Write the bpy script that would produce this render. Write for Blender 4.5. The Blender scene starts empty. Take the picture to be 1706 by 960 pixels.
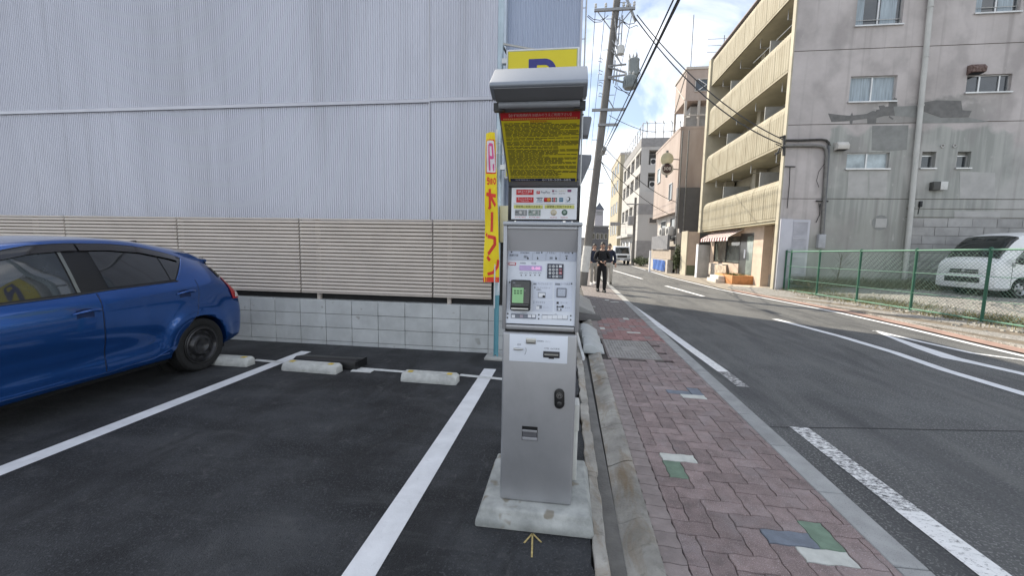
import bpy, bmesh, math, random
from mathutils import Vector, Matrix
sc = bpy.context.scene
COL = sc.collection
R = math.radians
random.seed(7)

# ---------------------------------------------------------------- camera
F_PX, H_CAM = 670.0, 1.49
PITCH, YAW, ROLL = 0.10097, 0.12962, 0.01934
_fw = Vector((-math.sin(YAW)*math.cos(PITCH), math.cos(YAW)*math.cos(PITCH), -math.sin(PITCH)))
_r = Vector((math.cos(YAW), math.sin(YAW), 0)); _u = _r.cross(_fw)
_r2 = math.cos(ROLL)*_r + math.sin(ROLL)*_u; _u2 = -math.sin(ROLL)*_r + math.cos(ROLL)*_u
cam = bpy.data.cameras.new('camera'); cam_o = bpy.data.objects.new('camera', cam); COL.objects.link(cam_o)
cam.sensor_width = 36.0; cam.lens = 36.0*F_PX/1706.0; cam.clip_start = 0.05; cam.clip_end = 3000
m4 = Matrix((_r2, _u2, -_fw)).transposed().to_4x4(); m4.translation = (0, 0, H_CAM)
cam_o.matrix_world = m4
sc.camera = cam_o

def ray(x, y):
    return _r2*((x-853)/F_PX) - _u2*((y-480)/F_PX) + _fw
def gd(x, y, z=0.0):                                  # photo pixel -> point on the horizontal plane z
    d = ray(x, y); return d*((z-H_CAM)/d.z) + Vector((0, 0, H_CAM))
def ay(x, y, Y):                                      # photo pixel -> point on the plane Y = const
    d = ray(x, y); return d*(Y/d.y) + Vector((0, 0, H_CAM))
def ax(x, y, X):
    d = ray(x, y); return d*(X/d.x) + Vector((0, 0, H_CAM))

# ---------------------------------------------------------------- sun, sky, exposure
SUN_AZ = Vector((-0.74, 0.67)).normalized(); SUN_EL = R(42)
sun = bpy.data.lights.new('sun', 'SUN'); sun_o = bpy.data.objects.new('sun', sun); COL.objects.link(sun_o)
sun.energy = 2.15; sun.angle = R(0.6); sun.color = (1.0, 0.90, 0.74)
_d = Vector((-SUN_AZ.x*math.cos(SUN_EL), -SUN_AZ.y*math.cos(SUN_EL), -math.sin(SUN_EL)))
sun_o.rotation_euler = _d.to_track_quat('-Z', 'Y').to_euler(); sun_o.location = (-20, 20, 30)
world = bpy.data.worlds.new('World'); sc.world = world; world.use_nodes = True
nt = world.node_tree; nt.nodes.clear()
wo = nt.nodes.new('ShaderNodeOutputWorld'); bg = nt.nodes.new('ShaderNodeBackground')
sky = nt.nodes.new('ShaderNodeTexSky'); sky.sky_type = 'NISHITA'; sky.sun_disc = False
sky.sun_elevation = SUN_EL; sky.sun_rotation = math.atan2(SUN_AZ.x, SUN_AZ.y)
sky.air_density = 1.1; sky.dust_density = 1.0; sky.ozone_density = 1.5
tc = nt.nodes.new('ShaderNodeTexCoord'); mp = nt.nodes.new('ShaderNodeMapping')
mp.inputs['Rotation'].default_value = (-0.044, -0.152, 0.429); mp.inputs['Scale'].default_value = (2.2, 0.7, 3.0); mp.inputs['Location'].default_value = (2.199, -2.961, 0.017)
nz = nt.nodes.new('ShaderNodeTexNoise'); nz.inputs['Scale'].default_value = 2.0; nz.inputs['Detail'].default_value = 9
nz.inputs['Roughness'].default_value = 0.56; nz.inputs['Distortion'].default_value = 0.45
cr = nt.nodes.new('ShaderNodeValToRGB'); cr.color_ramp.elements[0].position = 0.42; cr.color_ramp.elements[1].position = 0.72
cr.color_ramp.elements[0].color = (0.16, 0.16, 0.16, 1); cr.color_ramp.elements[1].color = (0.95, 0.95, 0.95, 1)
mx = nt.nodes.new('ShaderNodeMix'); mx.data_type = 'RGBA'
mx.inputs[7].default_value = (4.6, 4.6, 4.6, 1)
sep = nt.nodes.new('ShaderNodeSeparateXYZ')
hz = nt.nodes.new('ShaderNodeMapRange'); hz.inputs[1].default_value = 0.0; hz.inputs[2].default_value = 0.34
hz.inputs[3].default_value = 0.95; hz.inputs[4].default_value = 0.0
mxx = nt.nodes.new('ShaderNodeMath'); mxx.operation = 'MAXIMUM'
L = nt.links.new
L(tc.outputs['Generated'], mp.inputs[0]); L(mp.outputs[0], nz.inputs['Vector']); L(nz.outputs[0], cr.inputs[0])
L(tc.outputs['Generated'], sep.inputs[0]); L(sep.outputs[2], hz.inputs[0])
L(cr.outputs[0], mxx.inputs[0]); L(hz.outputs[0], mxx.inputs[1]); L(mxx.outputs[0], mx.inputs[0])
hsv = nt.nodes.new('ShaderNodeHueSaturation'); hsv.inputs['Saturation'].default_value = 1.12; hsv.inputs['Value'].default_value = 0.385
L(sky.outputs[0], hsv.inputs['Color']); L(hsv.outputs[0], mx.inputs[6]); L(mx.outputs[2], bg.inputs[0]); bg.inputs[1].default_value = 0.12
L(bg.outputs[0], wo.inputs[0])
sc.view_settings.view_transform = 'Standard'; sc.view_settings.look = 'None'
sc.view_settings.gamma = 1; sc.view_settings.use_curve_mapping = False
sc.view_settings.exposure = 1.85

# ---------------------------------------------------------------- materials
MATS = {}
def rgb(h):
    h = h.lstrip('#'); v = [int(h[i:i+2], 16)/255 for i in (0, 2, 4)]
    return tuple((c/12.92 if c <= .04045 else ((c+.055)/1.055)**2.4) for c in v)
def mat(name, col, rough=.6, metal=0., var=.12, vs=3., bump=.0, bs=90., col2=None, rnd=0., coat=0., spec=.5,
        stretch=None, emit=0., lo=.35, hi=.65, speck=None, blotch=None):
    """procedural surface: base colour broken by world-space noise, fine bump, optional per-object variation"""
    if name in MATS: return MATS[name]
    m = bpy.data.materials.new(name); m.use_nodes = True; n = m.node_tree; N = n.nodes.new; L = n.links.new
    b = n.nodes['Principled BSDF']
    b.inputs['Roughness'].default_value = rough; b.inputs['Metallic'].default_value = metal
    b.inputs['Specular IOR Level'].default_value = spec
    if coat: b.inputs['Coat Weight'].default_value = coat; b.inputs['Coat Roughness'].default_value = .04
    g = N('ShaderNodeNewGeometry'); mp = N('ShaderNodeMapping')
    if stretch: mp.inputs['Scale'].default_value = stretch
    L(g.outputs['Position'], mp.inputs[0])
    nz = N('ShaderNodeTexNoise'); nz.inputs['Scale'].default_value = vs; nz.inputs['Detail'].default_value = 6
    nz.inputs['Roughness'].default_value = .6
    L(mp.outputs[0], nz.inputs['Vector'])
    r = N('ShaderNodeValToRGB'); r.color_ramp.elements[0].position = lo; r.color_ramp.elements[1].position = hi
    c1 = [c*(1-var) for c in col]; c2 = list(col2) if col2 else [min(1, c*(1+var)) for c in col]
    r.color_ramp.elements[0].color = (*c1, 1); r.color_ramp.elements[1].color = (*c2, 1)
    L(nz.outputs[0], r.inputs[0]); out = r.outputs[0]
    if speck:                                          # (scale, threshold, colour): light or dark grains
        s = N('ShaderNodeTexNoise'); s.inputs['Scale'].default_value = speck[0]; s.inputs['Detail'].default_value = 2
        L(g.outputs['Position'], s.inputs['Vector'])
        rr = N('ShaderNodeMapRange'); rr.inputs[1].default_value = speck[1]; rr.inputs[2].default_value = speck[1]+.06
        L(s.outputs[0], rr.inputs[0])
        k = N('ShaderNodeMix'); k.data_type = 'RGBA'; k.inputs[7].default_value = (*speck[2], 1)
        L(rr.outputs[0], k.inputs[0]); L(out, k.inputs[6]); out = k.outputs[2]
    for bl in (blotch or []):                          # (scale, lo, hi, colour, stretch): scuffs, dust, tyre tracks
        m2 = N('ShaderNodeMapping'); m2.inputs['Scale'].default_value = bl[4]; m2.inputs['Location'].default_value = (bl[0], 3.1, 0); L(g.outputs['Position'], m2.inputs[0])
        s = N('ShaderNodeTexNoise'); s.inputs['Scale'].default_value = bl[0]; s.inputs['Detail'].default_value = 8; s.inputs['Roughness'].default_value = .68
        s.inputs['Distortion'].default_value = .6
        L(m2.outputs[0], s.inputs['Vector'])
        rr = N('ShaderNodeMapRange'); rr.inputs[1].default_value = bl[1]; rr.inputs[2].default_value = bl[2]; rr.inputs[4].default_value = bl[5] if len(bl) > 5 else 1.
        L(s.outputs[0], rr.inputs[0])
        k = N('ShaderNodeMix'); k.data_type = 'RGBA'; k.inputs[7].default_value = (*bl[3], 1)
        L(rr.outputs[0], k.inputs[0]); L(out, k.inputs[6]); out = k.outputs[2]
    if rnd:
        oi = N('ShaderNodeObjectInfo'); mr = N('ShaderNodeMapRange'); mr.inputs[3].default_value = 1-rnd; mr.inputs[4].default_value = 1+rnd
        L(oi.outputs['Random'], mr.inputs[0])
        hs = N('ShaderNodeHueSaturation'); L(mr.outputs[0], hs.inputs['Value']); L(out, hs.inputs['Color']); out = hs.outputs[0]
    L(out, b.inputs['Base Color'])
    if bump:
        z = N('ShaderNodeTexNoise'); z.inputs['Scale'].default_value = bs; z.inputs['Detail'].default_value = 4
        L(g.outputs['Position'], z.inputs['Vector'])
        bp = N('ShaderNodeBump'); bp.inputs['Strength'].default_value = bump; bp.inputs['Distance'].default_value = .01
        L(z.outputs[0], bp.inputs['Height']); L(bp.outputs[0], b.inputs['Normal'])
    if emit:
        L(out, b.inputs['Emission Color']); b.inputs['Emission Strength'].default_value = emit
    MATS[name] = m; return m

def worn_paint(name, wear, col=(.78, .78, .77), under=(.055, .055, .058)):
    """road paint worn through to the asphalt"""
    m = mat(name, col, .6, var=.06, vs=8, bump=.15, bs=120)
    n = m.node_tree; N = n.nodes.new; L = n.links.new; b = n.nodes['Principled BSDF']
    src = b.inputs['Base Color'].links[0].from_socket
    g = N('ShaderNodeNewGeometry'); z = N('ShaderNodeTexNoise'); z.inputs['Scale'].default_value = 26; z.inputs['Detail'].default_value = 10
    z.inputs['Roughness'].default_value = .8; z.inputs['Distortion'].default_value = .5
    mp = N('ShaderNodeMapping'); mp.inputs['Scale'].default_value = (.9, 1.6, 1); L(g.outputs['Position'], mp.inputs[0]); L(mp.outputs[0], z.inputs['Vector'])
    r = N('ShaderNodeMapRange'); r.inputs[1].default_value = wear; r.inputs[2].default_value = wear+.13
    L(z.outputs[0], r.inputs[0])
    k = N('ShaderNodeMix'); k.data_type = 'RGBA'; k.inputs[7].default_value = (*under, 1)
    L(r.outputs[0], k.inputs[0]); L(src, k.inputs[6]); L(k.outputs[2], b.inputs['Base Color'])
    return m

def glass(name, col=(.02, .025, .028), rough=.04):
    return mat(name, col, rough, var=.2, vs=1.2, coat=.3, spec=.9)

# ---------------------------------------------------------------- mesh helpers
class MB:
    def __init__(s): s.v = []; s.f = []
    def add(s, vs, fs):
        o = len(s.v); s.v += [tuple(v) for v in vs]; s.f += [tuple(i+o for i in f) for f in fs]; return s
    def box(s, x0, x1, y0, y1, z0, z1):
        return s.add([(x0,y0,z0),(x1,y0,z0),(x1,y1,z0),(x0,y1,z0),(x0,y0,z1),(x1,y0,z1),(x1,y1,z1),(x0,y1,z1)],
                     [(0,3,2,1),(4,5,6,7),(0,1,5,4),(1,2,6,5),(2,3,7,6),(3,0,4,7)])
    def obox(s, c, size, rot=None):
        rot = rot or Matrix.Identity(3); c = Vector(c); h = Vector(size)/2; vs = []
        for z in (-1, 1):
            for x, y in ((-1,-1),(1,-1),(1,1),(-1,1)): vs.append(c + rot @ Vector((x*h.x, y*h.y, z*h.z)))
        return s.add(vs, [(0,3,2,1),(4,5,6,7),(0,1,5,4),(1,2,6,5),(2,3,7,6),(3,0,4,7)])
    def prism(s, pts, off):                            # closed 3-D polygon swept along off
        n = len(pts); off = Vector(off); a = [Vector(p) for p in pts]; b = [p+off for p in a]
        fs = [tuple(range(n)), tuple(reversed(range(n, 2*n)))]
        nrm = Vector((0,0,0))
        for i in range(n): nrm += a[i].cross(a[(i+1) % n])
        sides = [(i, i+n, (i+1) % n + n, (i+1) % n) for i in range(n)]
        if nrm.dot(off) > 0: fs = [tuple(reversed(f)) for f in fs]; sides = [tuple(reversed(f)) for f in sides]
        return s.add(a+b, fs+sides)
    def cyl(s, p0, p1, r0, r1=None, n=12, caps=True):
        r1 = r0 if r1 is None else r1; p0 = Vector(p0); p1 = Vector(p1); d = (p1-p0).normalized()
        u = d.orthogonal().normalized(); w = d.cross(u); vs = []
        for p, r in ((p0, r0), (p1, r1)):
            for i in range(n):
                t = 2*math.pi*i/n; vs.append(p + (u*math.cos(t) + w*math.sin(t))*r)
        fs = [(i, (i+1) % n, (i+1) % n + n, i+n) for i in range(n)]
        if caps: fs += [tuple(reversed(range(n))), tuple(range(n, 2*n))]
        return s.add(vs, fs)
    def tube(s, pts, r, n=6):
        pts = [Vector(p) for p in pts]; vs = []; fs = []; k = len(pts)
        u = None
        for i, p in enumerate(pts):
            d = (pts[min(i+1, k-1)] - pts[max(i-1, 0)]).normalized()
            if u is None: u = d.orthogonal().normalized()
            else:
                u = u - d*u.dot(d)
                u = u.normalized() if u.length > 1e-6 else d.orthogonal().normalized()
            w = d.cross(u); rr = r[i] if isinstance(r, (list, tuple)) else r
            for j in range(n):
                t = 2*math.pi*j/n; vs.append(p + (u*math.cos(t) + w*math.sin(t))*rr)
        for i in range(k-1):
            for j in range(n):
                a = i*n+j; b = i*n+(j+1) % n; fs.append((a, b, b+n, a+n))
        fs += [tuple(reversed(range(n))), tuple(range((k-1)*n, k*n))]
        return s.add(vs, fs)
    def lathe(s, c, axis, prof, n=24, caps=True):                 # prof: (distance along axis, radius)
        c = Vector(c); d = Vector(axis).normalized(); u = d.orthogonal().normalized(); w = d.cross(u); vs = []; fs = []
        for h, r in prof:
            for i in range(n):
                t = 2*math.pi*i/n; vs.append(c + d*h + (u*math.cos(t) + w*math.sin(t))*max(r, 1e-4))
        for k in range(len(prof)-1):
            for i in range(n): fs.append((k*n+i, k*n+(i+1) % n, (k+1)*n+(i+1) % n, (k+1)*n+i))
        if caps: fs += [tuple(reversed(range(n))), tuple(range((len(prof)-1)*n, len(prof)*n))]
        return s.add(vs, fs)
    def grid(s, fn, nu, nv):
        vs = [fn(i/nu, j/nv) for j in range(nv+1) for i in range(nu+1)]
        fs = [(j*(nu+1)+i, j*(nu+1)+i+1, (j+1)*(nu+1)+i+1, (j+1)*(nu+1)+i) for j in range(nv) for i in range(nu)]
        return s.add(vs, fs)
    def loft(s, rings, closed=True, caps=True):
        n = len(rings[0]); vs = [p for r in rings for p in r]; fs = []
        for k in range(len(rings)-1):
            for i in range(n if closed else n-1):
                j = (i+1) % n; fs.append((k*n+i, k*n+j, (k+1)*n+j, (k+1)*n+i))
        if caps: fs += [tuple(reversed(range(n))), tuple(range((len(rings)-1)*n, len(rings)*n))]
        return s.add(vs, fs)
    def build(s, name, m, parent=None, bevel=0., smooth=0., org=None, fix=False, seg=2, solid=0.):
        if org is None: org = ORG.get(parent.name, Vector((0,0,0))) if parent else Vector((0,0,0))
        org = Vector(org)
        me = bpy.data.meshes.new(name); me.from_pydata([tuple(Vector(v)-org) for v in s.v], [], s.f)
        if bevel or fix or solid:
            bm = bmesh.new(); bm.from_mesh(me)
            if fix:
                bmesh.ops.remove_doubles(bm, verts=bm.verts, dist=1e-5)
                bmesh.ops.recalc_face_normals(bm, faces=bm.faces)
            if solid: bmesh.ops.solidify(bm, geom=bm.faces[:], thickness=solid)
            if bevel:
                es = [e for e in bm.edges if len(e.link_faces) == 2 and e.calc_face_angle(0) > R(28)]
                bmesh.ops.bevel(bm, geom=es, offset=bevel, segments=seg, affect='EDGES', profile=.5, clamp_overlap=True)
            bm.to_mesh(me); bm.free()
        me.validate()
        for mm in (m if isinstance(m, (list, tuple)) else [m]): me.materials.append(mm)
        if smooth or bevel:
            me.polygons.foreach_set('use_smooth', [True]*len(me.polygons)); me.set_sharp_from_angle(angle=R(smooth or 38))
        o = bpy.data.objects.new(name, me); COL.objects.link(o)
        if parent: o.parent = parent; ORG[o.name] = org
        else: o.location = org; ORG[o.name] = org
        return o
ORG = {}
def thing(name, label, cat, loc=(0,0,0), group=None):
    o = bpy.data.objects.new(name, None); COL.objects.link(o); o.location = loc; o.empty_display_size = .2
    ORG[o.name] = Vector(loc); o['label'] = label; o['category'] = cat
    if group: o['group'] = group
    return o
def tag(o, label, cat, group=None):
    o['label'] = label; o['category'] = cat
    if group: o['group'] = group
    return o
def struct(o, kind='structure'): o['kind'] = kind; return o
def dup(root, loc, label=None):                        # copy of a thing with copies of its parts and sub-parts
    def cp(o, par):
        c = o.copy(); COL.objects.link(c); c.parent = par
        for ch in KIDS.get(o.name) or [x for x in o.children]: cp(ch, c)
        return c
    r = cp(root, None); r.location = loc
    if label: r['label'] = label
    return r
KIDS = {}
def share(o, name, parent, off):                       # another object on the same mesh, moved by off inside the same parent
    c = bpy.data.objects.new(name, o.data); COL.objects.link(c); c.parent = parent; c.location = Vector(off)
    return c

def text_mesh(body, size, align='CENTER', ext=0.):
    cu = bpy.data.curves.new('lettering', 'FONT'); cu.body = body; cu.size = size; cu.align_x = align; cu.align_y = 'CENTER'
    cu.extrude = ext; cu.resolution_u = 2
    o = bpy.data.objects.new('lettering', cu); COL.objects.link(o)
    dg = bpy.context.evaluated_depsgraph_get(); dg.update()
    me = bpy.data.meshes.new_from_object(o.evaluated_get(dg)); bpy.data.objects.remove(o); bpy.data.curves.remove(cu)
    return me
def letter(parent, body, pos, right, up, size, m, width=None, align='CENTER', bold=0., name='lettering'):
    """printed lettering as flat geometry at pos (world), reading along right"""
    me = text_mesh(body, size, align)
    right = Vector(right).normalized(); up = Vector(up).normalized(); org = ORG.get(parent.name, Vector((0,0,0)))
    xs = [v.co.x for v in me.vertices]
    sx = 1.0
    if width and xs: sx = width/max(1e-6, max(xs)-min(xs))
    P = Vector(pos) - org
    for v in me.vertices: v.co = P + right*(v.co.x*sx) + up*v.co.y
    me.materials.append(m); o = bpy.data.objects.new(name, me); COL.objects.link(o); o.parent = parent; ORG[o.name] = org
    return o

# ================================================================ ground, road, pavements, lot
m_ground = mat('ground_asphalt', (.075, .074, .072), .85, var=.2, vs=.8, bump=.2, bs=60)
m_road = mat('road_asphalt', (.102, .104, .104), .80, var=.20, vs=1.3, bump=1., bs=95, speck=(70, .56, (.215, .215, .21)), spec=.35, blotch=[(1.1,.46,.64,(.15,.15,.145),(2.2,.22,1),.75),(.9,.48,.64,(.062,.063,.066),(1.6,.3,1),.8),(45,.56,.66,(.045,.046,.048),(1,1,1),.6),(14,.63,.70,(.26,.26,.25),(1,1,1),.5)])
m_lot = mat('lot_asphalt', (.0215, .0235, .027), .74, var=.25, vs=1.6, bump=1., bs=120, col2=(.050, .053, .058), lo=.40, hi=.66,
            speck=(75, .57, (.062, .065, .07)), spec=.4, stretch=(.7, 1.3, 1), blotch=[(1.6,.50,.70,(.070,.072,.075),(.9,1.2,1),.6),(1.1,.48,.64,(.011,.0115,.013),(1.4,.6,1),.85),(6,.58,.70,(.12,.12,.118),(1.2,.9,1),.4),(45,.56,.66,(.008,.0085,.01),(1,1,1),.6),(16,.62,.70,(.12,.12,.12),(1,1,1),.5),(2.6,.56,.66,(.075,.078,.08),(.3,2.2,1),.35)])
m_crack = mat('asphalt_joint', (.035, .035, .036), .9)
m_white = mat('line_paint', (.72, .73, .75), .55, var=.08, vs=6, bump=.2, bs=120, blotch=[(3,.54,.70,(.52,.53,.54),(1,1,1),.5),(22,.62,.72,(.34,.34,.35),(1,1,1),.5)])
m_worn = worn_paint('worn_line_paint', .53); m_faded = worn_paint('faded_line_paint', .40); m_half = worn_paint('half_worn_line_paint', .445)
m_kerb = mat('kerb_granite', (.33, .335, .33), .75, var=.14, vs=5, bump=.3, bs=160, rnd=.08, speck=(220, .62, (.20, .20, .20)))
m_gut = mat('gutter_concrete', (.34, .325, .29), .85, var=.3, vs=3.2, bump=.6, bs=60, col2=(.44, .42, .38), rnd=.10,
            blotch=[(4,.50,.68,(.22,.155,.085),(1.6,.5,1),.75),(9,.56,.7,(.13,.125,.10),(1,1,1),.6)])
m_trough = mat('wet_trough', (.12, .115, .105), .5, var=.3, vs=6, bump=.3, bs=60)
m_bed = mat('joint_sand', (.055, .048, .044), .95, var=.2, vs=20)
m_conc = mat('concrete', (.38, .38, .36), .8, var=.14, vs=4, bump=.35, bs=70, rnd=.06)
m_soil = mat('soil_strip', (.15, .125, .095), .95, var=.35, vs=7, bump=.8, bs=40)
m_redstrip = mat('red_brown_pavement', (.30, .20, .165), .8, var=.16, vs=3, bump=.3, bs=60)
m_gravel = mat('gravel', (.22, .21, .195), .95, var=.4, vs=26, bump=1., bs=45, speck=(60, .60, (.42, .41, .38)))

g = MB(); g.add([(-700,-300,-.06),(900,-300,-.06),(900,1500,-.06),(-700,1500,-.06)], [(0,1,2,3)])
struct(g.build('ground', m_ground))

def lx(Y): return 1.60 + .0112*(Y-2)                   # inner edge of the kerb
EDGE = [(-3.5,6.95),(5,6.95),(7.5,6.93),(9.2,6.98),(11.2,6.92),(13.2,6.6),(16.5,6.08),(23.3,5.82),(29,5.98),(45,6.3),(70,7.0),(140,9)]
def ex(Y):
    for (a, b), (c, d) in zip(EDGE, EDGE[1:]):
        if a <= Y <= c: return b+(d-b)*(Y-a)/(c-a)
    return EDGE[-1][1]
YS = [-3.5, 0, 3, 5, 7.5, 9.2, 11.2, 13.2, 16.5, 20, 23.3, 29, 45, 70, 140]
def band(name, fa, fb, z, m, ys=YS, parent=None):
    b = MB(); vs = []; fs = []
    for y in ys: vs += [(fa(y), y, z), (fb(y), y, z)]
    for i in range(len(ys)-1): fs.append((2*i, 2*i+1, 2*i+3, 2*i+2))
    b.add(vs, fs); return b.build(name, m, parent)
road = struct(band('road', lambda y: lx(y)+.10, lambda y: ex(y)+.12, 0., m_road))
def line(pts, w, m=None, parent=None, z=.004, name='painted_line'):
    b = MB(); pts = [Vector((p[0], p[1], 0)) for p in pts]; vs = []; fs = []
    for i, p in enumerate(pts):
        d = (pts[min(i+1, len(pts)-1)]-pts[max(i-1, 0)]).normalized(); n = Vector((-d.y, d.x, 0))
        ww = w[i] if isinstance(w, (list, tuple)) else w
        a = p+n*ww/2; c = p-n*ww/2; vs += [(a.x, a.y, z), (c.x, c.y, z)]
    for i in range(len(pts)-1): fs.append((2*i+1, 2*i+3, 2*i+2, 2*i))
    b.add(vs, fs); return b.build(name, m or m_white, parent or road)
line([gd(1331,713), gd(1515,853)], .15, m_half); line([gd(1515,853), gd(1657,960), (2.06, .8)], .155, m_worn)
line([gd(1085,533), gd(1150,581)], .14); line([gd(1150,581), gd(1205,620)], .14, m_worn); line([gd(1205,620), gd(1238,645)], .13, m_faded)
line([gd(1011,480), gd(1042,502.5), gd(1085,533)], .15)
line([(1.78+.004*(y-15), y) for y in (15.5, 20, 30, 45)], .14)
line([gd(1291,532), gd(1400,561), gd(1490,588), gd(1573,617), (5.05, 4.4), (5.04, 2.5), (5.03, .5)], .15)
line([gd(1457,551.5), gd(1530,569), gd(1620,589), gd(1706,600.5), (6.55, 5.2), (6.5, 3)], .11)
line([gd(1457,551.8), gd(1490,564), gd(1537,581), gd(1585,597), gd(1640,609), gd(1706,624), (5.9, 4.6), (5.85, 2.5)], [.03,.12,.22,.26,.17,.16,.16,.16])
line([(ex(y)-.02, y) for y in (0, 5, 7.5, 9.2, 11.2, 13.2, 16.5, 20, 23.3)], .13)
line([(ex(y)-.05, y) for y in (23.3, 26, 29)], .13); line([(ex(y)-.05, y) for y in (31, 38, 45)], .13)
line([gd(1172,494), gd(1109,476.5)], .15); line([gd(1070,465), gd(1018,449.5)], .15); line([(3.2, 35), (3.15, 41)], .15)
b = MB(); pts = [gd(1250,711), gd(1330,713.5), gd(1430,714), gd(1560,717), gd(1706,719.5)]
for p, q in zip(pts, pts[1:]): b.add([(p.x,p.y-.006,.003),(q.x,q.y-.006,.003),(q.x,q.y+.006,.003),(p.x,p.y+.006,.003)], [(0,1,2,3)])
b.build('road_joint', m_crack, road)

# --- near kerb of flush granite stones
kerb = thing('kerb', 'flush grey granite kerb between red pavers and road', 'kerb', (1.68, 0, 0)); del kerb['category'], kerb['label']; struct(kerb)
y = .2
while y < 17.5:
    Ln = .60; b = MB(); a, c = lx(y), lx(y+Ln)
    b.prism([(a, y+.003, -.05), (a+.155, y+.003, -.05), (a+.155, y+.003, .012), (a, y+.003, .012)], (c-a, Ln-.006, 0))
    b.build('kerb_stone', m_kerb, kerb, bevel=.006 if y < 8 else 0, seg=1); y += Ln
struct(band('far_kerb', lambda y: lx(y), lambda y: lx(y)+.155, .008, m_kerb, [17.6, 30, 60, 140]))

# --- pavement of interlocking wavy pavers laid in herringbone
PX0 = .0112
pal = dict(red=mat('paver_red', (.238, .180, .172), .62, var=.20, vs=11, bump=.8, bs=150, rnd=.17, speck=(190, .60, (.42, .35, .35)), blotch=[(2.5,.5,.7,(.33,.29,.29),(1,1,1),.6),(6,.55,.7,(.15,.12,.12),(1,1,1),.5)]),
           newred=mat('paver_new_red', (.32, .18, .172), .75, var=.16, vs=12, bump=.7, bs=150, rnd=.20),
           grey=mat('paver_grey', (.18, .160, .155), .75, var=.2, vs=12, bump=.7, bs=150, rnd=.20),
           edge=mat('paver_edge', (.255, .215, .205), .75, var=.16, vs=12, bump=.5, bs=170, rnd=.12),
           white=mat('paver_white', (.56, .57, .53), .7, var=.1, vs=14, bump=.4, bs=170, rnd=.05),
           green=mat('paver_green', (.155, .225, .165), .75, var=.14, vs=14, bump=.4, bs=170, rnd=.05),
           blue=mat('paver_blue', (.170, .195, .235), .75, var=.14, vs=14, bump=.4, bs=170, rnd=.05))
side = struct(band('pavement', lambda y: .50+PX0*(y-2), lambda y: lx(y), -.006, m_bed, [-3.5, 3, 9, 17.5]))
struct(band('far_pavement', lambda y: .30, lambda y: lx(y), .004, pal['grey'], [17.5, 30, 60, 140]))
SX, SY = .120, .108; AMP = .0040; GAP = .0020; HT = .012
def outline(w, h):
    zx = lambda t: AMP*math.sin(2*math.pi*t/SX)
    zy = lambda t: AMP*math.sin(2*math.pi*t/SY)
    P = []
    nx = int(round(w/SX))*4; ny = int(round(h/SY))*4
    for i in range(nx): t = w*i/nx; P.append((t, zx(t)+GAP))
    for i in range(ny): t = h*i/ny; P.append((w+zy(t)-GAP, t))
    for i in range(nx): t = w*(1-i/nx); P.append((t, h+zx(t)-GAP))
    for i in range(ny): t = h*(1-i/ny); P.append((zy(t)+GAP, t))
    return P
def clip(P, xmin, xmax):
    for lim, sgn in ((xmin, 1), (xmax, -1)):
        Q = []
        for i in range(len(P)):
            a, b_ = P[i-1], P[i]; da, db = sgn*(a[0]-lim), sgn*(b_[0]-lim)
            if (da < 0) != (db < 0): t = da/(da-db); Q.append((a[0]+(b_[0]-a[0])*t, a[1]+(b_[1]-a[1])*t))
            if db >= 0: Q.append(b_)
        P = Q
        if len(P) < 3: return []
    return P
X_L, X_R = .625, 1.597
X_O, Y_O = -.24, .018
def paver_mesh(P):
    n = len(P); cx = sum(p[0] for p in P)/n; cy = sum(p[1] for p in P)/n
    top = [(cx+(p[0]-cx)*.965, cy+(p[1]-cy)*.965, HT) for p in P]; mid = [(p[0], p[1], HT-.004) for p in P]; bot = [(p[0], p[1], -.006) for p in P]
    me = bpy.data.meshes.new('paver')
    fs = [tuple(range(n))] + [(i, i+n, (i+1) % n+n, (i+1) % n) for i in range(n)] + [(i+n, i+2*n, (i+1) % n+2*n, (i+1) % n+n) for i in range(n)]
    me.from_pydata(top+mid+bot, [], fs); me.materials.append(pal['red']); return me
MESH = {k: paver_mesh(outline(*wh)) for k, wh in dict(H=(2*SX, SY), V=(SX, 2*SY), Q=(SX, SY)).items()}
special = {}
def cell_of(px, py):
    p = gd(px, py); return (int(math.floor((p.x-PX0*(p.y-2)-X_O)/SX)), int(math.floor((p.y-Y_O)/SY)))
MAN = (.60, 1.33, 5.50, 6.66)
bricks = []
for j in range(-2, 165):
    for i in range(2, 20):
        if (i+j+2) % 4 == 0: bricks.append(('H', i, j))
        if (i+j) % 4 == 0: bricks.append(('V', i, j))
for j in range(-2, 165): bricks.append(('E', -1, j))
def brick_at(c):
    for kind, i, j in bricks:
        if kind == 'E': continue
        if (kind == 'H' and j == c[1] and c[0] in (i, i+1)) or (kind == 'V' and i == c[0] and c[1] in (j, j+1)): return (kind, i, j)
def neighbours(bk):                                      # the coloured trio: this brick and the ones beside it
    kind, i, j = bk; return bk
for px, py, c in ((1134,770,'white'),(1132,793,'green'),(1312,896,'blue'),(1366,889,'green'),(1380,928,'white'),(1150,660,'white'),
                  (1124,655,'blue'),(1000,547,'white'),(1062,556,'white'),(1058,513,'white'),(1030,504,'white'),(985,512,'white'),
                  (1042,533,'white'),(1010,500,'white'),(1150,652,'blue')):
    bk = brick_at(cell_of(px, py))
    if bk and bk not in special: special[bk] = c
placed = []
rest = {}
rp = random.Random(3)
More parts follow.
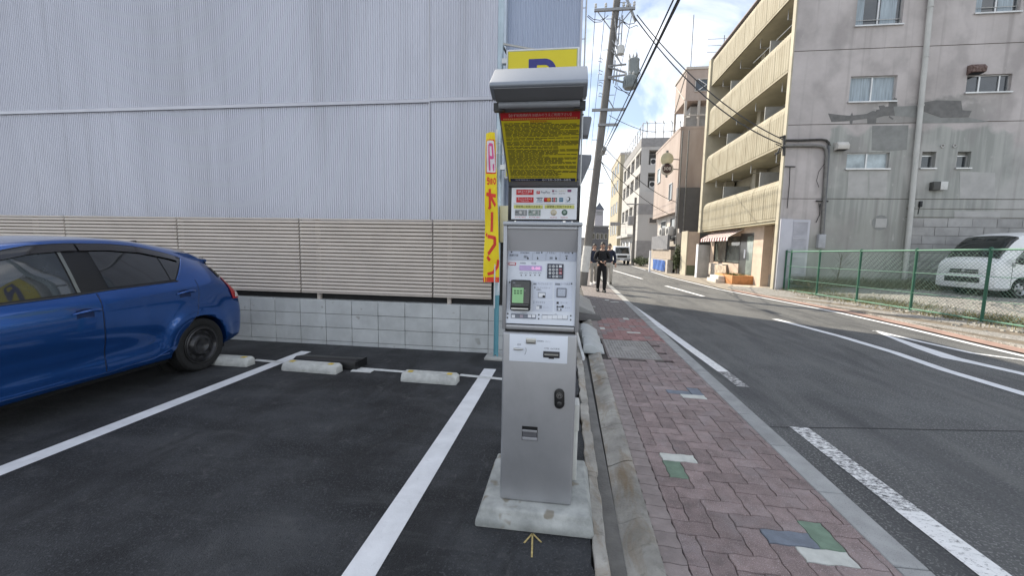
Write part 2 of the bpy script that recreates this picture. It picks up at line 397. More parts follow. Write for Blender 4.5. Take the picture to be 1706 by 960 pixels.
for kind, i, j in bricks:
    w, h = dict(H=(2*SX, SY), V=(SX, 2*SY), E=(SX, SY))[kind]
    x = X_O+i*SX; y = Y_O+j*SY
    if kind == 'E': x = X_L-SX
    off = PX0*(y-2)
    if kind != 'E' and (x+w <= X_L+.01 or x >= X_R-.012): continue
    if y > 17.2 or y < .6: continue
    cx = x+off+w/2; cy = y+h/2
    if MAN[0]-.03 < cx < MAN[1]+.05 and MAN[2]-.04 < cy < MAN[3]+.03: continue
    col = special.get((kind, i, j))
    if not col:
        if kind == 'E': col = 'edge' if cy < 8.7 else 'grey'
        elif cy > 8.75: col = 'grey'
        elif cy > 6.7: col = 'newred' if rp.random() < .85 else 'red'
        else: col = 'red'
    cut = kind != 'E' and (x < X_L-.001 or x+w > X_R)
    placed.append((cy, kind, x, y, off, col, cut, w, h))
placed.sort()
for n, (cy, kind, x, y, off, col, cut, w, h) in enumerate(placed):
    if cut:
        P = clip(outline(w, h), X_L-x+.002, X_R-x)
        if not P or max(p[0] for p in P)-min(p[0] for p in P) < .012: continue
        me = paver_mesh(P)
    else: me = MESH[{'E': 'Q'}.get(kind, kind)]
    if n < 296:
        o = bpy.data.objects.new('paver', me); COL.objects.link(o); o.parent = side
        o.location = (x+off, y, rp.uniform(-.0016, .0012)); o.rotation_euler = (rp.uniform(-.010, .010), rp.uniform(-.010, .010), 0)
        if len(o.material_slots): o.material_slots[0].link = 'OBJECT'; o.material_slots[0].material = pal[col]
    else:
        z = rp.uniform(-.0016, .0012); rest.setdefault(col, MB()).add([(v.co.x+x+off, v.co.y+y, v.co.z+z) for v in me.vertices], [tuple(p.vertices) for p in me.polygons])
vs, fs, mi = [], [], []
order = list(rest)
for k, c in enumerate(order):
    o_ = len(vs); vs += rest[c].v; fs += [tuple(i+o_ for i in f) for f in rest[c].f]; mi += [k]*len(rest[c].f)
me = bpy.data.meshes.new('far_pavers'); me.from_pydata(vs, [], fs)
for c in order: me.materials.append(pal[c])
me.polygons.foreach_set('material_index', mi)
o = bpy.data.objects.new('far_pavers', me); COL.objects.link(o); o.parent = side; o['kind'] = 'stuff'

# --- utility hole cover in its concrete surround
m_iron = mat('cast_iron', (.30, .285, .27), .5, .25, var=.2, vs=9, bump=.3, bs=120)
mh = thing('manhole_cover', 'rectangular patterned steel manhole cover set among red pavers', 'manhole cover', ((MAN[0]+MAN[1])/2, (MAN[2]+MAN[3])/2, 0))
b = MB(); b.box(MAN[0]+.03, MAN[1]+.03, MAN[2], MAN[3], -.02, .010); b.build('surround', mat('surround_concrete', (.20, .17, .16), .85, var=.2, vs=8, bump=.4), mh)
b = MB(); x0, x1, y0, y1 = MAN[0]+.075, MAN[1]+.0, MAN[2]+.05, MAN[3]-.05
for q in ((x0-.02,x0,y0-.02,y1+.02),(x1,x1+.02,y0-.02,y1+.02),(x0,x1,y0-.02,y0),(x0,x1,y1,y1+.02)): b.box(q[0],q[1],q[2],q[3],.008,.016)
b.build('rim', m_iron, mh)
b = MB(); b.box(x0+.004, x1-.004, y0+.004, y1-.004, .0, .0125); pl = b.build('plate', m_iron, mh)
b = MB(); nx, ny = 15, 24
for i in range(nx):
    for j in range(ny):
        cx = x0+.025+(x1-x0-.05)*i/(nx-1); cy = y0+.03+(y1-y0-.06)*j/(ny-1)
        if abs(cx-(x0+x1)/2) < .11 and abs(cy-(y0+y1)/2) < .13: continue
        b.obox((cx, cy, .0135), (.026, .012, .006), Matrix.Rotation(R(35 if (i+j) % 2 else -35), 3, 'Z'))
for c in b.build('stud', m_iron, mh),: c['kind'] = 'stuff'
b = MB(); c = ((x0+x1)/2, (y0+y1)/2, .0125); b.lathe(c, (0,0,1), [(0,.1),(.003,.1),(.003,.0)], 20); b.build('boss', m_iron, mh)

# --- concrete gutter on the lot side of the pavement
gut = struct(band('gutter', lambda y: .255, lambda y: .335, -.022, m_trough, [-3.5, 9.4]))
y = .35; gi = 0
while y < 9.2:
    Ln = .60; b = MB(); dz = random.uniform(-.004, .004)
    prof = [(.335,-.028),(.36,-.020),(.40,.002),(.44,.022),(.475,.030),(.503,.027),(.507,-.05),(.335,-.05)]
    o1, o2 = PX0*(y-2), PX0*(y+Ln-2)
    b.prism([(x+o1, y+.004, z+dz) for x, z in prof], (o2-o1, Ln-.008, 0))
    b.build('gutter_stone', m_gut, gut, smooth=25); y += Ln
y = .3
while y < 9.2:
    Ln = random.choice([.32, .45, .58, .6]); b = MB(); n = 7; o1 = PX0*(y-2)
    L_ = [(.186+random.uniform(-.012, .010)+o1*.5, y+Ln*i/n+.003) for i in range(n+1)]; R_ = [(.255+random.uniform(-.006, .006)+o1*.5, y+Ln*i/n-.003) for i in range(n+1)]
    b.prism([(x, yy, -.05) for x, yy in R_]+[(x, yy, -.05) for x, yy in reversed(L_)], (0, 0, .05+.016+random.uniform(-.006, .006)))
    b.build('edging_stone', m_gut, gut, bevel=.006, seg=1); y += Ln

# --- parking lot
b = MB(); ed = [(.19+.022*math.sin(9*t)+.012*math.sin(23*t+1), t) for t in [x*.1 for x in range(-30, 55)]]
b.add([(-18,-3.,0)] + [(x, y, 0) for x, y in ed] + [(.2, 5.45, 0), (-18, 5.9, 0)], [tuple(range(len(ed)+3))])
lot = struct(b.build('parking_lot', m_lot))
line([(-3.56, .3), (-3.53, 2.5), (-3.50, 5.02)], .15, m_white, lot); line([(-.885, .3), (-.87, 2.5), (-.865, 4.72)], .15, m_white, lot)
line([(-6.2, .3), (-6.2, 5.0)], .15, m_white, lot)
m_cord = mat('thin_line_paint', (.60, .61, .60), .6, var=.12, vs=20, bump=.2)
for a, c in (((424,601),(470,605)), ((572,613),(676,621)), ((766,626),(838,633)), ((358,596),(395,599))):
    p, q = gd(*a), gd(*c); line([p, q], .075, m_cord, lot, z=.008)
b = MB(); b.box(-2.45,-2.2,4.30,4.42,.004,.012); b.build('painted_line', m_cord, lot)
# chalk arrow drawn on the asphalt in front of the machine
m_chalk = mat('yellow_chalk', (.42, .33, .14), .9, var=.25, vs=60)
for a, c in (((887,891),(886,931)), ((887,891),(873,907)), ((887,891),(902,906))): line([gd(*a), gd(*c)], .009, m_chalk, lot, z=.005, name='chalk_arrow')

# ================================================================ parking payment machine
m_silver = mat('silver_paint', (.40, .405, .42), .38, .55, var=.05, vs=6, bump=.06, bs=500, blotch=[(3,.54,.70,(.33,.33,.34),(1,1,.35),.5)])
m_silver2 = mat('dull_silver', (.36, .365, .385), .5, .4, var=.04, vs=3)
m_panel = mat('panel_white_blue', (.72, .76, .83), .45, var=.02, vs=4)
m_panel2 = mat('panel_strip', (.50, .54, .63), .45, var=.02, vs=4)
m_pwhite = mat('print_white', (.78, .80, .84), .5, var=.03)
m_black = mat('black_plastic', (.012, .012, .013), .35, var=.1)
m_ink = mat('print_black', (.018, .018, .022), .6); m_inkg = mat('print_grey', (.22, .24, .28), .6)
m_red = mat('print_red', (.55, .015, .02), .5, var=.05); m_navy = mat('print_navy', (.012, .02, .07), .5)
m_yel = mat('poster_yellow', (.72, .60, .02), .5, var=.04); m_ytext = mat('poster_text', (.12, .115, .03), .6)
m_green = mat('lcd_green', (.20,.40,.19), .3, var=.04, emit=.08); m_lcd = mat('lcd_violet', (.34, .26, .45), .25, var=.05, vs=30, emit=.08)
m_lcdp = mat('lcd_pink', (.8, .35, .55), .4, emit=.25)
m_chrome = mat('chrome', (.75, .75, .76), .15, 1., var=.03); m_steel = mat('brushed_steel', (.52, .52, .50), .35, .9, var=.08, vs=20)
m_gold = mat('coin_gold', (.48, .42, .30), .4, .5); m_gcoin = mat('coin_green', (.06, .12, .09), .4, .2)
m_ygr = mat('print_yellow_green', (.58, .58, .16), .6)

class Plane:
    """a flat face of a thing: photo crop coordinates are carried onto it"""
    def __init__(s, p0, up, crop):
        s.p0 = Vector(p0); s.right = Vector((1, 0, 0)); s.up = Vector(up).normalized(); s.n = s.right.cross(s.up)
        s.x0, s.y0, s.k = crop
    def pt(s, x, y, d=0.):
        r = ray(s.x0+x*s.k, s.y0+y*s.k); o = Vector((0, 0, H_CAM)); t = (s.p0-o).dot(s.n)/r.dot(s.n)
        return o + r*t + s.n*d
    def rect(s, parent, name, x0, y0, x1, y1, m, d=.001, th=.002, bevel=0., kind=None):
        xm, ym = (x0+x1)/2, (y0+y1)/2; w = (s.pt(x1, ym)-s.pt(x0, ym)).length; h = (s.pt(xm, y1)-s.pt(xm, y0)).length
        rot = Matrix((s.right, s.up, s.n)).transposed(); b = MB(); b.obox(s.pt(xm, ym, d+th/2), (w, h, th), rot)
        return b.build(name, m, parent, bevel=bevel)
    def disc(s, parent, name, x, y, r, m, d=.001, th=.002, n=14, prof=None):
        b = MB(); rr = (s.pt(x+r, y)-s.pt(x-r, y)).length/2; c = s.pt(x, y, d)
        b.lathe(c, s.n, prof and [(h, q*rr) for h, q in prof] or [(0, rr), (th*.7, rr), (th, rr*.92)], n); return b.build(name, m, parent, smooth=40)
    def text(s, parent, body, x, y, w, m, size, d=.0025, align='CENTER'):
        ww = (s.pt(x+w/2, y)-s.pt(x-w/2, y)).length; sz = (s.pt(x, y+size/2)-s.pt(x, y-size/2)).length
        return letter(parent, body, s.pt(x, y, d), s.right, s.up, sz, m, width=ww)

YF = 2.07
XL, XR = -.316, .076
base = thing('machine_plinth', 'pale concrete plinth under the silver payment machine', 'plinth', (-.12, 2.27, 0))
b = MB(); b.loft([[(-.435,1.965,0),(.195,1.965,0),(.195,2.60,0),(-.435,2.60,0)], [(-.43,1.968,.045),(.19,1.968,.045),(.19,2.595,.045),(-.43,2.595,.045)],
                  [(-.415,1.985,.062),(.178,1.985,.062),(.178,2.58,.062),(-.415,2.58,.062)], [(-.408,1.995,.1),(.170,1.995,.1),(.170,2.57,.1),(-.408,2.57,.1)]])
m_plinth = mat('plinth_concrete', (.30, .315, .30), .85, var=.2, vs=6, bump=.4, bs=60, col2=(.44, .45, .43), speck=(9, .62, (.24, .22, .18)))
b.build('block', m_plinth, base, bevel=.012)

pm = thing('payment_machine', 'silver parking payment machine with card reader and yellow notice under its hood', 'payment machine', (-.12, 2.26, .1))
b = MB(); b.box(XL, XR, YF, YF+.38, .102, 1.046); b.build('lower_cabinet', m_silver, pm, bevel=.014, seg=3)
b = MB(); b.box(XL+.012, XR-.012, YF+.016, YF+.36, 1.046, 1.058); b.build('shadow_gap', m_black, pm)
b = MB()                                               # upper cabinet: a shell open to the front
b.box(XL-.004, XL+.017, YF-.004, YF+.38, 1.058, 1.602); b.box(XR-.017, XR+.004, YF-.004, YF+.38, 1.058, 1.602)
b.box(XL+.017, XR-.017, YF-.002, YF+.38, 1.059, 1.086); b.box(XL+.017, XR-.017, YF+.0, YF+.38, 1.580, 1.601); b.box(XL+.017, XR-.017, YF+.36, YF+.378, 1.086, 1.58)
b.build('upper_cabinet', m_silver, pm, bevel=.006)
b = MB(); b.box(XL-.006, XR+.006, YF-.010, YF+.385, 1.602, 1.622); b.build('top_cap', mat('cap_grey', (.42,.44,.47), .4, .4), pm, bevel=.005)
PB, PT = (YF+.006, 1.087), (YF+.052, 1.466)
b = MB(); b.prism([(XL+.0165, PT[0], PT[1]), (XL+.0165, YF+.004, 1.581), (XL+.0165, YF+.05, 1.581), (XL+.0165, PT[0]+.03, PT[1])], (XR-XL-.033, 0, 0))
b.build('visor', mat('visor_silver', (.46,.46,.475), .5, .2, var=.03), pm)
b = MB(); b.prism([(XL+.0165, PB[0], PB[1]), (XL+.0165, PT[0], PT[1]), (XL+.0165, PT[0]+.015, PT[1]), (XL+.0165, PB[0]+.015, PB[1])], (XR-XL-.033, 0, 0))
cp = b.build('control_panel', m_panel, pm)
C = Plane((0, PB[0], PB[1]), (0, PT[0]-PB[0], PT[1]-PB[1]), (830, 405, 140/960))
C.rect(cp, 'instruction_strip', 106, 92, 888, 203, m_panel2, th=.0012)
for x, y in ((155,104),(498,110),(848,115),(133,448),(838,466),(110,808),(106,853),(465,820),(463,866),(829,832),(828,879)): C.disc(cp, 'screw', x, y, 9, m_ink, n=10)
C.text(cp, '精算手順', 180, 143, 98, m_ink, 30)
for x, s, w in ((262,'1',12),(410,'2',12),(562,'3',14),(732,'4',14)): C.text(cp, s, x, 112, w, m_inkg, 32)
for x, s, w in ((317,'車室番号',84),(454,'精算',46),(620,'お支払い',80),(785,'領収書',62)): C.text(cp, s, x, 115, w, m_ink, 24)
def icon_hand(x, y, k=1.):
    C.rect(cp, 'hand_icon', x-9*k, y-4*k, x+12*k, y+18*k, m_ink); C.rect(cp, 'hand_icon', x-4*k, y-22*k, x+2*k, y-4*k, m_ink)
icon_hand(338,170,.9); icon_hand(450,172,.8); icon_hand(660,172,.9); icon_hand(780,174,.8)
C.rect(cp, 'ticket_icon', 292, 142, 326, 172, m_inkg); C.rect(cp, 'ticket_icon', 588, 160, 622, 186, m_inkg); C.rect(cp, 'ticket_icon', 766, 142, 796, 158, m_inkg)
for x in (392, 545, 705):
    for a, c in ((x, x+1),): C.rect(cp, 'divider', a, 108, c+1, 196, m_inkg, d=.002)
C.rect(cp, 'red_label', 120, 222, 204, 253, m_red); C.rect(cp, 'red_label', 128, 229, 196, 246, m_pwhite, d=.003); 
C.text(cp, '駐車時間', 283, 231, 62, m_inkg, 20); C.text(cp, '料金', 408, 233, 56, m_inkg, 28)
C.rect(cp, 'display_window', 244, 258, 498, 316, m_lcd, th=.003); C.text(cp, '0-00', 432, 292, 96, m_lcdp, 44, d=.005)
for i, x in enumerate((264, 316, 368, 420, 472)):
    C.disc(cp, 'indicator', x, 368, 7, m_ink, n=8); C.text(cp, ['満車', '1000', '領収', '釣銭', '取消'][i], x, 343, 38, m_inkg, 17)
kp = C.rect(cp, 'keypad', 560, 238, 745, 408, mat('keypad_dark', (.045, .05, .075), .4), th=.005, bevel=.002); kp.parent = pm
for r_ in range(4):
    for c_ in range(4):
        x, y = 592+c_*39.5, 268+r_*38.5
        if c_ == 3:
            C.rect(kp, 'key', x-15, y-13, x+17, y+13, [m_pwhite, m_red, m_red, m_inkg][r_], d=.006, th=.003)
            if r_ in (1, 2): C.rect(kp, 'key', x-11, y-9, x+13, y+9, [0, m_inkg, mat('key_rose', (.6,.45,.48), .5)][r_], d=.009, th=.001)
        elif r_ == 3 and c_ == 0: C.rect(kp, 'key', x-14, y-11, x+14, y+11, m_inkg, d=.006, th=.002)
        elif r_ == 3 and c_ == 2: C.rect(kp, 'key', x-16, y-13, x+16, y+13, mat('key_grey', (.5,.52,.55), .5), d=.006, th=.003)
        else:
            C.disc(kp, 'key', x, y, 15, mat('key_light', (.62,.64,.66), .45), d=.006, th=.003)
            C.text(kp, '123456789'[r_*3+c_] if r_ < 3 else '0', x, y+1, 10, m_ink, 24, d=.0105)
# card reader
cr_ = C.rect(pm, 'card_reader', 150, 424, 374, 772, m_black, d=0, th=.034, bevel=.007)
C.rect(cr_, 'reader_bezel', 163, 440, 362, 690, mat('gloss_black', (.006,.006,.007), .12, coat=.5), d=.034, th=.002)
C.rect(cr_, 'reader_screen', 171, 512, 296, 684, m_green, d=.0365, th=.001)
for i in range(6): C.rect(cr_, 'screen_icon', 192+34*(i % 3), 540+27*(i//3), 212+34*(i % 3), 556+27*(i//3), mat('lcd_dark', (.05,.12,.05), .5), d=.038, th=.0006)
C.rect(cr_, 'reader_mark', 195, 482, 268, 492, mat('mark_grey', (.16,.16,.16), .5), d=.0365, th=.0008); C.rect(cr_, 'reader_mark', 176, 452, 206, 460, m_inkg, d=.0365, th=.0008)
C.rect(cr_, 'card_slot', 160, 700, 352, 712, mat('slot_grey', (.10,.11,.11), .3), d=.034, th=.003); C.rect(cr_, 'card_slot', 158, 742, 350, 756, m_steel, d=.034, th=.006)
b = MB(); p = C.pt(310, 550, .036); b.tube([p+Vector((0,0,.006)), p+Vector((.003,-.001,0)), p-Vector((0,0,.006))], .0012); b.build('reader_mark', m_steel, cr_)
for x0, y0, x1, y1 in ((395,440,622,640),(640,440,842,640),(395,652,622,785),(640,652,842,785)): C.rect(cp, 'instruction_box', x0, y0, x1, y1, mat('panel_box', (.61,.65,.74), .45), d=.0004, th=.0008)
C.text(cp, 'クレジットカード', 530, 468, 160, m_inkg, 26); C.rect(cp, 'card_icon', 402, 458, 438, 478, m_inkg, th=.001)
C.text(cp, 'コード決済', 765, 471, 112, m_inkg, 26); C.rect(cp, 'card_icon', 650, 460, 708, 482, m_inkg, th=.001)
C.text(cp, '1', 419, 512, 12, m_inkg, 34); C.text(cp, 'クレジットカード', 517, 514, 158, m_inkg, 24); C.text(cp, 'を挿入', 466, 536, 58, m_ink, 22)
C.rect(cp, 'card_icon', 455, 563, 541, 627, m_inkg, d=.0012, th=.001); C.rect(cp, 'card_icon', 461, 572, 535, 618, m_pwhite, d=.0025, th=.0008); C.disc(cp, 'hand_icon', 521, 612, 15, m_ink, d=.003)
C.text(cp, '2', 408, 678, 14, m_inkg, 34); C.text(cp, 'タッチする', 484, 680, 104, m_inkg, 24)
C.rect(cp, 'card_icon', 440, 712, 498, 748, m_inkg); C.rect(cp, 'card_icon', 432, 720, 470, 760, m_pwhite, d=.0032, th=.0008); C.text(cp, 'レシート', 545, 738, 62, m_inkg, 18)
q = C.rect(pm, 'code_reader', 667, 514, 780, 620, mat('frame_grey', (.14,.15,.18), .4), th=.007, bevel=.003)
C.rect(q, 'reader_window', 680, 526, 768, 608, mat('window_grey', (.42,.46,.54), .2, var=.2, vs=300), d=.0075, th=.001)
C.rect(cp, 'code_icon', 667, 672, 692, 697, m_ink); C.text(cp, 'コード', 748, 685, 86, m_inkg, 24)
C.rect(cp, 'phone_icon', 668, 716, 680, 742, m_ink); C.rect(cp, 'phone_icon', 680, 724, 728, 734, m_ink); C.disc(cp, 'phone_icon', 736, 727, 15, m_ink)
C.rect(cp, 'phone_icon', 668, 748, 724, 776, m_inkg); C.disc(cp, 'phone_icon', 696, 760, 11, m_pwhite, d=.0032); C.text(cp, 'かざす', 790, 742, 62, m_inkg, 18)
q = C.rect(pm, 'button_row', 147, 811, 430, 862, mat('row_slate', (.14,.16,.21), .4), th=.003)
for i in range(6): C.rect(q, 'button', 155+46*i, 820, 194+46*i, 853, [m_pwhite, m_inkg, mat('btn_rose', (.42,.36,.42), .5), m_inkg, m_pwhite, m_pwhite][i], d=.004, th=.001)
q = C.rect(cp, 'info_label', 499, 822, 794, 872, m_inkg, th=.001)
for i in range(5): C.rect(q, 'label_cell', 503+58*i, 826, 558+58*i, 868, m_pwhite, d=.0025, th=.0008)
C.text(cp, 'ご利用案内', 290, 800, 80, m_inkg, 12); C.text(cp, '領収', 658, 813, 26, m_inkg, 12)
b = MB(); b.box(XL+.02, XR-.02, YF+.0005, YF+.012, 1.0865, 1.0905); b.build('panel_gasket', m_black, pm)

# lower cabinet furniture
D = Plane((0, YF, 0), (0, 0, 1), (830, 540, 145/663))
D.rect(pm, 'coin_plate', 84, 84, 526, 292, m_panel, th=.003, bevel=.001)
b = D.rect(pm, 'coin_slot', 212, 106, 287, 150, m_steel, d=.003, th=.006, bevel=.0015); D.rect(b, 'slit', 223, 122, 276, 136, mat('slit_light', (.62,.62,.58), .3, .5), d=.0095, th=.001)
D.rect(b, 'slit', 223, 136, 276, 139, m_black, d=.0095, th=.0012)
b = MB(); p, q = D.pt(122, 188, .004), D.pt(193, 187, .004); b.tube([p, p.lerp(q, .4)+Vector((0,-.010,0)), q+Vector((0,-.012,0))], [.007, .006, .004], 10); b.build('return_lever', m_steel, pm, smooth=50)
b = MB(); b.tube([D.pt(211,180,.003), D.pt(214,200,.003), D.pt(211,216,.003), D.pt(203,232,.003)], .0014, 5); b.build('arrow_mark', m_ink, pm)
D.text(pm, '返却', 160, 157, 28, m_ink, 18, d=.004); D.text(pm, '使用硬貨', 322, 131, 50, m_inkg, 14, d=.004); D.text(pm, 'コイン', 378, 134, 40, m_inkg, 14, d=.004); D.text(pm, '千円札 1000円専用', 408, 189, 116, m_ink, 16, d=.004)
b = D.rect(pm, 'note_slot', 343, 208, 468, 256, mat('slot_dark', (.03,.03,.035), .4), d=.003, th=.006, bevel=.002); D.rect(b, 'slit', 352, 226, 458, 238, m_steel, d=.009, th=.001); D.rect(b, 'slit', 385, 254, 425, 264, m_black, d=.003, th=.004)
pts = []                                               # lock: rounded oblong escutcheon
for i in range(24):
    t = 2*math.pi*i/24; cy = .0; pts.append((39*math.cos(t), (36 if math.sin(t) > 0 else -36) + 40*math.sin(t)))
b = MB(); b.prism([D.pt(466+x, 568-y, .001) for x, y in pts], (0, -.008, 0)); lk = b.build('lock', m_black, pm, bevel=.0015)
D.disc(lk, 'lock_ring', 466, 542, 23, m_chrome, d=.009, n=20, prof=[(0,1),(.003,1),(.003,.72),(0,.70)]); D.disc(lk, 'lock_core', 466, 542, 13, m_chrome, d=.008, th=.004); D.rect(lk, 'keyhole', 463, 540, 470, 552, m_black, d=.0122, th=.0006)
D.disc(lk, 'lock_pivot', 466, 606, 20, mat('lock_dull', (.03,.03,.03), .25), d=.009, th=.003)
b = D.rect(pm, 'change_tray', 181, 782, 299, 890, m_black, d=.0, th=.0015); D.rect(b, 'tray_flap', 184, 806, 296, 822, m_silver, d=.0015, th=.006, bevel=.001); D.rect(b, 'tray_floor', 184, 862, 296, 886, m_silver2, d=.0015, th=.004, bevel=.001)
D.rect(b, 'tray_back', 186, 824, 294, 860, mat('tray_dark', (.10,.10,.11), .5), d=.0015, th=.001)
b = MB(); b.box(.081, .112, 2.30, 2.42, .42, .58); b.box(.083, .108, 2.32, 2.40, .10, .42); b.build('cable_box', mat('ivory_plastic', (.62,.62,.58), .5), pm, bevel=.004)

# payment-method board above the cabinet
E = Plane((0, YF+.02, 0), (0, 0, 1), (840, 305, 130/1664))
bd = E.rect(pm, 'method_board', 74, 56, 1612, 806, m_black, d=-.03, th=.03, bevel=.003)
E.rect(bd, 'board_face', 150, 100, 1545, 776, m_pwhite, d=.0003, th=.0012)
for i, (y0, y1, s, s2) in enumerate(((140,254,'QRコード決済','ご利用できます'),(302,414,'クレジットカード','ご利用できます'))):
    E.rect(bd, 'red_tag', 260, y0, 626, y1, m_red, d=.0016); E.text(bd, s, 442, y0+46, 300, m_pwhite, 62, d=.004); E.text(bd, s2, 440, y0+88, 170, m_pwhite, 22, d=.004)
E.rect(bd, 'pay_mark', 692, 168, 760, 232, m_red, d=.0016); E.text(bd, 'P', 728, 200, 34, m_pwhite, 66, d=.004); E.text(bd, 'PayPay', 880, 198, 196, m_inkg, 70, d=.004)
E.rect(bd, 'pay_mark', 1024, 150, 1060, 190, mat('mark_plum', (.22,.03,.10), .5), d=.0016); E.text(bd, 'Pay', 1098, 170, 58, m_inkg, 40, d=.004); E.text(bd, 'auPAY', 1240, 170, 150, m_gold, 36, d=.004)
E.rect(bd, 'pay_mark', 1350, 142, 1432, 190, mat('mark_plum2', (.24,.06,.16), .5), d=.0016); E.text(bd, 'd払い', 1076, 226, 100, m_inkg, 38, d=.004); E.text(bd, 'メルペイ', 1232, 226, 140, m_ink, 38, d=.004)
E.rect(bd, 'card_mark', 690, 312, 822, 326, m_navy, d=.0016); E.rect(bd, 'card_mark', 690, 390, 822, 404, mat('mark_blue', (.18,.32,.48), .5), d=.0016); E.text(bd, 'VISA', 756, 360, 112, m_navy, 60, d=.004)
E.rect(bd, 'card_mark', 848, 312, 996, 404, mat('mark_maroon', (.20,.02,.02), .5), d=.0012); E.disc(bd, 'card_mark', 892, 358, 40, m_red, d=.0036); E.disc(bd, 'card_mark', 950, 358, 40, mat('mark_orange', (.70,.30,.03), .5), d=.0046)
for i, c in enumerate((m_navy, m_red, m_gcoin)): E.rect(bd, 'card_mark', 1018+38*i, 314, 1050+38*i, 402, c, d=.0016)
E.text(bd, 'JCB', 1072, 358, 92, m_pwhite, 44, d=.004)
E.rect(bd, 'card_mark', 1172, 314, 1256, 402, mat('mark_teal', (.05,.18,.28), .5), d=.0016); E.text(bd, 'AMEX', 1214, 358, 74, m_pwhite, 30, d=.004)
E.disc(bd, 'card_mark', 1366, 340, 46, m_ink, d=.0016); E.disc(bd, 'card_mark', 1352, 340, 34, m_pwhite, d=.0040); E.rect(bd, 'card_mark', 1312, 392, 1412, 404, mat('mark_sky', (.35,.5,.62), .5), d=.0016)
E.rect(bd, 'rule_line', 196, 440, 1500, 445, m_inkg, d=.0016)
for x0, x1 in ((205,822),(862,1492)):
    E.rect(bd, 'yellow_tag', x0, 470, x1, 544, m_ygr, d=.0016)
E.text(bd, '新紙幣ご利用できます', 513, 508, 520, m_ink, 60, d=.004); E.text(bd, '新硬貨ご利用できます', 1177, 508, 520, m_ink, 60, d=.004)
for x0, x1, c in ((230,486,mat('note_grey', (.26,.27,.28), .6, var=.5, vs=220)),(516,776,mat('note_green', (.28,.33,.30), .6, var=.5, vs=200))):
    q = E.rect(bd, 'banknote_picture', x0, 572, x1, 698, c, d=.0016); E.disc(q, 'portrait', (x0+x1)/2-8, 628, 30, mat('note_pale', (.55,.55,.53), .6), d=.004)
    E.rect(q, 'note_mark', x0+12, 610, x0+70, 622, m_ink, d=.004, th=.0005); E.rect(q, 'note_mark', x1-60, 590, x1-34, 680, mat('note_pale2', (.45,.45,.45), .6), d=.004, th=.0005)
E.text(bd, '新千円札 使用可', 348, 733, 230, m_red, 26, d=.004); E.text(bd, '新二千円札 使用可', 650, 733, 240, m_red, 26, d=.004)
E.disc(bd, 'coin_picture', 1055, 628, 66, m_gold, d=.0016, n=20); E.disc(bd, 'coin_picture', 1055, 628, 40, mat('coin_pale', (.56,.52,.42), .4), d=.0038, n=16); E.disc(bd, 'coin_picture', 1286, 628, 62, m_gcoin, d=.0016, n=20); E.disc(bd, 'coin_picture', 1286, 624, 32, mat('coin_mid', (.30,.38,.34), .4), d=.0038, n=16)
E.text(bd, '旧五百円玉', 1050, 737, 150, m_red, 26, d=.004); E.text(bd, '新五百円玉', 1280, 737, 150, m_red, 26, d=.004)
for x0, x1 in ((66,216),(1470,1606)):
    E.rect(pm, 'board_bracket', x0, 800, x1, 880, mat('bracket_grey', (.10,.105,.11), .5), d=-.03, th=.028)
for x0, x1 in ((216,240),(1250,1306),(1438,1456)): E.rect(pm, 'board_post', x0, 800, x1, 890, m_chrome, d=-.02, th=.012)
E.rect(pm, 'back_plate', 236, 812, 1440, 878, m_silver2, d=-.06, th=.01)

# hood with the sloping notice
A0 = Vector((0, YF+.004, 1.802)); UP = Vector((0, -.34, .25)).normalized()
xl, xr = ay(822,165,1.66).x, ay(976,150,1.64).x
prof = [(2.074,1.802),(1.672,2.098),(1.670,2.0805),(1.655,2.083),(1.635,2.090),(1.615,2.098),(1.596,2.107),(1.596,2.122),(1.712,2.218),(1.735,2.228),(1.80,2.226),(2.125,1.98),(2.135,1.84),(2.10,1.80)]
b = MB(); b.prism([(xl+.008, y, z) for y, z in prof[:2]+prof[10:]], (xr-xl-.016, 0, 0)); hb = b.build('hood_panel', mat('hood_shade_grey', (.17,.175,.185), .55, .1, var=.03), pm, bevel=.004, fix=True)  # notice surround: shade under the hood put into a darker grey
b = MB(); b.prism([(xl-.006, y, z) for y, z in prof[1:11]+[(1.84,2.19),(1.75,2.10)]], (xr-xl+.012, 0, 0)); b.build('hood', mat('hood_light', (.27,.295,.335), .42, .3, var=.02), pm, bevel=.005, fix=True, seg=2)
b = MB(); b.prism([(xl+.010,1.668,2.078),(xl+.010,1.602,2.1025),(xl+.010,1.602,2.0995),(xl+.010,1.668,2.075)], (xr-xl-.02,0,0)); b.build('hood_underside', mat('hood_shade_grey', (.17,.175,.185), .55), pm, fix=True)  # thin sheet in the same darkened grey, painting the shade below the hood
b = MB(); b.cyl((xl+.02, 1.676, 2.062), (xr-.02, 1.676, 2.062), .013); b.build('hood_lamp', mat('tube_cover', (.24,.25,.27), .35), pm, smooth=40)
for x in (xl-.003, xr-.042): b = MB(); b.box(x, x+.045, 1.682, 1.712, 2.045, 2.075); b.build('lamp_socket', m_black, pm)
Q = Plane(A0, UP, (835, 170, 150/1029))
ps = Q.rect(pm, 'notice_poster', -10, 118, 0, 122, m_yel); bpy.data.objects.remove(ps)
rot = Matrix((Q.right, Q.up, Q.n)).transposed()
def qrect(name, corners, m, d, th=.0012, par=None):
    b = MB(); P = [Q.pt(x, y, d) for x, y in corners]; b.prism(P, Q.n*th); return b.build(name, m, par or pm, fix=True)
x0 = (Q.pt(-10,110).x+Q.pt(88,890).x)/2; x1 = (Q.pt(895,105).x+Q.pt(868,880).x)/2
v0 = (Q.pt(480,905)-A0).dot(Q.up); v1 = (Q.pt(480,108)-A0).dot(Q.up)
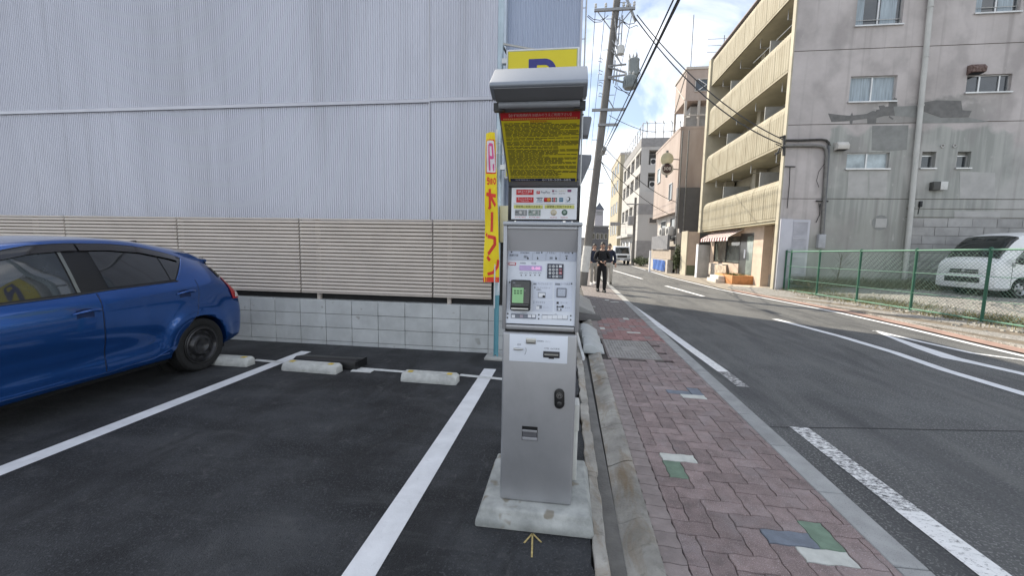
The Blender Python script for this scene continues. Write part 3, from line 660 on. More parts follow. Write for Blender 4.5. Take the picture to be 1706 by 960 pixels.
class Poster:                                          # metric coordinates on the poster, 0..1 both ways
    def pt(s, u, v, d): p = A0+Q.up*(v0+(v1-v0)*v)+Q.n*d; return Vector((x0+(x1-x0)*u, p.y, p.z))
    def rect(s, par, name, u0, u1, w0, w1, m, d=.001, th=.001):
        b = MB(); b.obox(s.pt((u0+u1)/2, (w0+w1)/2, d+th/2), ((x1-x0)*(u1-u0), (v1-v0)*(w1-w0), th), rot); return b.build(name, m, par)
    def text(s, par, body, u, v, w, h, m, d=.0035): return letter(par, body, s.pt(u, v, d), Q.right, Q.up, h*(v1-v0), m, width=w*(x1-x0))
W = Poster(); po = W.rect(pm, 'notice_poster', 0, 1, 0, 1, m_yel)
W.rect(po, 'red_header', 0, 1, .905, 1, m_red, d=.002); W.rect(po, 'navy_footer', .02, .985, .005, .055, m_navy, d=.002)
W.text(po, '【必ず利用規約をお読みのうえご利用下さい】', .5, .965, .78, .040, mat('print_pink', (.75,.55,.5), .6)); W.text(po, '駐車場利用規約', .48, .885, .22, .024, m_red)
W.text(po, '0120-505-685', .71, .031, .42, .046, m_pwhite); W.text(po, '駐車場管理センター', .27, .031, .34, .030, mat('print_dim', (.45,.47,.52), .6))
b = MB(); rr = random.Random(5)
v = .865
while v > .075:
    u = .03; end = rr.choice([.97, .97, .97, .7, .6, .5, .97])
    while u < end:
        w = rr.uniform(.03, .12); b.obox(W.pt(min(u+w/2, .96), v, .0027), ((x1-x0)*w*.9, (v1-v0)*.0085, .0006), rot); u += w+.006
    v -= .0172 if rr.random() < .8 else .026
b.build('small_print', m_ytext, po)['kind'] = 'stuff'
b = MB()
for i in range(34): b.obox(W.pt(.04+.0278*i, .924, .0034), ((x1-x0)*.021, (v1-v0)*.014, .0006), rot)
b.build('small_print', mat('print_orange', (.70,.36,.12), .6), po)['kind'] = 'stuff'
for u, v in ((1.035,.955),(1.02,.03)): b = MB(); b.lathe(W.pt(u, v, .0005), Q.n, [(0,.004),(.003,.003)], 8); b.build('screw', m_ink, pm)

# ================================================================ block wall and louvre fence behind the stalls
YW = 5.45
m_block = mat('concrete_block', (.52, .535, .53), .85, var=.09, vs=3.5, bump=.5, bs=110, rnd=.05, speck=(8, .70, (.36, .36, .34)), blotch=[(1.6,.52,.70,(.40,.41,.40),(1,1,.5),.5)])
m_mortar = mat('mortar', (.17, .17, .165), .9)
bw = thing('block_wall', 'low pale concrete block wall at the back of the parking stalls', 'wall', (-5, YW+.08, 0))
b = MB(); b.box(-14, -.795, YW+.012, YW+.14, -.05, .655); b.build('mortar_core', m_mortar, bw)
b = MB(); b.box(.0035, .4035-.0035, 0, .15, 0, .19); proto = None
cols = [-1.033-.4065*i for i in range(33)]
for c in range(4):
    z0, z1 = [(.465,.668),(.262,.458),(.058,.255),(-.03,.051)][c]
    me_ = None
    for i, xr_ in enumerate(cols):
        if me_ is None:
            b = MB(); b.box(xr_-.4065+.0035, xr_-.0035, YW, YW+.15, z0, z1); o = b.build('block', m_block, bw, bevel=.003, seg=1); me_ = o; x_ref = xr_
        else: share(me_, 'block', bw, (xr_-x_ref, random.uniform(-.0015, .0015), 0))
    b = MB(); b.box(-1.033+.0035, -.80, YW, YW+.15, z0, z1); b.build('block', m_block, bw)
m_louv = mat('louvre_alu', (.60, .535, .47), .45, .1, var=.05, vs=3)
lf = thing('louvre_fence', 'beige aluminium louvre fence on top of the pale block wall', 'fence', (-5, YW+.07, .67))
m_lpost = mat('louvre_post', (.33, .30, .27), .5, .2)
xs = [ay(820,430,YW).x, ay(720.6,430,YW).x, ay(499.5,430,YW).x]; pitch = xs[1]-xs[2]
xs += [xs[2]-pitch*i for i in range(1, 5)]
z_lo, z_hi = .765, 1.845; ns = 20; dz = (z_hi-z_lo-.03)/ns
for a in range(len(xs)-1):
    xR, xL = xs[a]-.012, xs[a+1]+.012
    first = None
    for k in range(ns):
        z = z_lo+.02+dz*k
        if first is None:
            b = MB(); b.prism([(xL,YW+.012,z),(xL,YW-.002,z+.006),(xL,YW-.002,z+.013),(xL,YW+.022,z+dz*.86),(xL,YW+.034,z+dz*.86),(xL,YW+.034,z)], (xR-xL,0,0)); first = b.build('louvre_slat', m_louv, lf)
        else: share(first, 'louvre_slat', lf, (0, 0, dz*k))
    for z0, z1 in ((z_lo, z_lo+.018), (z_hi-.012, z_hi+.006)):
        b = MB(); b.box(xL, xR, YW+.0, YW+.06, z0, z1); b.build('rail', m_louv, lf)
    b = MB(); b.box(xs[a+1]-.006, xs[a+1]+.006, YW+.022, YW+.062, z_lo, z_hi); b.build('joint_strip', m_lpost, lf)
for px in (527, 746, 300, 60):
    x = ay(px, 495, YW).x; b = MB(); b.box(x-.025, x+.025, YW+.06, YW+.11, .655, z_hi); b.build('post', m_louv, lf)
b = MB(); b.box(-14, -.82, YW+.125, YW+.135, .60, 1.80); b.build('louvre_shade_sheet', mat('louvre_shade_dark', (.03,.03,.03), .9), lf)  # added dark sheet: shade of the gap below the louvres put into its colour

# ================================================================ corrugated metal building
YB = 6.0; XC = -.955; HB = 7.4
m_corr = mat('corrugated_steel', (.60, .61, .675), .36, .15, var=.04, vs=.7, col2=(.655, .665, .73), stretch=(1, 1, .25), bump=.04, bs=30, spec=.5, blotch=[(1.4,.52,.72,(.44,.445,.48),(3.5,1,.07),.45),(.5,.50,.68,(.52,.525,.57),(1,1,.5),.5)])
m_corr2 = mat('corrugated_steel_sky_tint', (.44, .49, .60), .36, .2, var=.05, vs=.7, stretch=(1, 1, .25), spec=.5)  # same sheets tinted bluer, sky reflection put into the colour
m_flash = mat('flashing', (.50, .50, .53), .35, .4, var=.04)
mb = thing('metal_building', 'tall pale building clad in ribbed metal sheets behind louvre fence', 'building', (-6, 9, 0))
def corrugated(name, x0, x1, y, z0, z1, m, pitch=.0362):
    b = MB(); n = int(round((x1-x0)/pitch)); p = (x1-x0)/n; prof = []
    for i in range(n):
        x = x0+i*p; prof += [(x, 0), (x+p*.42, 0), (x+p*.54, -.013), (x+p*.86, -.013), (x+p*.98, 0)]
    prof.append((x1, 0)); vs = []
    for x, d in prof: vs += [(x, y+d, z0), (x, y+d, z1)]
    fs = [(2*i, 2*i+2, 2*i+3, 2*i+1) for i in range(len(prof)-1)]
    b.add(vs, fs); return b.build(name, m, mb)
zf = 3.63
sheets = [-17.2, -13.2, -9.2, -5.6, -2.067, XC-.03]
for i in range(5):
    corrugated('wall_sheet', sheets[i], sheets[i+1], YB-(.004 if i == 4 else 0), .6, zf, m_corr); corrugated('wall_sheet', sheets[i], sheets[i+1], YB-.012-(.004 if i == 4 else 0), zf+.0, HB, m_corr)
    b = MB(); dz_ = .012 if i == 4 else 0; b.prism([(sheets[i],YB-.026,zf-.03+dz_),(sheets[i],YB-.036,zf-.028+dz_),(sheets[i],YB-.032,zf+.018+dz_),(sheets[i],YB-.01,zf+.035+dz_)], (sheets[i+1]-sheets[i],0,0)); b.build('flashing', m_flash, mb)
    b = MB(); b.box(sheets[i+1]-.004, sheets[i+1]+.012, YB-.0345, YB-.01, .6, HB); b.build('sheet_joint', m_flash, mb) if i == 3 else None
b = MB(); b.box(XC-.035, XC+.025, YB-.045, YB+.14, .4, HB); b.build('corner_trim', mat('trim_blue', (.50,.56,.62), .4, .3), mb)
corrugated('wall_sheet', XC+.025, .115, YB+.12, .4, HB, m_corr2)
b = MB(); b.box(.105, .135, YB+.085, YB+.2, .4, HB); b.build('corner_trim', m_flash, mb)
b = MB(); b.box(-17.2, .12, YB+.15, 13.4, .0, HB-.05); b.build('core', mat('wall_core', (.45,.46,.48), .6), mb)
b = MB(); b.box(-17.3, .16, YB-.06, 13.45, HB-.05, HB+.08); b.build('roof', m_flash, mb)
# conduit with rungs on the street corner, drain pipe
b = MB(); xx = .185; b.tube([(xx,6.2,2.2),(xx,6.2,HB)], .012, 6)
b.build('conduit', m_steel, mb)
for z in [2.4+.42*i for i in range(12)]: b = MB(); b.tube([(.13,6.2,z),(.19,6.2,z)], .006, 5); b.build('bracket', m_steel, mb)
for i, (p0, p1, lab) in enumerate((((968,193),(985,225),'small grey wall lamp box high on the metal building corner'),((968,258),(984,304),'grey signboard edge sticking out from the metal building corner'))):
    Y = [8.4, 9.2][i]; a, c = ay(*p0, Y), ay(*p1, Y)
    o = thing(['wall_lamp','wall_signboard'][i], lab, ['lamp','signboard'][i], (.14, Y, c.z))
    b = MB()
    if i == 0: b.prism([(.13,Y,a.z),(c.x-.02,Y,a.z-.01),(c.x,Y,a.z-.05),(c.x-.05,Y,c.z),(.2,Y,c.z)], (0,.3,0))
    else: b.prism([(.13,Y,a.z+.02),(c.x,Y,a.z),(c.x,Y,a.z-.10),(.30,Y,c.z),(.13,Y,c.z)], (0,.5,0))
    b.build('housing', mat('lamp_grey', (.22,.23,.25), .6), o, bevel=.01)
    b = MB(); b.box(.118, .2, Y+.1, Y+.16, c.z+.1, c.z+.16); b.build('arm', m_steel, o)

# ================================================================ sign post, P sign, flag
m_teal = mat('pale_blue_paint', (.30, .47, .52), .45, .2, var=.08, vs=6); m_teald = mat('blue_pole_low', (.11, .30, .36), .5, .1, var=.08, vs=6)
pp = gd(826, 598); YP = pp.y
sg = thing('parking_sign', 'yellow parking sign with blue letter on a pale blue post', 'sign', (pp.x, YP, 0))
b = MB(); b.cyl((pp.x,YP,.0),(pp.x,YP,.86),.033,n=16); b.build('post_base', m_teald, sg, smooth=40)
b = MB(); b.cyl((pp.x,YP,.86),(pp.x+.0,YP,4.9),.038,n=16); b.build('post', mat('post_light', (.46,.55,.60), .4, .3), sg, smooth=40)
b = MB(); b.box(pp.x-.14, pp.x+.16, YP-.11, YP+.14, 0, .035); b.build('footing', m_conc, sg, bevel=.008)
for z in (.05,): b = MB(); b.cyl((pp.x,YP-.034,z),(pp.x,YP-.042,z),.016,n=8); b.build('bolt', m_chrome, sg)
YS_ = YP-.02
a, c = ay(845, 87, YS_), ay(965, 84, YS_); zb = 2.35
b = MB(); b.box(a.x, c.x, YS_-.07, YS_+.07, zb, a.z-.0); sb = b.build('sign_box', mat('sign_frame', (.66,.67,.68), .4, .2), sg, bevel=.008)
b = MB(); b.box(a.x+.018, c.x-.018, YS_-.073, YS_-.0702, zb+.02, a.z-.02); b.build('sign_edge', mat('sign_edge_green', (.35,.38,.20), .5), sg)
b = MB(); b.box(a.x+.028, c.x-.028, YS_-.0755, YS_-.0735, zb+.03, a.z-.03); b.build('sign_face', mat('sign_yellow', (.74,.62,.015), .4, var=.03), sg)
me = text_mesh('P', 1.0); ys = [v.co.y for v in me.vertices]; xs_ = [v.co.x for v in me.vertices]
lp0, lp1 = ay(881, 98, YS_-.08), ay(927, 98, YS_-.08); ph = .50; hh = max(ys)-min(ys); hw = max(xs_)-min(xs_); bold = .02
for v in me.vertices:
    v.co = Vector((lp0.x+(lp1.x-lp0.x)*(v.co.x-min(xs_))/hw, YS_-.0775, lp0.z-ph+ph*(v.co.y-min(ys))/hh)) - Vector((pp.x, YP, 0))
me.materials.append(mat('sign_blue', (.035,.035,.22), .45)); bpy.data.meshes.remove(me)
pw, x0 = lp1.x-lp0.x, lp0.x; zt = lp0.z; st = pw*.30; b = MB(); y_ = YS_-.0785; th = .003
def face(pts): b.prism([(x, y_, z) for x, z in pts], (0, th, 0))
bowl = .56*ph; r_o = bowl/2
out_ = [(x0+pw-r_o+r_o*math.cos(t), zt-r_o+r_o*math.sin(t)) for t in [math.pi/2-math.pi*i/16 for i in range(17)]]
inn_ = [(x0+pw-r_o+(r_o-st*.72)*math.cos(t), zt-r_o+(r_o-st*.72)*math.sin(t)) for t in [math.pi/2-math.pi*i/16 for i in range(17)]]
face([(x0, zt), (x0, zt-ph), (x0+st, zt-ph), (x0+st, zt)])
oo = [(x0+st, zt)]+out_+[(x0+st, zt-bowl)]; ii = [(x0+st, zt-st*.72)]+inn_+[(x0+st, zt-bowl+st*.72)]
for i in range(len(oo)-1): face([oo[i], oo[i+1], ii[i+1], ii[i]])
b.build('letter', mat('sign_blue', (.035,.035,.22), .45), sg)
p1 = ay(838, 72, YP); p2 = ay(900, 84, YP)
b = MB(); b.tube([(pp.x,YP,p1.z),p2], .014, 6); b.build('stay', m_steel, sg)
b = MB(); b.tube([(pp.x+.02,YP,p1.z-.02),(a.x,YP,a.z-.02)], .012, 6); b.build('stay', m_black, sg)
for z in (a.z-.10, a.z-.24, 2.5): b = MB(); b.box(pp.x, a.x, YP-.03, YP+.03, z-.03, z+.03); b.build('bracket', m_steel, sg)
b = MB(); q0 = ay(832, 342, YP-.1); q1 = ay(848, 400, YP-.1); b.box(q0.x, q0.x+.2, YP-.06, YP+.06, 1.55, q0.z); b.build('control_box', mat('cream_box', (.58,.54,.36), .5), sg, bevel=.006)

m_flag = mat('flag_yellow', (.86, .66, .015), .7, var=.05, vs=5); m_flagr = mat('flag_red', (.70, .05, .03), .7); m_flagw = mat('flag_white', (.80, .74, .78), .7); m_pink = mat('flag_pink', (.72, .10, .30), .7)
fl = thing('banner_flag', 'narrow yellow banner with red lettering seen from behind, tied to the blue post', 'flag', (pp.x, YP-.08, 0))
YFL = YP-.10
ft = ay(822, 222, YFL).z; fb_ = ay(820, 470, YFL).z
def fpt(u, v, d=0.):                                   # u 0 pole side (right) .. 1 free side, v 0 bottom .. 1 top
    z = fb_+(ft-fb_)*v
    pxl = 806+4*v**1.5; pxr = 832-7*v**2
    yy = 470-248*v
    l = ay(pxl, yy-3, YFL).x; r = ay(pxr, yy, YFL).x
    x = r+(l-r)*u
    w = .022*math.sin(u*5+v*9)+.014*math.sin(v*17+u*2)+.05*u*math.sin(v*3.0)
    return Vector((x, YFL+w-.03-d, z + .02*(1-u)*0 - .035*u*(1-v)*0 + (.06*(1-u) if v > .97 else 0)*0))
b = MB(); b.grid(lambda u, v: fpt(u, v), 10, 40); b.build('cloth', m_flag, fl, smooth=60, solid=.002)
def fpatch(u0, u1, v0, v1, m, name='print', d=.004, n=6): b = MB(); b.grid(lambda s, t: fpt(u0+(u1-u0)*s, v0+(v1-v0)*t, d), n, n*2); return b.build(name, m, fl, smooth=60)
def fstroke(pts, w, m, d=.005):
    b = MB(); vs = []; fs = []; P = []
    for (a0, b0), (a1, b1) in zip(pts, pts[1:]):
        for k in range(5): P.append((a0+(a1-a0)*k/5, b0+(b1-b0)*k/5))
    P.append(pts[-1]); AS = 7.2
    for i, (u, v) in enumerate(P):
        du = P[min(i+1, len(P)-1)][0]-P[max(i-1, 0)][0]; dv = (P[min(i+1, len(P)-1)][1]-P[max(i-1, 0)][1])*AS; l = math.hypot(du, dv) or 1
        nu, nv = -dv/l*w, du/l*w/AS; vs += [fpt(u+nu, v+nv, d), fpt(u-nu, v-nv, d)]
    for i in range(len(P)-1): fs.append((2*i, 2*i+1, 2*i+3, 2*i+2))
    b.add(vs, fs); b.build('print', m, fl, smooth=60)
fpatch(.0, 1, .0, .035, m_flagr, d=.003)
fpatch(.08, .92, .735, .955, m_flagr, d=.003); fpatch(.14, .86, .745, .945, m_flagw, d=.0045)
fstroke([(.62,.92),(.62,.84),(.30,.84),(.30,.92),(.62,.92)], .07, m_pink, .006); fstroke([(.62,.84),(.62,.755)], .07, m_pink, .006); fstroke([(.30,.80),(.30,.755)], .06, m_pink, .006)
# "One" read through the cloth, then the katakana, mirrored because we see the back
for pts in ([(.16,.70),(.10,.68),(.20,.665),(.32,.68),(.26,.705),(.16,.70)], [(.44,.665),(.44,.70),(.54,.70),(.54,.665)], [(.66,.69),(.82,.69),(.78,.71),(.68,.705),(.66,.68),(.72,.665),(.82,.672)]): fstroke(pts, .035, m_flagr)
fstroke([(.12,.585),(.88,.60)], .088, m_flagr); fstroke([(.62,.635),(.62,.505),(.72,.515)], .088, m_flagr); fstroke([(.58,.59),(.18,.52)], .088, m_flagr)
fstroke([(.46,.48),(.48,.345)], .10, m_flagr)
fstroke([(.78,.315),(.24,.305),(.24,.26),(.62,.20),(.70,.195)], .088, m_flagr)
fstroke([(.82,.335),(.90,.325),(.82,.315)], .05, m_flagr)
fstroke([(.74,.175),(.56,.15)], .08, m_flagr); fstroke([(.06,.155),(.12,.11),(.40,.065),(.72,.055)], .08, m_flagr)
b = MB(); q = fpt(0, 1); b.tube([(q.x+.02,YFL,.7),(q.x+.02,YFL,ft+.05)], .010, 6); b.build('flag_pole', mat('flag_pole_white', (.6,.62,.62), .4), fl)
b = MB(); b.tube([(q.x+.03,YFL,ft-.1),(q.x+.10,YFL-.01,ft-.14),(q.x+.10,YFL,ft-.26),(q.x+.03,YFL,ft-.24)], .006, 5); b.build('tie', m_steel, fl)
b = MB(); b.tube([fpt(0,.0)+Vector((.0,0,0)), fpt(0,0)+Vector((-.01,0,-.12))], .006, 5); b.build('tie', m_pwhite, fl)

# ================================================================ wheel stops, lock plate
m_stop = mat('stop_concrete', (.50, .505, .48), .85, var=.10, vs=14, bump=.5, bs=90, blotch=[(5,.54,.68,(.28,.28,.265),(1,1,1),.55),(18,.62,.70,(.12,.12,.12),(.5,1.5,1),.5)]); m_reflect = mat('reflector_yellow', (.60, .44, .06), .4)
def wheel_stop(cx, cy, w, label, rz=0):
    t = thing('wheel_stop', label, 'wheel stop', (cx, cy, 0), 'concrete wheel stops in the parking stalls')
    prof = [(-.075,0),(-.070,.05),(-.045,.098),(.055,.104),(.072,.09),(.080,0)]; h = w/2
    rings = []
    for x, k in ((-h, .0), (-h+.03, 1.0), (h-.03, 1.0), (h, .0)):
        rings.append([(x, y*(1 if k else .9), z*(1 if k else .82)) for y, z in prof])
    b = MB(); b.loft(rings)
    o = b.build('block', m_stop, None, bevel=.006, fix=True); o.parent = t; ORG[o.name] = Vector((cx, cy, 0))
    for x in (-.22*w/.62, .22*w/.62):
        b = MB(); b.obox((x, .0, .1035), (.055, .055, .006)); r = b.build('reflector', m_reflect, None, bevel=.002); r.parent = t
    t.rotation_euler = (0, 0, rz); return t
wheel_stop(-4.03, 4.30, .60, 'concrete wheel stop half hidden behind the blue car rear wheel')
wheel_stop(-2.90, 4.25, .70, 'concrete wheel stop with a black flap plate lying behind it', R(-2))
wheel_stop(-1.43, 4.15, .63, 'concrete wheel stop nearest to the machine, in front of the sign post', R(-1))
fp = thing('lock_flap', 'black steel flap plate lying behind the middle wheel stop', 'flap plate', (-2.85, 4.45, 0))
b = MB(); b.prism([(-3.22,4.36,.005),(-3.22,4.37,.10),(-3.22,4.42,.118),(-3.22,4.60,.09),(-3.22,4.64,.005)], (.80,0,0)); b.build('plate', mat('flap_black', (.012,.012,.013), .45), fp, bevel=.006)
b = MB(); b.box(-2.42,-2.405,4.36,4.62,.005,.10); b.build('side_plate', m_black, fp)

# ================================================================ ramps and scraps by the gutter
m_ramp = mat('ramp_plastic', (.43, .45, .45), .6, var=.08, vs=6, bump=.2)
rp_ = thing('kerb_ramp', 'pale grey kerb ramp blocks lying over the gutter', 'ramp', (.42, 6.4, 0))
y = 5.72
for i in range(3):
    b = MB(); b.prism([(.30,y,.0),(.30,y,.11),(.345,y,.125),(.43,y,.115),(.50,y,.075),(.60,y,.012),(.60,y,.0)], (.02,.56,0)); b.build('ramp_block', m_ramp, rp_, bevel=.012); y += .575
ss = thing('bent_strip', 'white bent metal strip standing at the edge of the lot', 'metal strip', (.24, 5.5, 0))
b = MB(); pts = [ay(961,555,6.3), ay(966,575,5.9), ay(972,596,5.5), ay(971,608,5.35)]
b.tube(pts, [.02,.022,.02,.014], 5); b.build('strip', mat('strip_white', (.70,.71,.70), .4, .2), ss, smooth=40)
wp = thing('steel_ramp', 'large grey steel ramp plate sloping up beside the dark pavers', 'ramp', (.5, 10, 0))
b = MB(); p = gd(992, 526); b.prism([(.15,p.y,.02),(p.x,p.y,.02),(p.x,p.y,.045),(.15,p.y,.30)], (.02, 2.6, 0)); b.build('plate', mat('plate_grey', (.34,.335,.32), .6, .1, var=.1), wp, bevel=.006)
b = MB(); b.box(.25,.5,p.y+.3,p.y+2.2,.0,.045); b.build('support', m_black, wp)
wp = thing('rubber_ramp', 'low dark rubber ramp lying in front of the steel ramp plate', 'ramp', (.5, 8.6, 0))
b = MB(); b.prism([(.15,8.3,.01),(.72,8.35,.01),(.80,8.42,.03),(.15,8.42,.10)], (.0,.55,0)); b.build('wedge', mat('rubber_grey', (.10,.095,.09), .8, var=.15), wp, bevel=.008)

# ================================================================ blue hatchback
def catmull(P, t):
    i = min(int(t), len(P)-2); f = t-i
    p0, p1, p2, p3 = P[max(i-1, 0)], P[i], P[i+1], P[min(i+2, len(P)-1)]
    return [.5*((2*b_)+(-a+c)*f+(2*a-5*b_+4*c-d)*f*f+(-a+3*b_-3*c+d)*f**3) for a, b_, c, d in zip(p0, p1, p2, p3)]
m_blue = mat('blue_car_paint', (.006, .075, .30), .20, .7, var=.05, vs=2, coat=1., spec=.6)
m_cglass = mat('car_glass', (.010, .012, .013), .03, var=.1, coat=.6, spec=.9); m_cglass2 = mat('car_glass_clear', (.030, .034, .034), .02, var=.5, vs=3, coat=.6, spec=.9)
m_trim = mat('black_trim', (.008,.008,.009), .30, var=.1); m_rubber = mat('tyre_rubber', (.009,.009,.009), .8, var=.2, vs=30, bump=.3, bs=90)
m_rim = mat('black_steel_rim', (.045,.045,.048), .28, .5); m_taill = mat('tail_red', (.38,.015,.02), .12, coat=.6); m_tailc = mat('tail_clear', (.60,.52,.50), .1, coat=.6)
m_under = mat('underbody', (.008,.008,.008), .9)
CX = -4.985
#   y     scale bot  shldr belt  wb   rail  wr   roof
ST = [(.72,.70,.30,.52,.58,.60,.60,.52,.61),(.80,.86,.22,.62,.69,.68,.72,.60,.73),(1.05,.95,.19,.74,.82,.76,.86,.66,.88),(1.45,1.,.19,.81,.90,.79,.95,.68,.98),
      (1.80,1.,.19,.84,.935,.79,1.03,.67,1.07),(2.12,1.,.19,.865,.955,.785,1.22,.64,1.27),(2.45,1.,.20,.88,.97,.785,1.365,.615,1.42),(2.80,1.,.205,.895,.99,.785,1.43,.60,1.485),
      (3.20,1.,.205,.915,1.02,.785,1.455,.60,1.515),(3.60,1.,.205,.93,1.045,.785,1.435,.595,1.505),(4.00,1.,.205,.94,1.06,.78,1.345,.585,1.455),(4.28,1.,.21,.94,1.065,.765,1.265,.57,1.40),
      (4.46,.99,.225,.92,1.04,.74,1.195,.575,1.325),(4.58,.975,.25,.86,.965,.71,1.05,.57,1.15),(4.66,.955,.27,.76,.87,.69,.90,.56,.93),(4.70,.93,.30,.66,.76,.70,.79,.58,.80),(4.71,.90,.36,.58,.66,.72,.69,.60,.69)]
def half(row):
    y, s, bo, sh, be, wb, ra, wr, ro = row
    w = .853*s; m1 = bo+.05; m2 = bo+(sh-bo)*.34; m3 = bo+(sh-bo)*.66
    return [(0,bo),(.60*s,bo),(w*.93,bo+.015),(w*.975,m1+.02),(w*.985,m2),(w*.998,m3),(w*.985,sh),(wb,be),(wb+(wr-wb)*.5+.012,be+(ra-be)*.5),(wr,ra),(wr-.11,ra+(ro-ra)*.62),(wr*.45,ro-.006),(0,ro)]
HALF = [half(r) for r in ST]; YST = [[r[0]] for r in ST]
def car_pt(k, t, side=1, d=0.):
    """k station parameter, t parameter across the half section (0 sill centre .. 12 roof centre)"""
    pts = [catmull([h[i] for h in HALF], k) for i in range(13)]; w, z = catmull(pts, t); y = catmull(YST, k)[0]
    if .3 < z < .95 and t < 8:
        for wy in (4.06, 1.52):
            q = math.hypot(y-wy, z-.30); w += .028*math.exp(-((q-.385)/.075)**2)
        w -= .016*math.exp(-((z-.44)/.10)**2)*max(0, min(1, (3.7-y)*2))*max(0, min(1, (y-1.95)*2))
    return Vector((CX+side*w, y, z))
def k_of(y):
    a, b_ = 0., len(ST)-1.
    for _ in range(40):
        m = (a+b_)/2
        if catmull(YST, m)[0] < y: a = m
        else: b_ = m
    return a
def t_of(k, z, lo=2.2, hi=9.6):
    for _ in range(30):
        m = (lo+hi)/2
        if car_pt(k, m).z < z: lo = m
        else: hi = m
    return lo
def skin(y, z, side=1, d=0.):                          # point on the flank at length y and height z, lifted by d
    k = k_of(y); t = t_of(k, z); p = car_pt(k, t, side); e = .02
    a = car_pt(min(k+e, len(ST)-1), t, side)-car_pt(max(k-e, 0), t, side); c = car_pt(k, t+e, side)-car_pt(k, t-e, side)
    n = a.cross(c).normalized()
    if n.x*side < 0: n = -n
    return p+n*d
car = thing('parked_car', 'glossy blue hatchback parked tail first in the left stall, black steel wheels', 'car', (CX, 2.7, 0))
b = MB(); rings = []; NK = 72; TS = [i*.4 for i in range(31)]
for i in range(NK+1):
    k = i/NK*(len(ST)-1); r = [car_pt(k, t, 1) for t in TS]; l = [car_pt(k, t, -1) for t in TS[1:-1]]; rings.append(r+l[::-1])
b.loft(rings); body = b.build('body', m_blue, car, smooth=50, fix=True)
cut = MB()
for wy in (4.06, 1.52):
    for s in (1, -1): cut.cyl((CX+s*.60, wy, .30), (CX+s*1.0, wy, .30), .345, n=36)
co = cut.build('cutter', m_under, car)
md = body.modifiers.new('arch', 'BOOLEAN'); md.operation = 'DIFFERENCE'; md.object = co; md.solver = 'EXACT'
dg = bpy.context.evaluated_depsgraph_get(); dg.update(); me = bpy.data.meshes.new_from_object(body.evaluated_get(dg))
body.modifiers.clear(); body.data = me; bpy.data.objects.remove(co)
me.polygons.foreach_set('use_smooth', [True]*len(me.polygons)); me.set_sharp_from_angle(angle=R(50))
def patch(name, fy0, fy1, fz0, fz1, m, d=.003, nu=14, nv=10, side=1, parent=None, th=.003):
    """a panel of the flank between two edges y = fy(z fraction) and two edges z = fz(y fraction)"""
    def f(u, v):
        y0, y1 = fy0(v), fy1(v); y = y0+(y1-y0)*u; z0, z1 = fz0(y), fz1(y); return skin(y, z0+(z1-z0)*v, side, d)
    b = MB(); b.grid(f, nu, nv); return b.build(name, m, parent or car, smooth=45, solid=th)
def interp(P):
    def f(x):
        for (a, b_), (c, d) in zip(P, P[1:]):
            if x <= c: return b_+(d-b_)*max(0, (x-a))/(c-a)
        return P[-1][1]
    return f
belt = interp([(1.9,.965),(2.46,.985),(2.9,1.005),(3.23,1.03),(3.85,1.055),(4.2,1.06)])
wtop = interp([(1.9,1.06),(2.12,1.19),(2.45,1.335),(2.75,1.405),(3.0,1.428),(3.3,1.432),(3.6,1.405),(3.9,1.335),(4.1,1.27)])
sill = interp([(1.8,.265),(3.66,.275),(3.75,.30),(3.86,.44)])
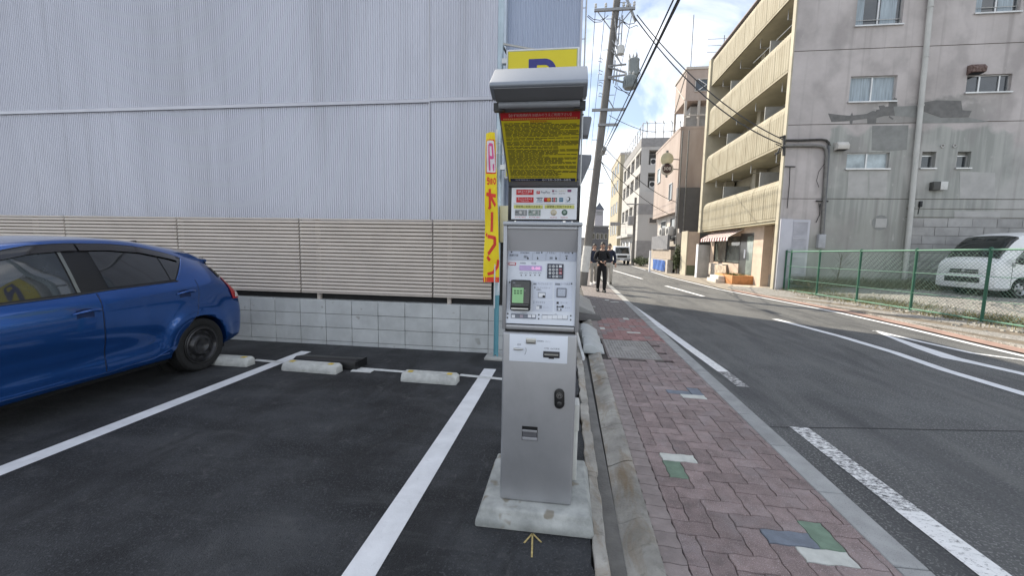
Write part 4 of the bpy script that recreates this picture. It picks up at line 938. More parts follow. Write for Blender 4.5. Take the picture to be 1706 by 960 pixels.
for s in (1, -1):
    fr = patch('door', lambda v: 1.98, lambda v: 3.085, sill, lambda y: belt(y)-.012, m_blue, .002, 16, 14, s)
    rearf = interp([(0,3.68),(.08,3.76),(.25,3.86),(.50,4.00),(.72,4.05),(1,4.075)])
    rd = patch('door', lambda v: 3.10, rearf, lambda y: .275, lambda y: belt(y)-.012, m_blue, .002, 16, 16, s)
    for par, y0, z0 in ((fr, 2.86, .845), (rd, 3.80, .915)):
        b = MB(); P = [skin(y0+.22*i/8, z0+.012*i/8+.010*math.sin(math.pi*i/8), s, .006+.028*math.sin(math.pi*min(1, max(0, i/8)))**.6) for i in range(9)]
        b.tube(P, [.006,.010,.012,.013,.014,.015,.016,.016,.010], 8); b.build('handle', m_blue, par, smooth=60)
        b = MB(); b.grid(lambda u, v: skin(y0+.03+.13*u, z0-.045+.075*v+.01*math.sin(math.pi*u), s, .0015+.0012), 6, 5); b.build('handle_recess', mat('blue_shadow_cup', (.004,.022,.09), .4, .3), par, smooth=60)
    edge_y = interp([(0,3.86),(1,4.085)])
    dl = patch('window_surround', lambda v: 1.98, lambda v: edge_y(v), lambda y: belt(y)-.010, lambda y: min(wtop(y)+.022, 1.45), m_trim, .0015, 24, 8, s, th=.002)
    patch('window', lambda v: 2.02+.02*v, lambda v: 2.945-.035*v, lambda y: belt(y)+.012, lambda y: wtop(y)-.012, m_cglass2, .005, 14, 8, s, th=.002)
    patch('window', lambda v: 3.20-.05*v, lambda v: 3.79-.03*v, lambda y: belt(y)+.012, lambda y: wtop(y)-.012, m_cglass, .005, 12, 8, s, th=.002)
    patch('window', lambda v: 3.805-.03*v, interp([(0,3.85),(1,4.055)]), lambda y: belt(y)+.014, lambda y: wtop(y)-.012, m_cglass, .005, 8, 8, s, th=.002)
    b = MB(); b.grid(lambda u, v: skin(2.955-.03*v+.025*u, belt(2.96)+.01+(wtop(2.96)-belt(2.96)-.02)*v, s, .007), 2, 8); b.build('window_frame', mat('frame_sheen', (.20,.21,.20), .3, .5), car, smooth=45)
    for y0, y1 in ((2.0, 3.07), (3.085, 4.0)):
        b = MB(); b.grid(lambda u, v: skin(y0+(y1-y0)*u, wtop(y0+(y1-y0)*u)-.052+.062*v, s, .020-.012*v), 16, 3); b.build('rain_visor', mat('smoke_visor', (.018,.016,.016), .08, coat=.6), car, smooth=45, solid=.003)
    b = MB(); b.tube([skin(1.98+.1*i, belt(1.98+.1*i)-.006, s, .006) for i in range(20)], .005, 5); b.build('belt_moulding', mat('belt_trim', (.08,.08,.085), .3, .6), car, smooth=50)
    b = MB(); b.tube([skin(3.86+.024*i, belt(3.86)+.0+(wtop(4.08)+.014-belt(3.86))*i/9, s, .004) for i in range(10)], .006, 5); b.build('belt_moulding', m_blue, car, smooth=50)
    b = MB(); b.tube([skin(1.86+.09*i, .268+.006*max(0,i-14), s, .004) for i in range(21)], .0045, 5); b.build('sill_edge', mat('sill_sheen', (.03,.06,.16), .25, .5), car, smooth=50)
    b = MB(); b.tube([skin(3.09, .28+.72*i/12, s, .0005) for i in range(13)], .0032, 5); b.build('door_gap', m_trim, car)
    b = MB(); b.tube([skin(rearf(i/14)+.004, .29+.76*i/14, s, .0005) for i in range(15)], .0035, 5); b.build('door_gap', m_trim, car)
    tl = MB(); tl.grid(lambda u, v: skin(4.485+.05*(1-v)**2+(4.645-4.485-.04*v)*u, .78+.26*v-.10*(1-u)*(1-v)+.10*(1-u)*(1-v), s, .012), 8, 10); t_ = tl.build('tail_light', m_taill, car, smooth=50, solid=.006)
    tl = MB(); tl.grid(lambda u, v: skin(4.56+.08*u, .80+.06*v, s, .019), 4, 3); tl.build('lens', m_tailc, t_, smooth=50)
    b = MB(); b.grid(lambda u, v: skin(4.40+.03*(1-v)+.10*u, 1.055+.13*v*(1-.35*u), s, .006), 6, 6); b.build('rear_quarter_trim', m_trim, car, smooth=50)
    # wheels: tyre, pressed steel rim with holes, nuts; dark arch liner
    for wy in (4.06, 1.52):
        b = MB(); b.lathe((CX+s*.845, wy, .30), (-s,0,0), [(.10,.001),(.10,.205),(.012,.212),(0,.222),(-.012,.25),(-.010,.285),(.012,.305),(.155,.305),(.18,.285),(.18,.20)], 40); wh = b.build('wheel', m_rubber, car, smooth=40)
        b = MB(); b.lathe((CX+s*.825, wy, .30), (-s,0,0), [(-.0,.208),(-.03,.198),(-.035,.185),(.0,.165),(.004,.135),(-.030,.108),(-.034,.085),(-.012,.055),(-.012,.0)], 32, caps=False); rm = b.build('rim', m_rim, wh, smooth=40)
        b = MB(); b.lathe((CX+s*.845, wy, .30), (s,0,0), [(.004,.216),(.007,.212),(.004,.203),(.0,.203)], 32, caps=False); b.build('rim_edge', mat('rim_lip', (.05,.05,.05), .3, .5), wh, smooth=40)
        for i in range(10):
            a = 2*math.pi*i/10; b = MB(); b.lathe((CX+s*.8285, wy+.150*math.cos(a), .30+.150*math.sin(a)), (s,0,0), [(0,.019),(.002,.018)], 10); b.build('rim_hole', m_under, wh)
        for i in range(4):
            a = 2*math.pi*i/4+.75; b = MB(); b.cyl((CX+s*.78, wy+.052*math.cos(a), .30+.052*math.sin(a)), (CX+s*.826, wy+.052*math.cos(a), .30+.052*math.sin(a)), .0095, n=6); b.build('wheel_nut', m_chrome, wh)
        b = MB(); b.lathe((CX+s*.81, wy, .30), (s,0,0), [(0,.034),(.012,.030),(.014,0)], 14); b.build('hub_cap', m_trim, wh, smooth=40)
        b = MB(); b.cyl((CX+s*.62, wy, .30), (CX+s*.59, wy, .30), .345, n=32); b.build('arch_liner', m_under, car)
b = MB(); rings = []                                   # spoiler lip carrying the roof line on over the hatch
for i in range(15):
    w = -.55+1.10*i/14; q = abs(w)/.55; dr = .085*q**3; yb = 4.53-.05*q**2
    rings.append([(CX+w, 4.02, 1.452-dr), (CX+w, 4.25, 1.425-dr), (CX+w, yb-.10, 1.362-dr), (CX+w, yb, 1.332-dr*.8), (CX+w, yb+.006, 1.318-dr*.8), (CX+w, yb-.035, 1.280-dr*.9), (CX+w, yb-.02, 1.14-dr), (CX+w, 4.35, 1.05-dr), (CX+w, 4.02, 1.30-dr)])
b.loft(rings); b.build('spoiler', m_blue, car, smooth=50, fix=True)
b = MB(); b.grid(lambda u, v: Vector((CX-.56+1.12*u, 4.455+.135*v+.018-.03*(2*u-1)**2, 1.275-.27*v-.02*(2*u-1)**2)), 10, 6); b.build('rear_window', m_cglass, car, smooth=50, solid=.004)
b = MB(); b.loft([[(CX+x*.020*k, 4.02+y, 1.46+z) for x, y in ((-1,0),(1,0),(1,.12),(-1,.12))] for k, y, z in ((1,0,0),(.8,0,.022))]) if False else b.prism([(CX-.03,3.98,1.452),(CX-.03,4.12,1.430),(CX-.03,4.115,1.487),(CX-.03,4.06,1.478)], (.05,0,0))
b.build('roof_antenna', m_trim, car, bevel=.008)
b = MB(); b.grid(lambda u, v: Vector((CX-.62+1.24*u, 1.83+.50*v+.10*(1-(2*u-1)**2)*(-1), 1.085+.235*v+.03*(1-(2*u-1)**2))), 12, 8); b.build('windscreen', m_cglass2, car, smooth=50)
for s in (1, -1):
    b = MB(); b.obox((CX+s*.97, 2.02, 1.03), (.19, .10, .13)); b.build('mirror', m_blue, car, bevel=.03)
    b = MB(); b.grid(lambda u, v: skin(.86+.28*u, .60+.10*v+.05*u, s, .008), 6, 4); b.build('headlight', m_tailc, car, smooth=50, solid=.004)
b = MB(); b.box(CX-.26, CX+.26, 4.685, 4.715, .70, .80); b.build('number_plate', mat('plate_white', (.62,.63,.60), .5), car, bevel=.004)
b = MB(); b.box(CX-.72, CX+.72, 1.0, 4.5, .17, .22); b.build('underbody', m_under, car)

# ================================================================ white van behind the fence
m_vwhite = mat('van_white', (.72,.74,.75), .30, var=.03, coat=.5); m_vglass = mat('van_glass', (.02,.025,.025), .04, coat=.5)
m_lamp = mat('lamp_clear', (.42,.45,.46), .08, coat=.6); m_grille = mat('grille_dark', (.02,.02,.022), .4)
van = thing('parked_van', 'white van parked on gravel behind the green mesh fence', 'van', (0,0,0))
VL, VW = 4.6, .845
#      x(back) w    z0   zs   zbelt wb   ztop wt
VS = [(0.00,.81,.30,.66,.90,.79,.98,.72),(.04,.84,.26,.74,1.00,.81,1.10,.74),(.16,.845,.24,.82,1.10,.82,1.19,.75),(.32,.845,.24,.86,1.14,.825,1.42,.75),(.62,.845,.24,.88,1.16,.825,1.80,.735),
      (.92,.845,.24,.90,1.17,.825,1.97,.72),(1.5,.845,.24,.90,1.17,.825,2.05,.715),(2.6,.845,.24,.90,1.17,.825,2.08,.71),(4.2,.845,.26,.90,1.16,.825,2.06,.70),(4.6,.82,.32,.90,1.14,.80,1.95,.68)]
def v_half(r):
    x, w, z0, zs, zb_, wb, zt, wt = r
    return [(0,z0),(w*.9,z0),(w,z0+.08),(w,zs),(wb,zb_),(wt+(wb-wt)*.35,zb_+(zt-zb_)*.72),(wt-.03,zt-.03),(wt*.6,zt+.012),(0,zt+.02)]
VH = [v_half(r) for r in VS]; VX = [[r[0]] for r in VS]
def v_pt(k, t, s=1):
    pts = [catmull([h[i] for h in VH], k) for i in range(9)]
    i = min(int(t), 7); f = t-i; w = pts[i][0]*(1-f)+pts[i+1][0]*f; z = pts[i][1]*(1-f)+pts[i+1][1]*f
    return Vector((catmull(VX, k)[0], s*w, z))
def v_k(x):
    a, b_ = 0., len(VS)-1.
    for _ in range(40):
        m = (a+b_)/2
        if catmull(VX, m)[0] < x: a = m
        else: b_ = m
    return a
b = MB(); rings = []
for i in range(49):
    k = i/48*(len(VS)-1); rr_ = [v_pt(k, t*.5) for t in range(17)]; ll = [v_pt(k, t*.5, -1) for t in range(1, 16)]; rings.append(rr_+ll[::-1])
b.loft(rings); vb = b.build('body', m_vwhite, van, smooth=40, fix=True)
cut = MB()
for wx in (.92, 3.45):
    for s in (1,-1): cut.cyl((wx, s*.62, .31), (wx, s*1.0, .31), .37, n=28)
co = cut.build('cutter', m_under, van); md = vb.modifiers.new('arch', 'BOOLEAN'); md.operation = 'DIFFERENCE'; md.object = co; md.solver = 'EXACT'
dg = bpy.context.evaluated_depsgraph_get(); dg.update(); me = bpy.data.meshes.new_from_object(vb.evaluated_get(dg)); vb.modifiers.clear(); vb.data = me; bpy.data.objects.remove(co)
me.polygons.foreach_set('use_smooth', [True]*len(me.polygons)); me.set_sharp_from_angle(angle=R(40))
def v_side(name, x0, x1, fz0, fz1, m, d, s, par=van):
    def f(u, v):
        x = x0+(x1-x0)*u; z0, z1 = fz0(x), fz1(x); z = z0+(z1-z0)*v; k = v_k(x); lo, hi = 1.5, 6.
        for _ in range(24):
            mm = (lo+hi)/2
            if v_pt(k, mm).z < z: lo = mm
            else: hi = mm
        p = v_pt(k, lo, s); return p+Vector((0, s*d, d*.3))
    b = MB(); b.grid(f, 10, 6); return b.build(name, m, par, smooth=40, solid=.003)
for s in (1,-1):
    v_side('window', .62, 1.55, lambda x: 1.13, lambda x: min(1.20+(x-.60)*1.0, 1.68), m_vglass, .008, s)
    v_side('window', 1.68, 3.0, lambda x: 1.18, lambda x: 1.70, m_vglass, .008, s); v_side('window', 3.1, 4.4, lambda x: 1.18, lambda x: 1.70, m_vglass, .008, s)
    for x in (.62-.1, 1.61): v_side('door_gap', x, x+.012, lambda x: .36, lambda x: 1.12, m_grille, .004, s)
    v_side('side_badge', .50, .62, lambda x: .98, lambda x: 1.06, mat('badge_grey', (.2,.22,.22), .3), .006, s)
    b = MB(); b.obox((.62, s*.99, 1.16), (.10, .16, .20)); b.build('mirror', m_grille, van, bevel=.03)
    b = MB(); b.tube([(.62, s*.83, 1.10), (.62, s*.95, 1.10)], .02); b.build('mirror_arm', m_grille, van)
    b = MB(); b.grid(lambda u, v: Vector((-.012+.06*u**1.5+.04*v+.16*u**4, s*(.40+.445*u), .72+.15*v+.03*u)), 8, 4); b.build('headlight', m_lamp, van, smooth=50, solid=.01)
    b = MB(); b.lathe((.005, s*.62, .42), (-1,0,0), [(0,.06),(.02,.05)], 14); b.build('fog_lamp', m_grille, van)
    for wx in (.92, 3.45):
        b = MB(); b.lathe((wx, s*.82, .31), (0,-s,0), [(.10,.001),(.10,.205),(.0,.215),(-.012,.25),(.0,.31),(.17,.31),(.18,.2)], 28); wh = b.build('wheel', m_rubber, van, smooth=40)
        b = MB(); b.lathe((wx, s*.80, .31), (0,s,0), [(0,.215),(.02,.20),(-.03,.16),(-.02,.09),(.03,.06),(.035,0)], 24, caps=False); rm = b.build('rim', mat('van_rim', (.42,.43,.44), .3, .7), wh, smooth=40)
        for i in range(5):
            a = 2*math.pi*i/5; b = MB(); b.obox((wx+.135*math.cos(a), s*.79, .31+.135*math.sin(a)), (.06, .012, .05), Matrix.Rotation(-a, 3, 'Y')); b.build('rim_hole', m_under, wh)
        b = MB(); b.cyl((wx, s*.60, .31), (wx, s*.63, .31), .37, n=28); b.build('arch_liner', m_under, van)
b = MB(); b.grid(lambda u, v: v_pt(v_k(.20+.58*v), 8-2.35*abs(2*u-1), 1 if u < .5 else -1)+Vector((-.012, 0, .012)), 16, 8); b.build('windscreen', m_vglass, van, smooth=50)
for z, h in ((.845,.05),(.765,.05)):
    b = MB(); b.box(-.030, .03, -.40, .40, z-h/2, z+h/2); b.build('grille', m_grille, van, bevel=.008)
b = MB(); b.box(-.036, .03, -.42, .42, .795, .812); b.build('grille_bar', m_chrome, van)
b = MB(); b.lathe((-.03, 0, .81), (-1,0,0), [(0,.05),(.012,.045)], 16); b.build('badge', m_chrome, van)
for z in (.60, .53, .47): b = MB(); b.box(-.045, .02, -.45, .45, z-.022, z+.022); b.build('lower_grille', m_grille, van, bevel=.006)
b = MB(); b.loft([[(-.03,-.80,.30),(-.05,-.6,.28),(-.055,.6,.28),(-.03,.80,.30),(.1,.835,.3),(.1,-.835,.3)],[(-.03,-.80,.66),(-.04,-.6,.68),(-.04,.6,.68),(-.03,.80,.66),(.1,.84,.66),(.1,-.84,.66)]]); b.build('bumper', m_vwhite, van, bevel=.012, fix=True)
b = MB(); b.box(-.066, -.058, -.17, .17, .34, .43); b.build('number_plate', mat('plate_white', (.62,.63,.60), .5), van, bevel=.003)
b = MB(); b.box(-.067, -.060, -.50, .50, .46, .62); b.build('bumper_intake', m_grille, van)
van.location = (12.47, 13.62, .27); van.scale = (.94, .94, .95)
# local -x is the front, local -y the flank near us; swing so that the nose points left and slightly towards us
fa = R(9); van.rotation_euler = (0, 0, fa)
van.location = Vector((12.30, 13.30, .27)) - Matrix.Rotation(fa, 3, 'Z') @ Vector((0, -VW*.94, 0))

# ================================================================ gravel lot, fence
m_grass = mat('dry_grass', (.14, .16, .05), .9, var=.4, vs=9, col2=(.26,.22,.10), rnd=0)
def fx(y): return 8.93-.130*(y-9.8)                    # fence line
def lotz(x, y):
    d = max(0, x-fx(min(y, 16.2))); return .05+.23*min(1, d/2.0)+.06*max(0, min(1, (y-14.2)/1.6))
b = MB(); b.grid(lambda u, v: Vector((ex(-3+20*v)+.42+ (22-ex(-3+20*v))*u**2, -3+20*v, lotz(ex(-3+20*v)+.42+(22-ex(-3+20*v))*u**2, -3+20*v)*(1 if u > 0 else .1) + .018*math.sin(31*u+47*v))), 40, 50)
gl = struct(b.build('gravel_lot', m_gravel, smooth=60))
b = MB(); ys_ = [-3.5, 0, 3, 5, 7.5, 9.2, 11.2, 13.2, 16.3]; struct(band('right_pavement', lambda y: ex(y)+.10, lambda y: ex(y)+.46, .022, m_redstrip, ys_))
struct(band('soil_strip', lambda y: ex(y)+.455, lambda y: fx(y)+.25, .048, m_soil, [-3.5,0,3,5,7.5,9.2,11.2,13.2,16.2]))
def blades(name, pts, m, hmin, hmax, wd, lean=.5, parent=None):
    b = MB(); rr = random.Random(11)
    for x, y, z in pts:
        a = rr.uniform(0, 6.28); h = rr.uniform(hmin, hmax); w = wd*rr.uniform(.6, 1.4); dx, dy = math.cos(a)*w, math.sin(a)*w; l = lean*h; la = rr.uniform(0, 6.28)
        b.add([(x-dx,y-dy,z),(x+dx,y+dy,z),(x+math.cos(la)*l,y+math.sin(la)*l,z+h)], [(0,1,2)])
    o = b.build(name, m, parent); o['kind'] = 'stuff'; return o
rr = random.Random(4)
pts = []
for i in range(15000):
    y = rr.uniform(4, 16.1); x = fx(y)+rr.gauss(.35, .32)
    if x < ex(y)+.5: continue
    if math.sin(y*2.1)+math.sin(y*5.3+x*3) < -.4 and rr.random() < .75: continue
    pts.append((x, y, lotz(x, y)-.01))
blades('roadside_grass', pts[:9000], m_grass, .03, .16, .006); blades('dry_grass', pts[9000:], mat('straw', (.30,.23,.12), .9, var=.3, vs=12), .03, .13, .006)
pts = [(rr.uniform(8.3, 14.5), 16.15-abs(rr.gauss(0, .5)), .33) for i in range(5000)]
blades('wall_weeds', pts, mat('dark_weed', (.075,.07,.04), .9, var=.4, vs=8, col2=(.17,.14,.08)), .05, .42, .010, .7)
b = MB()
for i in range(2600):
    y = rr.uniform(4, 16); x = rr.choice([rr.uniform(8, 17), fx(y)+rr.gauss(.2, .3)]); s_ = rr.uniform(.012, .045); z = lotz(x, y)
    if x < ex(y)+.5: continue
    rot = Matrix.Rotation(rr.uniform(0, 6), 3, 'Z') @ Matrix.Rotation(rr.uniform(0, 1), 3, 'X'); b.obox((x, y, z+s_*.2), (s_*1.5, s_, s_*.7), rot)
o = b.build('stones', mat('pale_stone', (.34,.33,.30), .9, var=.35, vs=14)); o['kind'] = 'stuff'

m_fg = mat('fence_green', (.026, .105, .065), .7, var=.1, vs=3); m_fgl = mat('fence_green_light', (.12, .25, .18), .7, var=.06); m_wire = mat('fence_wire', (.12, .21, .165), .7)
fence = thing('mesh_fence', 'green chain link fence along the gravel lot beside the road', 'fence', (fx(12), 12, .05))
ftop = lambda y: 1.655-.018*(y-9.8)
PY = [4.2, 6.2, 8.2, 9.8, 11.35, 12.95, 14.5, 15.85, 16.12]
for y in PY:
    x = fx(y); b = MB(); b.cyl((x,y,.0),(x,y,ftop(y)+.012),.030,n=10); po_ = b.build('post', m_fg, fence, smooth=40)
    b = MB(); b.lathe((x,y,ftop(y)+.005),(0,0,1),[(0,.036),(.02,.034),(.032,.012)],10); b.build('post_cap', m_fg, po_, smooth=40)
    b = MB(); b.obox((x,y,.03),(.16,.16,.10)); b.build('footing', m_conc, fence, bevel=.01)
for a, c in zip(PY, PY[1:]):
    for zf_, r_, m in ((lambda y: ftop(y)-.02, .021, m_fgl), (lambda y: .13, .019, m_fgl), (lambda y: .13+(ftop(y)-.15)*.62, .007, m_fgl), (lambda y: .13+(ftop(y)-.15)*.28, .007, m_fgl)):
        b = MB(); b.cyl((fx(a)-.012,a+.028,zf_(a)),(fx(c)-.012,c-.028,zf_(c)),r_,n=8); b.build('rail', m, fence, smooth=40)
b = MB(); y0, y1, z0, z1 = PY[0], PY[-1], .14, 1.63; cell = .079; n = int((y1-y0+z1-z0)/cell)+2; rw = .0028
fdir = Vector((-.130, 1, 0)).normalized()
for sgn in (1, -1):
    for i in range(n):
        s0 = y0-(z1-z0)+i*cell if sgn > 0 else y0+i*cell
        a = [s0, z0]; e_ = [s0+sgn*(z1-z0), z1]
        def cl(p, q, lim):
            t = (lim-p[0])/(q[0]-p[0]); return [lim, p[1]+(q[1]-p[1])*t]
        if max(a[0], e_[0]) <= y0 or min(a[0], e_[0]) >= y1: continue
        if a[0] < y0: a = cl(a, e_, y0)
        if e_[0] < y0: e_ = cl(a, e_, y0)
        if a[0] > y1: a = cl(a, e_, y1)
        if e_[0] > y1: e_ = cl(a, e_, y1)
        b.cyl((fx(a[0]), a[0], a[1]), (fx(e_[0]), e_[0], e_[1]), rw, n=3, caps=False)
o = b.build('wire_mesh', m_wire, fence); o['kind'] = 'stuff'

# ================================================================ beige apartment building with balconies
m_cream = mat('balcony_cream', (.29, .255, .178), .7, var=.10, vs=2.2, bump=.25, bs=40, stretch=(1,1,.4), col2=(.345,.315,.235)); m_creamw = mat('cream_wall', (.42,.385,.30), .8, var=.12, vs=1.2, bump=.2, bs=40)
m_soffit = mat('soffit', (.47,.43,.31), .8, var=.1, vs=1.5); m_seam = mat('seam_dark', (.10,.09,.07), .9)
m_pinkw = mat('shop_pink_wall', (.52,.42,.34), .8, var=.1, vs=2, bump=.2)
def wall_mat():
    """weathered paint: pinkish coat above and at the street corner, bare grey render below, with run streaks"""
    m = mat('weathered_wall', (.46,.425,.41), .85, var=.08, vs=.9, bump=.35, bs=30, col2=(.54,.50,.485)); n = m.node_tree; N = n.nodes.new; L = n.links.new; bs = n.nodes['Principled BSDF']
    paint = bs.inputs['Base Color'].links[0].from_socket; g = N('ShaderNodeNewGeometry'); sp = N('ShaderNodeSeparateXYZ'); L(g.outputs['Position'], sp.inputs[0])
    def M(op, a, b_=None, c=None):
        k = N('ShaderNodeMath'); k.operation = op
        for i, v in enumerate((a, b_, c)):
            if v is None: continue
            if isinstance(v, (int, float)): k.inputs[i].default_value = v
            else: L(v, k.inputs[i])
        return k.outputs[0]
    def noise(scale, sx=1, sz=1, det=6):
        mp = N('ShaderNodeMapping'); mp.inputs['Scale'].default_value = (sx, 1, sz); L(g.outputs['Position'], mp.inputs[0])
        z = N('ShaderNodeTexNoise'); z.inputs['Scale'].default_value = scale; z.inputs['Detail'].default_value = det; L(mp.outputs[0], z.inputs['Vector']); return z.outputs[0]
    def sst(v, lo, hi): k = N('ShaderNodeMapRange'); k.interpolation_type = 'SMOOTHSTEP'; k.inputs[1].default_value = lo; k.inputs[2].default_value = hi; L(v, k.inputs[0]); return k.outputs[0]
    def mixc(f, a, b_):
        k = N('ShaderNodeMix'); k.data_type = 'RGBA'; L(f, k.inputs[0])
        for i, v in ((6, a), (7, b_)):
            if isinstance(v, tuple): k.inputs[i].default_value = (*v, 1)
            else: L(v, k.inputs[i])
        return k.outputs[2]
    nb = noise(1.3); x, z = sp.outputs[0], sp.outputs[2]
    zc = M('ADD', z, M('MULTIPLY', M('SUBTRACT', nb, .5), 1.1))
    up = sst(zc, 5.80, 5.98)
    xr = sst(M('ADD', x, M('MULTIPLY', nb, 2.2)), 15.9, 16.4); up2 = M('MULTIPLY', xr, sst(zc, 5.15, 5.5))
    xl_ = M('SUBTRACT', 1.0, sst(M('ADD', x, M('MULTIPLY', M('SUBTRACT', nb, .5), .5)), 9.16, 9.30)); xl_ = M('MULTIPLY', xl_, sst(z, 1.6, 2.9))
    pm_ = M('MINIMUM', 1.0, M('ADD', M('ADD', up, up2), xl_))
    streak = noise(2.2, 3.2, .12, 5); big = noise(.7, .8, .8)
    low = mixc(sst(streak, .38, .66), (.30,.31,.29), (.40,.405,.38)); low = mixc(sst(big, .45, .62), low, (.44,.435,.415))
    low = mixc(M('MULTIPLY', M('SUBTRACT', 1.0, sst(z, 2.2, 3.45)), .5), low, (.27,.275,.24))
    base = mixc(pm_, low, paint)
    box_ = M('MULTIPLY', M('MULTIPLY', sst(x, 9.6, 10.8), M('SUBTRACT', 1.0, sst(x, 13.4, 14.9))), M('MULTIPLY', sst(z, 6.0, 6.15), M('SUBTRACT', 1.0, sst(M('ADD', z, M('MULTIPLY', M('SUBTRACT', noise(2.0, 1.3, 1.6), .5), 1.6)), 6.55, 7.0))))
    base = mixc(M('MULTIPLY', box_, .85), base, (.27,.265,.25))
    dirt = M('MULTIPLY', sst(noise(1.1, 4.0, .13, 6), .54, .74), .40); base = mixc(dirt, base, (.215,.195,.185))
    dirt2 = M('MULTIPLY', sst(noise(.8, 1.3, .9, 8), .50, .68), .42); base = mixc(dirt2, base, (.26,.24,.235))
    pale = M('MULTIPLY', sst(noise(4.5, 1.5, .7, 8), .63, .72), .5); base = mixc(pale, base, (.50,.475,.46))
    L(base, bs.inputs['Base Color']); return m
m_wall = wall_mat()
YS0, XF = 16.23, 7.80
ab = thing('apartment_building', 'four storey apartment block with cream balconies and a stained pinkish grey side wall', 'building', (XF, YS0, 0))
ZT = 12.22
# side wall with real window openings: built as strips between the openings
wins = [(9.724,11.18,9.38,10.40,'slide'),(13.35,14.65,9.60,10.42,'slide'),(9.754,11.227,6.84,7.70,'curtain'),(13.361,14.694,7.05,7.63,'small'),(9.884,11.256,4.53,5.09,'pale'),(12.272,12.709,4.54,5.10,'tiny'),(13.367,13.781,4.54,5.09,'tiny')]
seams = [0, 3.465, 6.085, 8.615, 11.25, ZT]
xs_ = sorted({XF, 20.5} | {w[0] for w in wins} | {w[1] for w in wins})
for f_ in range(5):
    z0, z1 = seams[f_]+(.012 if f_ else 0), seams[f_+1]-.012; b = MB()
    ws = [w for w in wins if z0 < w[2] < z1]; xx = sorted({XF, 20.5} | {w[0] for w in ws} | {w[1] for w in ws})
    for a, c in zip(xx, xx[1:]):
        hit = [w for w in ws if w[0] <= a and w[1] >= c]; segs = [(z0, z1)]
        for w in hit: segs = [(z0, w[2]), (w[3], z1)]
        for s0, s1 in segs: b.box(a, c, YS0, YS0+.22, s0, s1)
    b.build('side_wall', m_wall, ab, fix=True)
b = MB(); b.box(XF+.01, 20.5, YS0+.014, YS0+.22, 0, ZT); 
b = MB()
for z in seams[1:-1]: b.box(XF+.004, 20.49, YS0+.012, YS0+.2, z-.012, z+.012)
b.build('wall_joint', m_seam, ab)['kind'] = 'stuff'
b = MB(); b.box(XF+1.6, 20.4, YS0+.6, 24.75, 0, ZT-.9); b.build('core', m_creamw, ab)
b = MB(); b.box(XF+.3, 20.45, YS0+.25, 25.0, ZT-.9, ZT-.75); b.build('roof', m_creamw, ab)
m_alu = mat('window_alu', (.55,.55,.54), .35, .6); m_curt = mat('curtain_blue', (.36,.42,.46), .8, var=.22, vs=9, stretch=(3.,1,.15)); m_dark = mat('room_dark', (.02,.022,.025), .6)
m_pane = mat('window_pane', (.035,.042,.048), .05, var=.3, vs=2, coat=.4, spec=.8); m_pale = mat('frosted_pane', (.38,.44,.46), .12, var=.35, vs=1.6, coat=.3)
for x0, x1, z0, z1, kind in wins:
    dy = .10 if kind != 'tiny' else .14
    if kind == 'tiny': x0b, z1b = x0, z1-.11
    else: x0b, z1b = x0, z1
    Yw = YS0+dy; fr = .035; b = MB()
    for q in ((x0,x1,z0,z0+fr),(x0,x1,z1b-fr,z1b),(x0,x0+fr,z0+fr,z1b-fr),(x1-fr,x1,z0+fr,z1b-fr)): b.box(q[0],q[1],Yw-.02,Yw+.05,q[2],q[3])
    if kind != 'tiny': xm = x0+(x1-x0)*(.5 if kind != 'small' else .33); b.box(xm-.025, xm+.025, Yw-.022, Yw+.05, z0+fr, z1b-fr)
    if kind == 'small': xm2 = x0+(x1-x0)*.78; b.box(xm2-.02, xm2+.02, Yw-.022, Yw+.05, z0+fr, z1b-fr)
    w_ = b.build('window', m_alu, ab); 
    b = MB(); b.box(x0-.04, x1+.04, YS0-.06, YS0+.12, z0-.045, z0); b.build('sill', m_alu, w_)
    pm_ = {'curtain': m_curt, 'pale': m_pale, 'slide': m_pane}.get(kind, m_pane)
    b = MB(); b.box(x0+fr, x1-fr, Yw+.012, Yw+.02, z0+fr, z1b-fr); b.build('pane', pm_ if kind in ('curtain','pale') else m_pane, w_)
    if kind == 'curtain': b = MB(); b.box(x0+fr, x1-fr, Yw+.006, Yw+.0105, z0+fr, z0+fr+.001); 
    if kind == 'slide':
        for a, c in ((.04,.20),(.56,.90)):
            b = MB(); b.grid(lambda u, v: Vector((x0+(x1-x0)*(a+(c-a)*u), Yw+.010+.0015*math.sin(u*40), z0+fr+(z1b-z0-2*fr)*v)), 30, 1); b.build('curtain', m_curt, w_, smooth=60)
        b = MB(); b.tube([(x0,Yw-.03,z0+.20),(x1,Yw-.03,z0+.20)], .010, 6); b.build('guard_bar', m_alu, w_)
    b = MB(); b.box(x0, x1, Yw+.06, Yw+.09, z0, z1); b.build('reveal_back', m_dark if kind != 'tiny' else m_conc, w_)
# repair patches of dark mortar (real thin coats on the wall)
m_mort = mat('dark_mortar', (.165,.163,.158), .9, var=.15, vs=5, bump=.3, bs=60); m_mort2 = mat('mid_mortar', (.25,.255,.245), .9, var=.12, vs=3); m_light = mat('pale_mortar', (.42,.415,.40), .9, var=.08, vs=3)
WP = [0]
def wpatch(P, m, th=.006, name='mortar_patch'):
    WP[0] += 1; th += .0007*WP[0]
    b = MB(); b.prism([ay(x, y, YS0+.003) for x, y in P], (0, -th, 0)); return b.build(name, m, ab, fix=True)
z1 = lambda x, y: (1300+x/4, y/4)
wpatch([z1(*p) for p in ((318,755),(400,765),(465,770),(478,748),(484,768),(575,758),(615,738),(636,742),(640,730),(662,728),(655,705),(690,700),(700,712),(720,708),(722,672),(750,668),(758,650),(776,655),(780,712),(800,714),(800,770),(730,770),(690,772),(640,786),(636,826),(580,826),(578,790),(482,802),(478,830),(464,828),(462,806),(340,812))], m_mort)
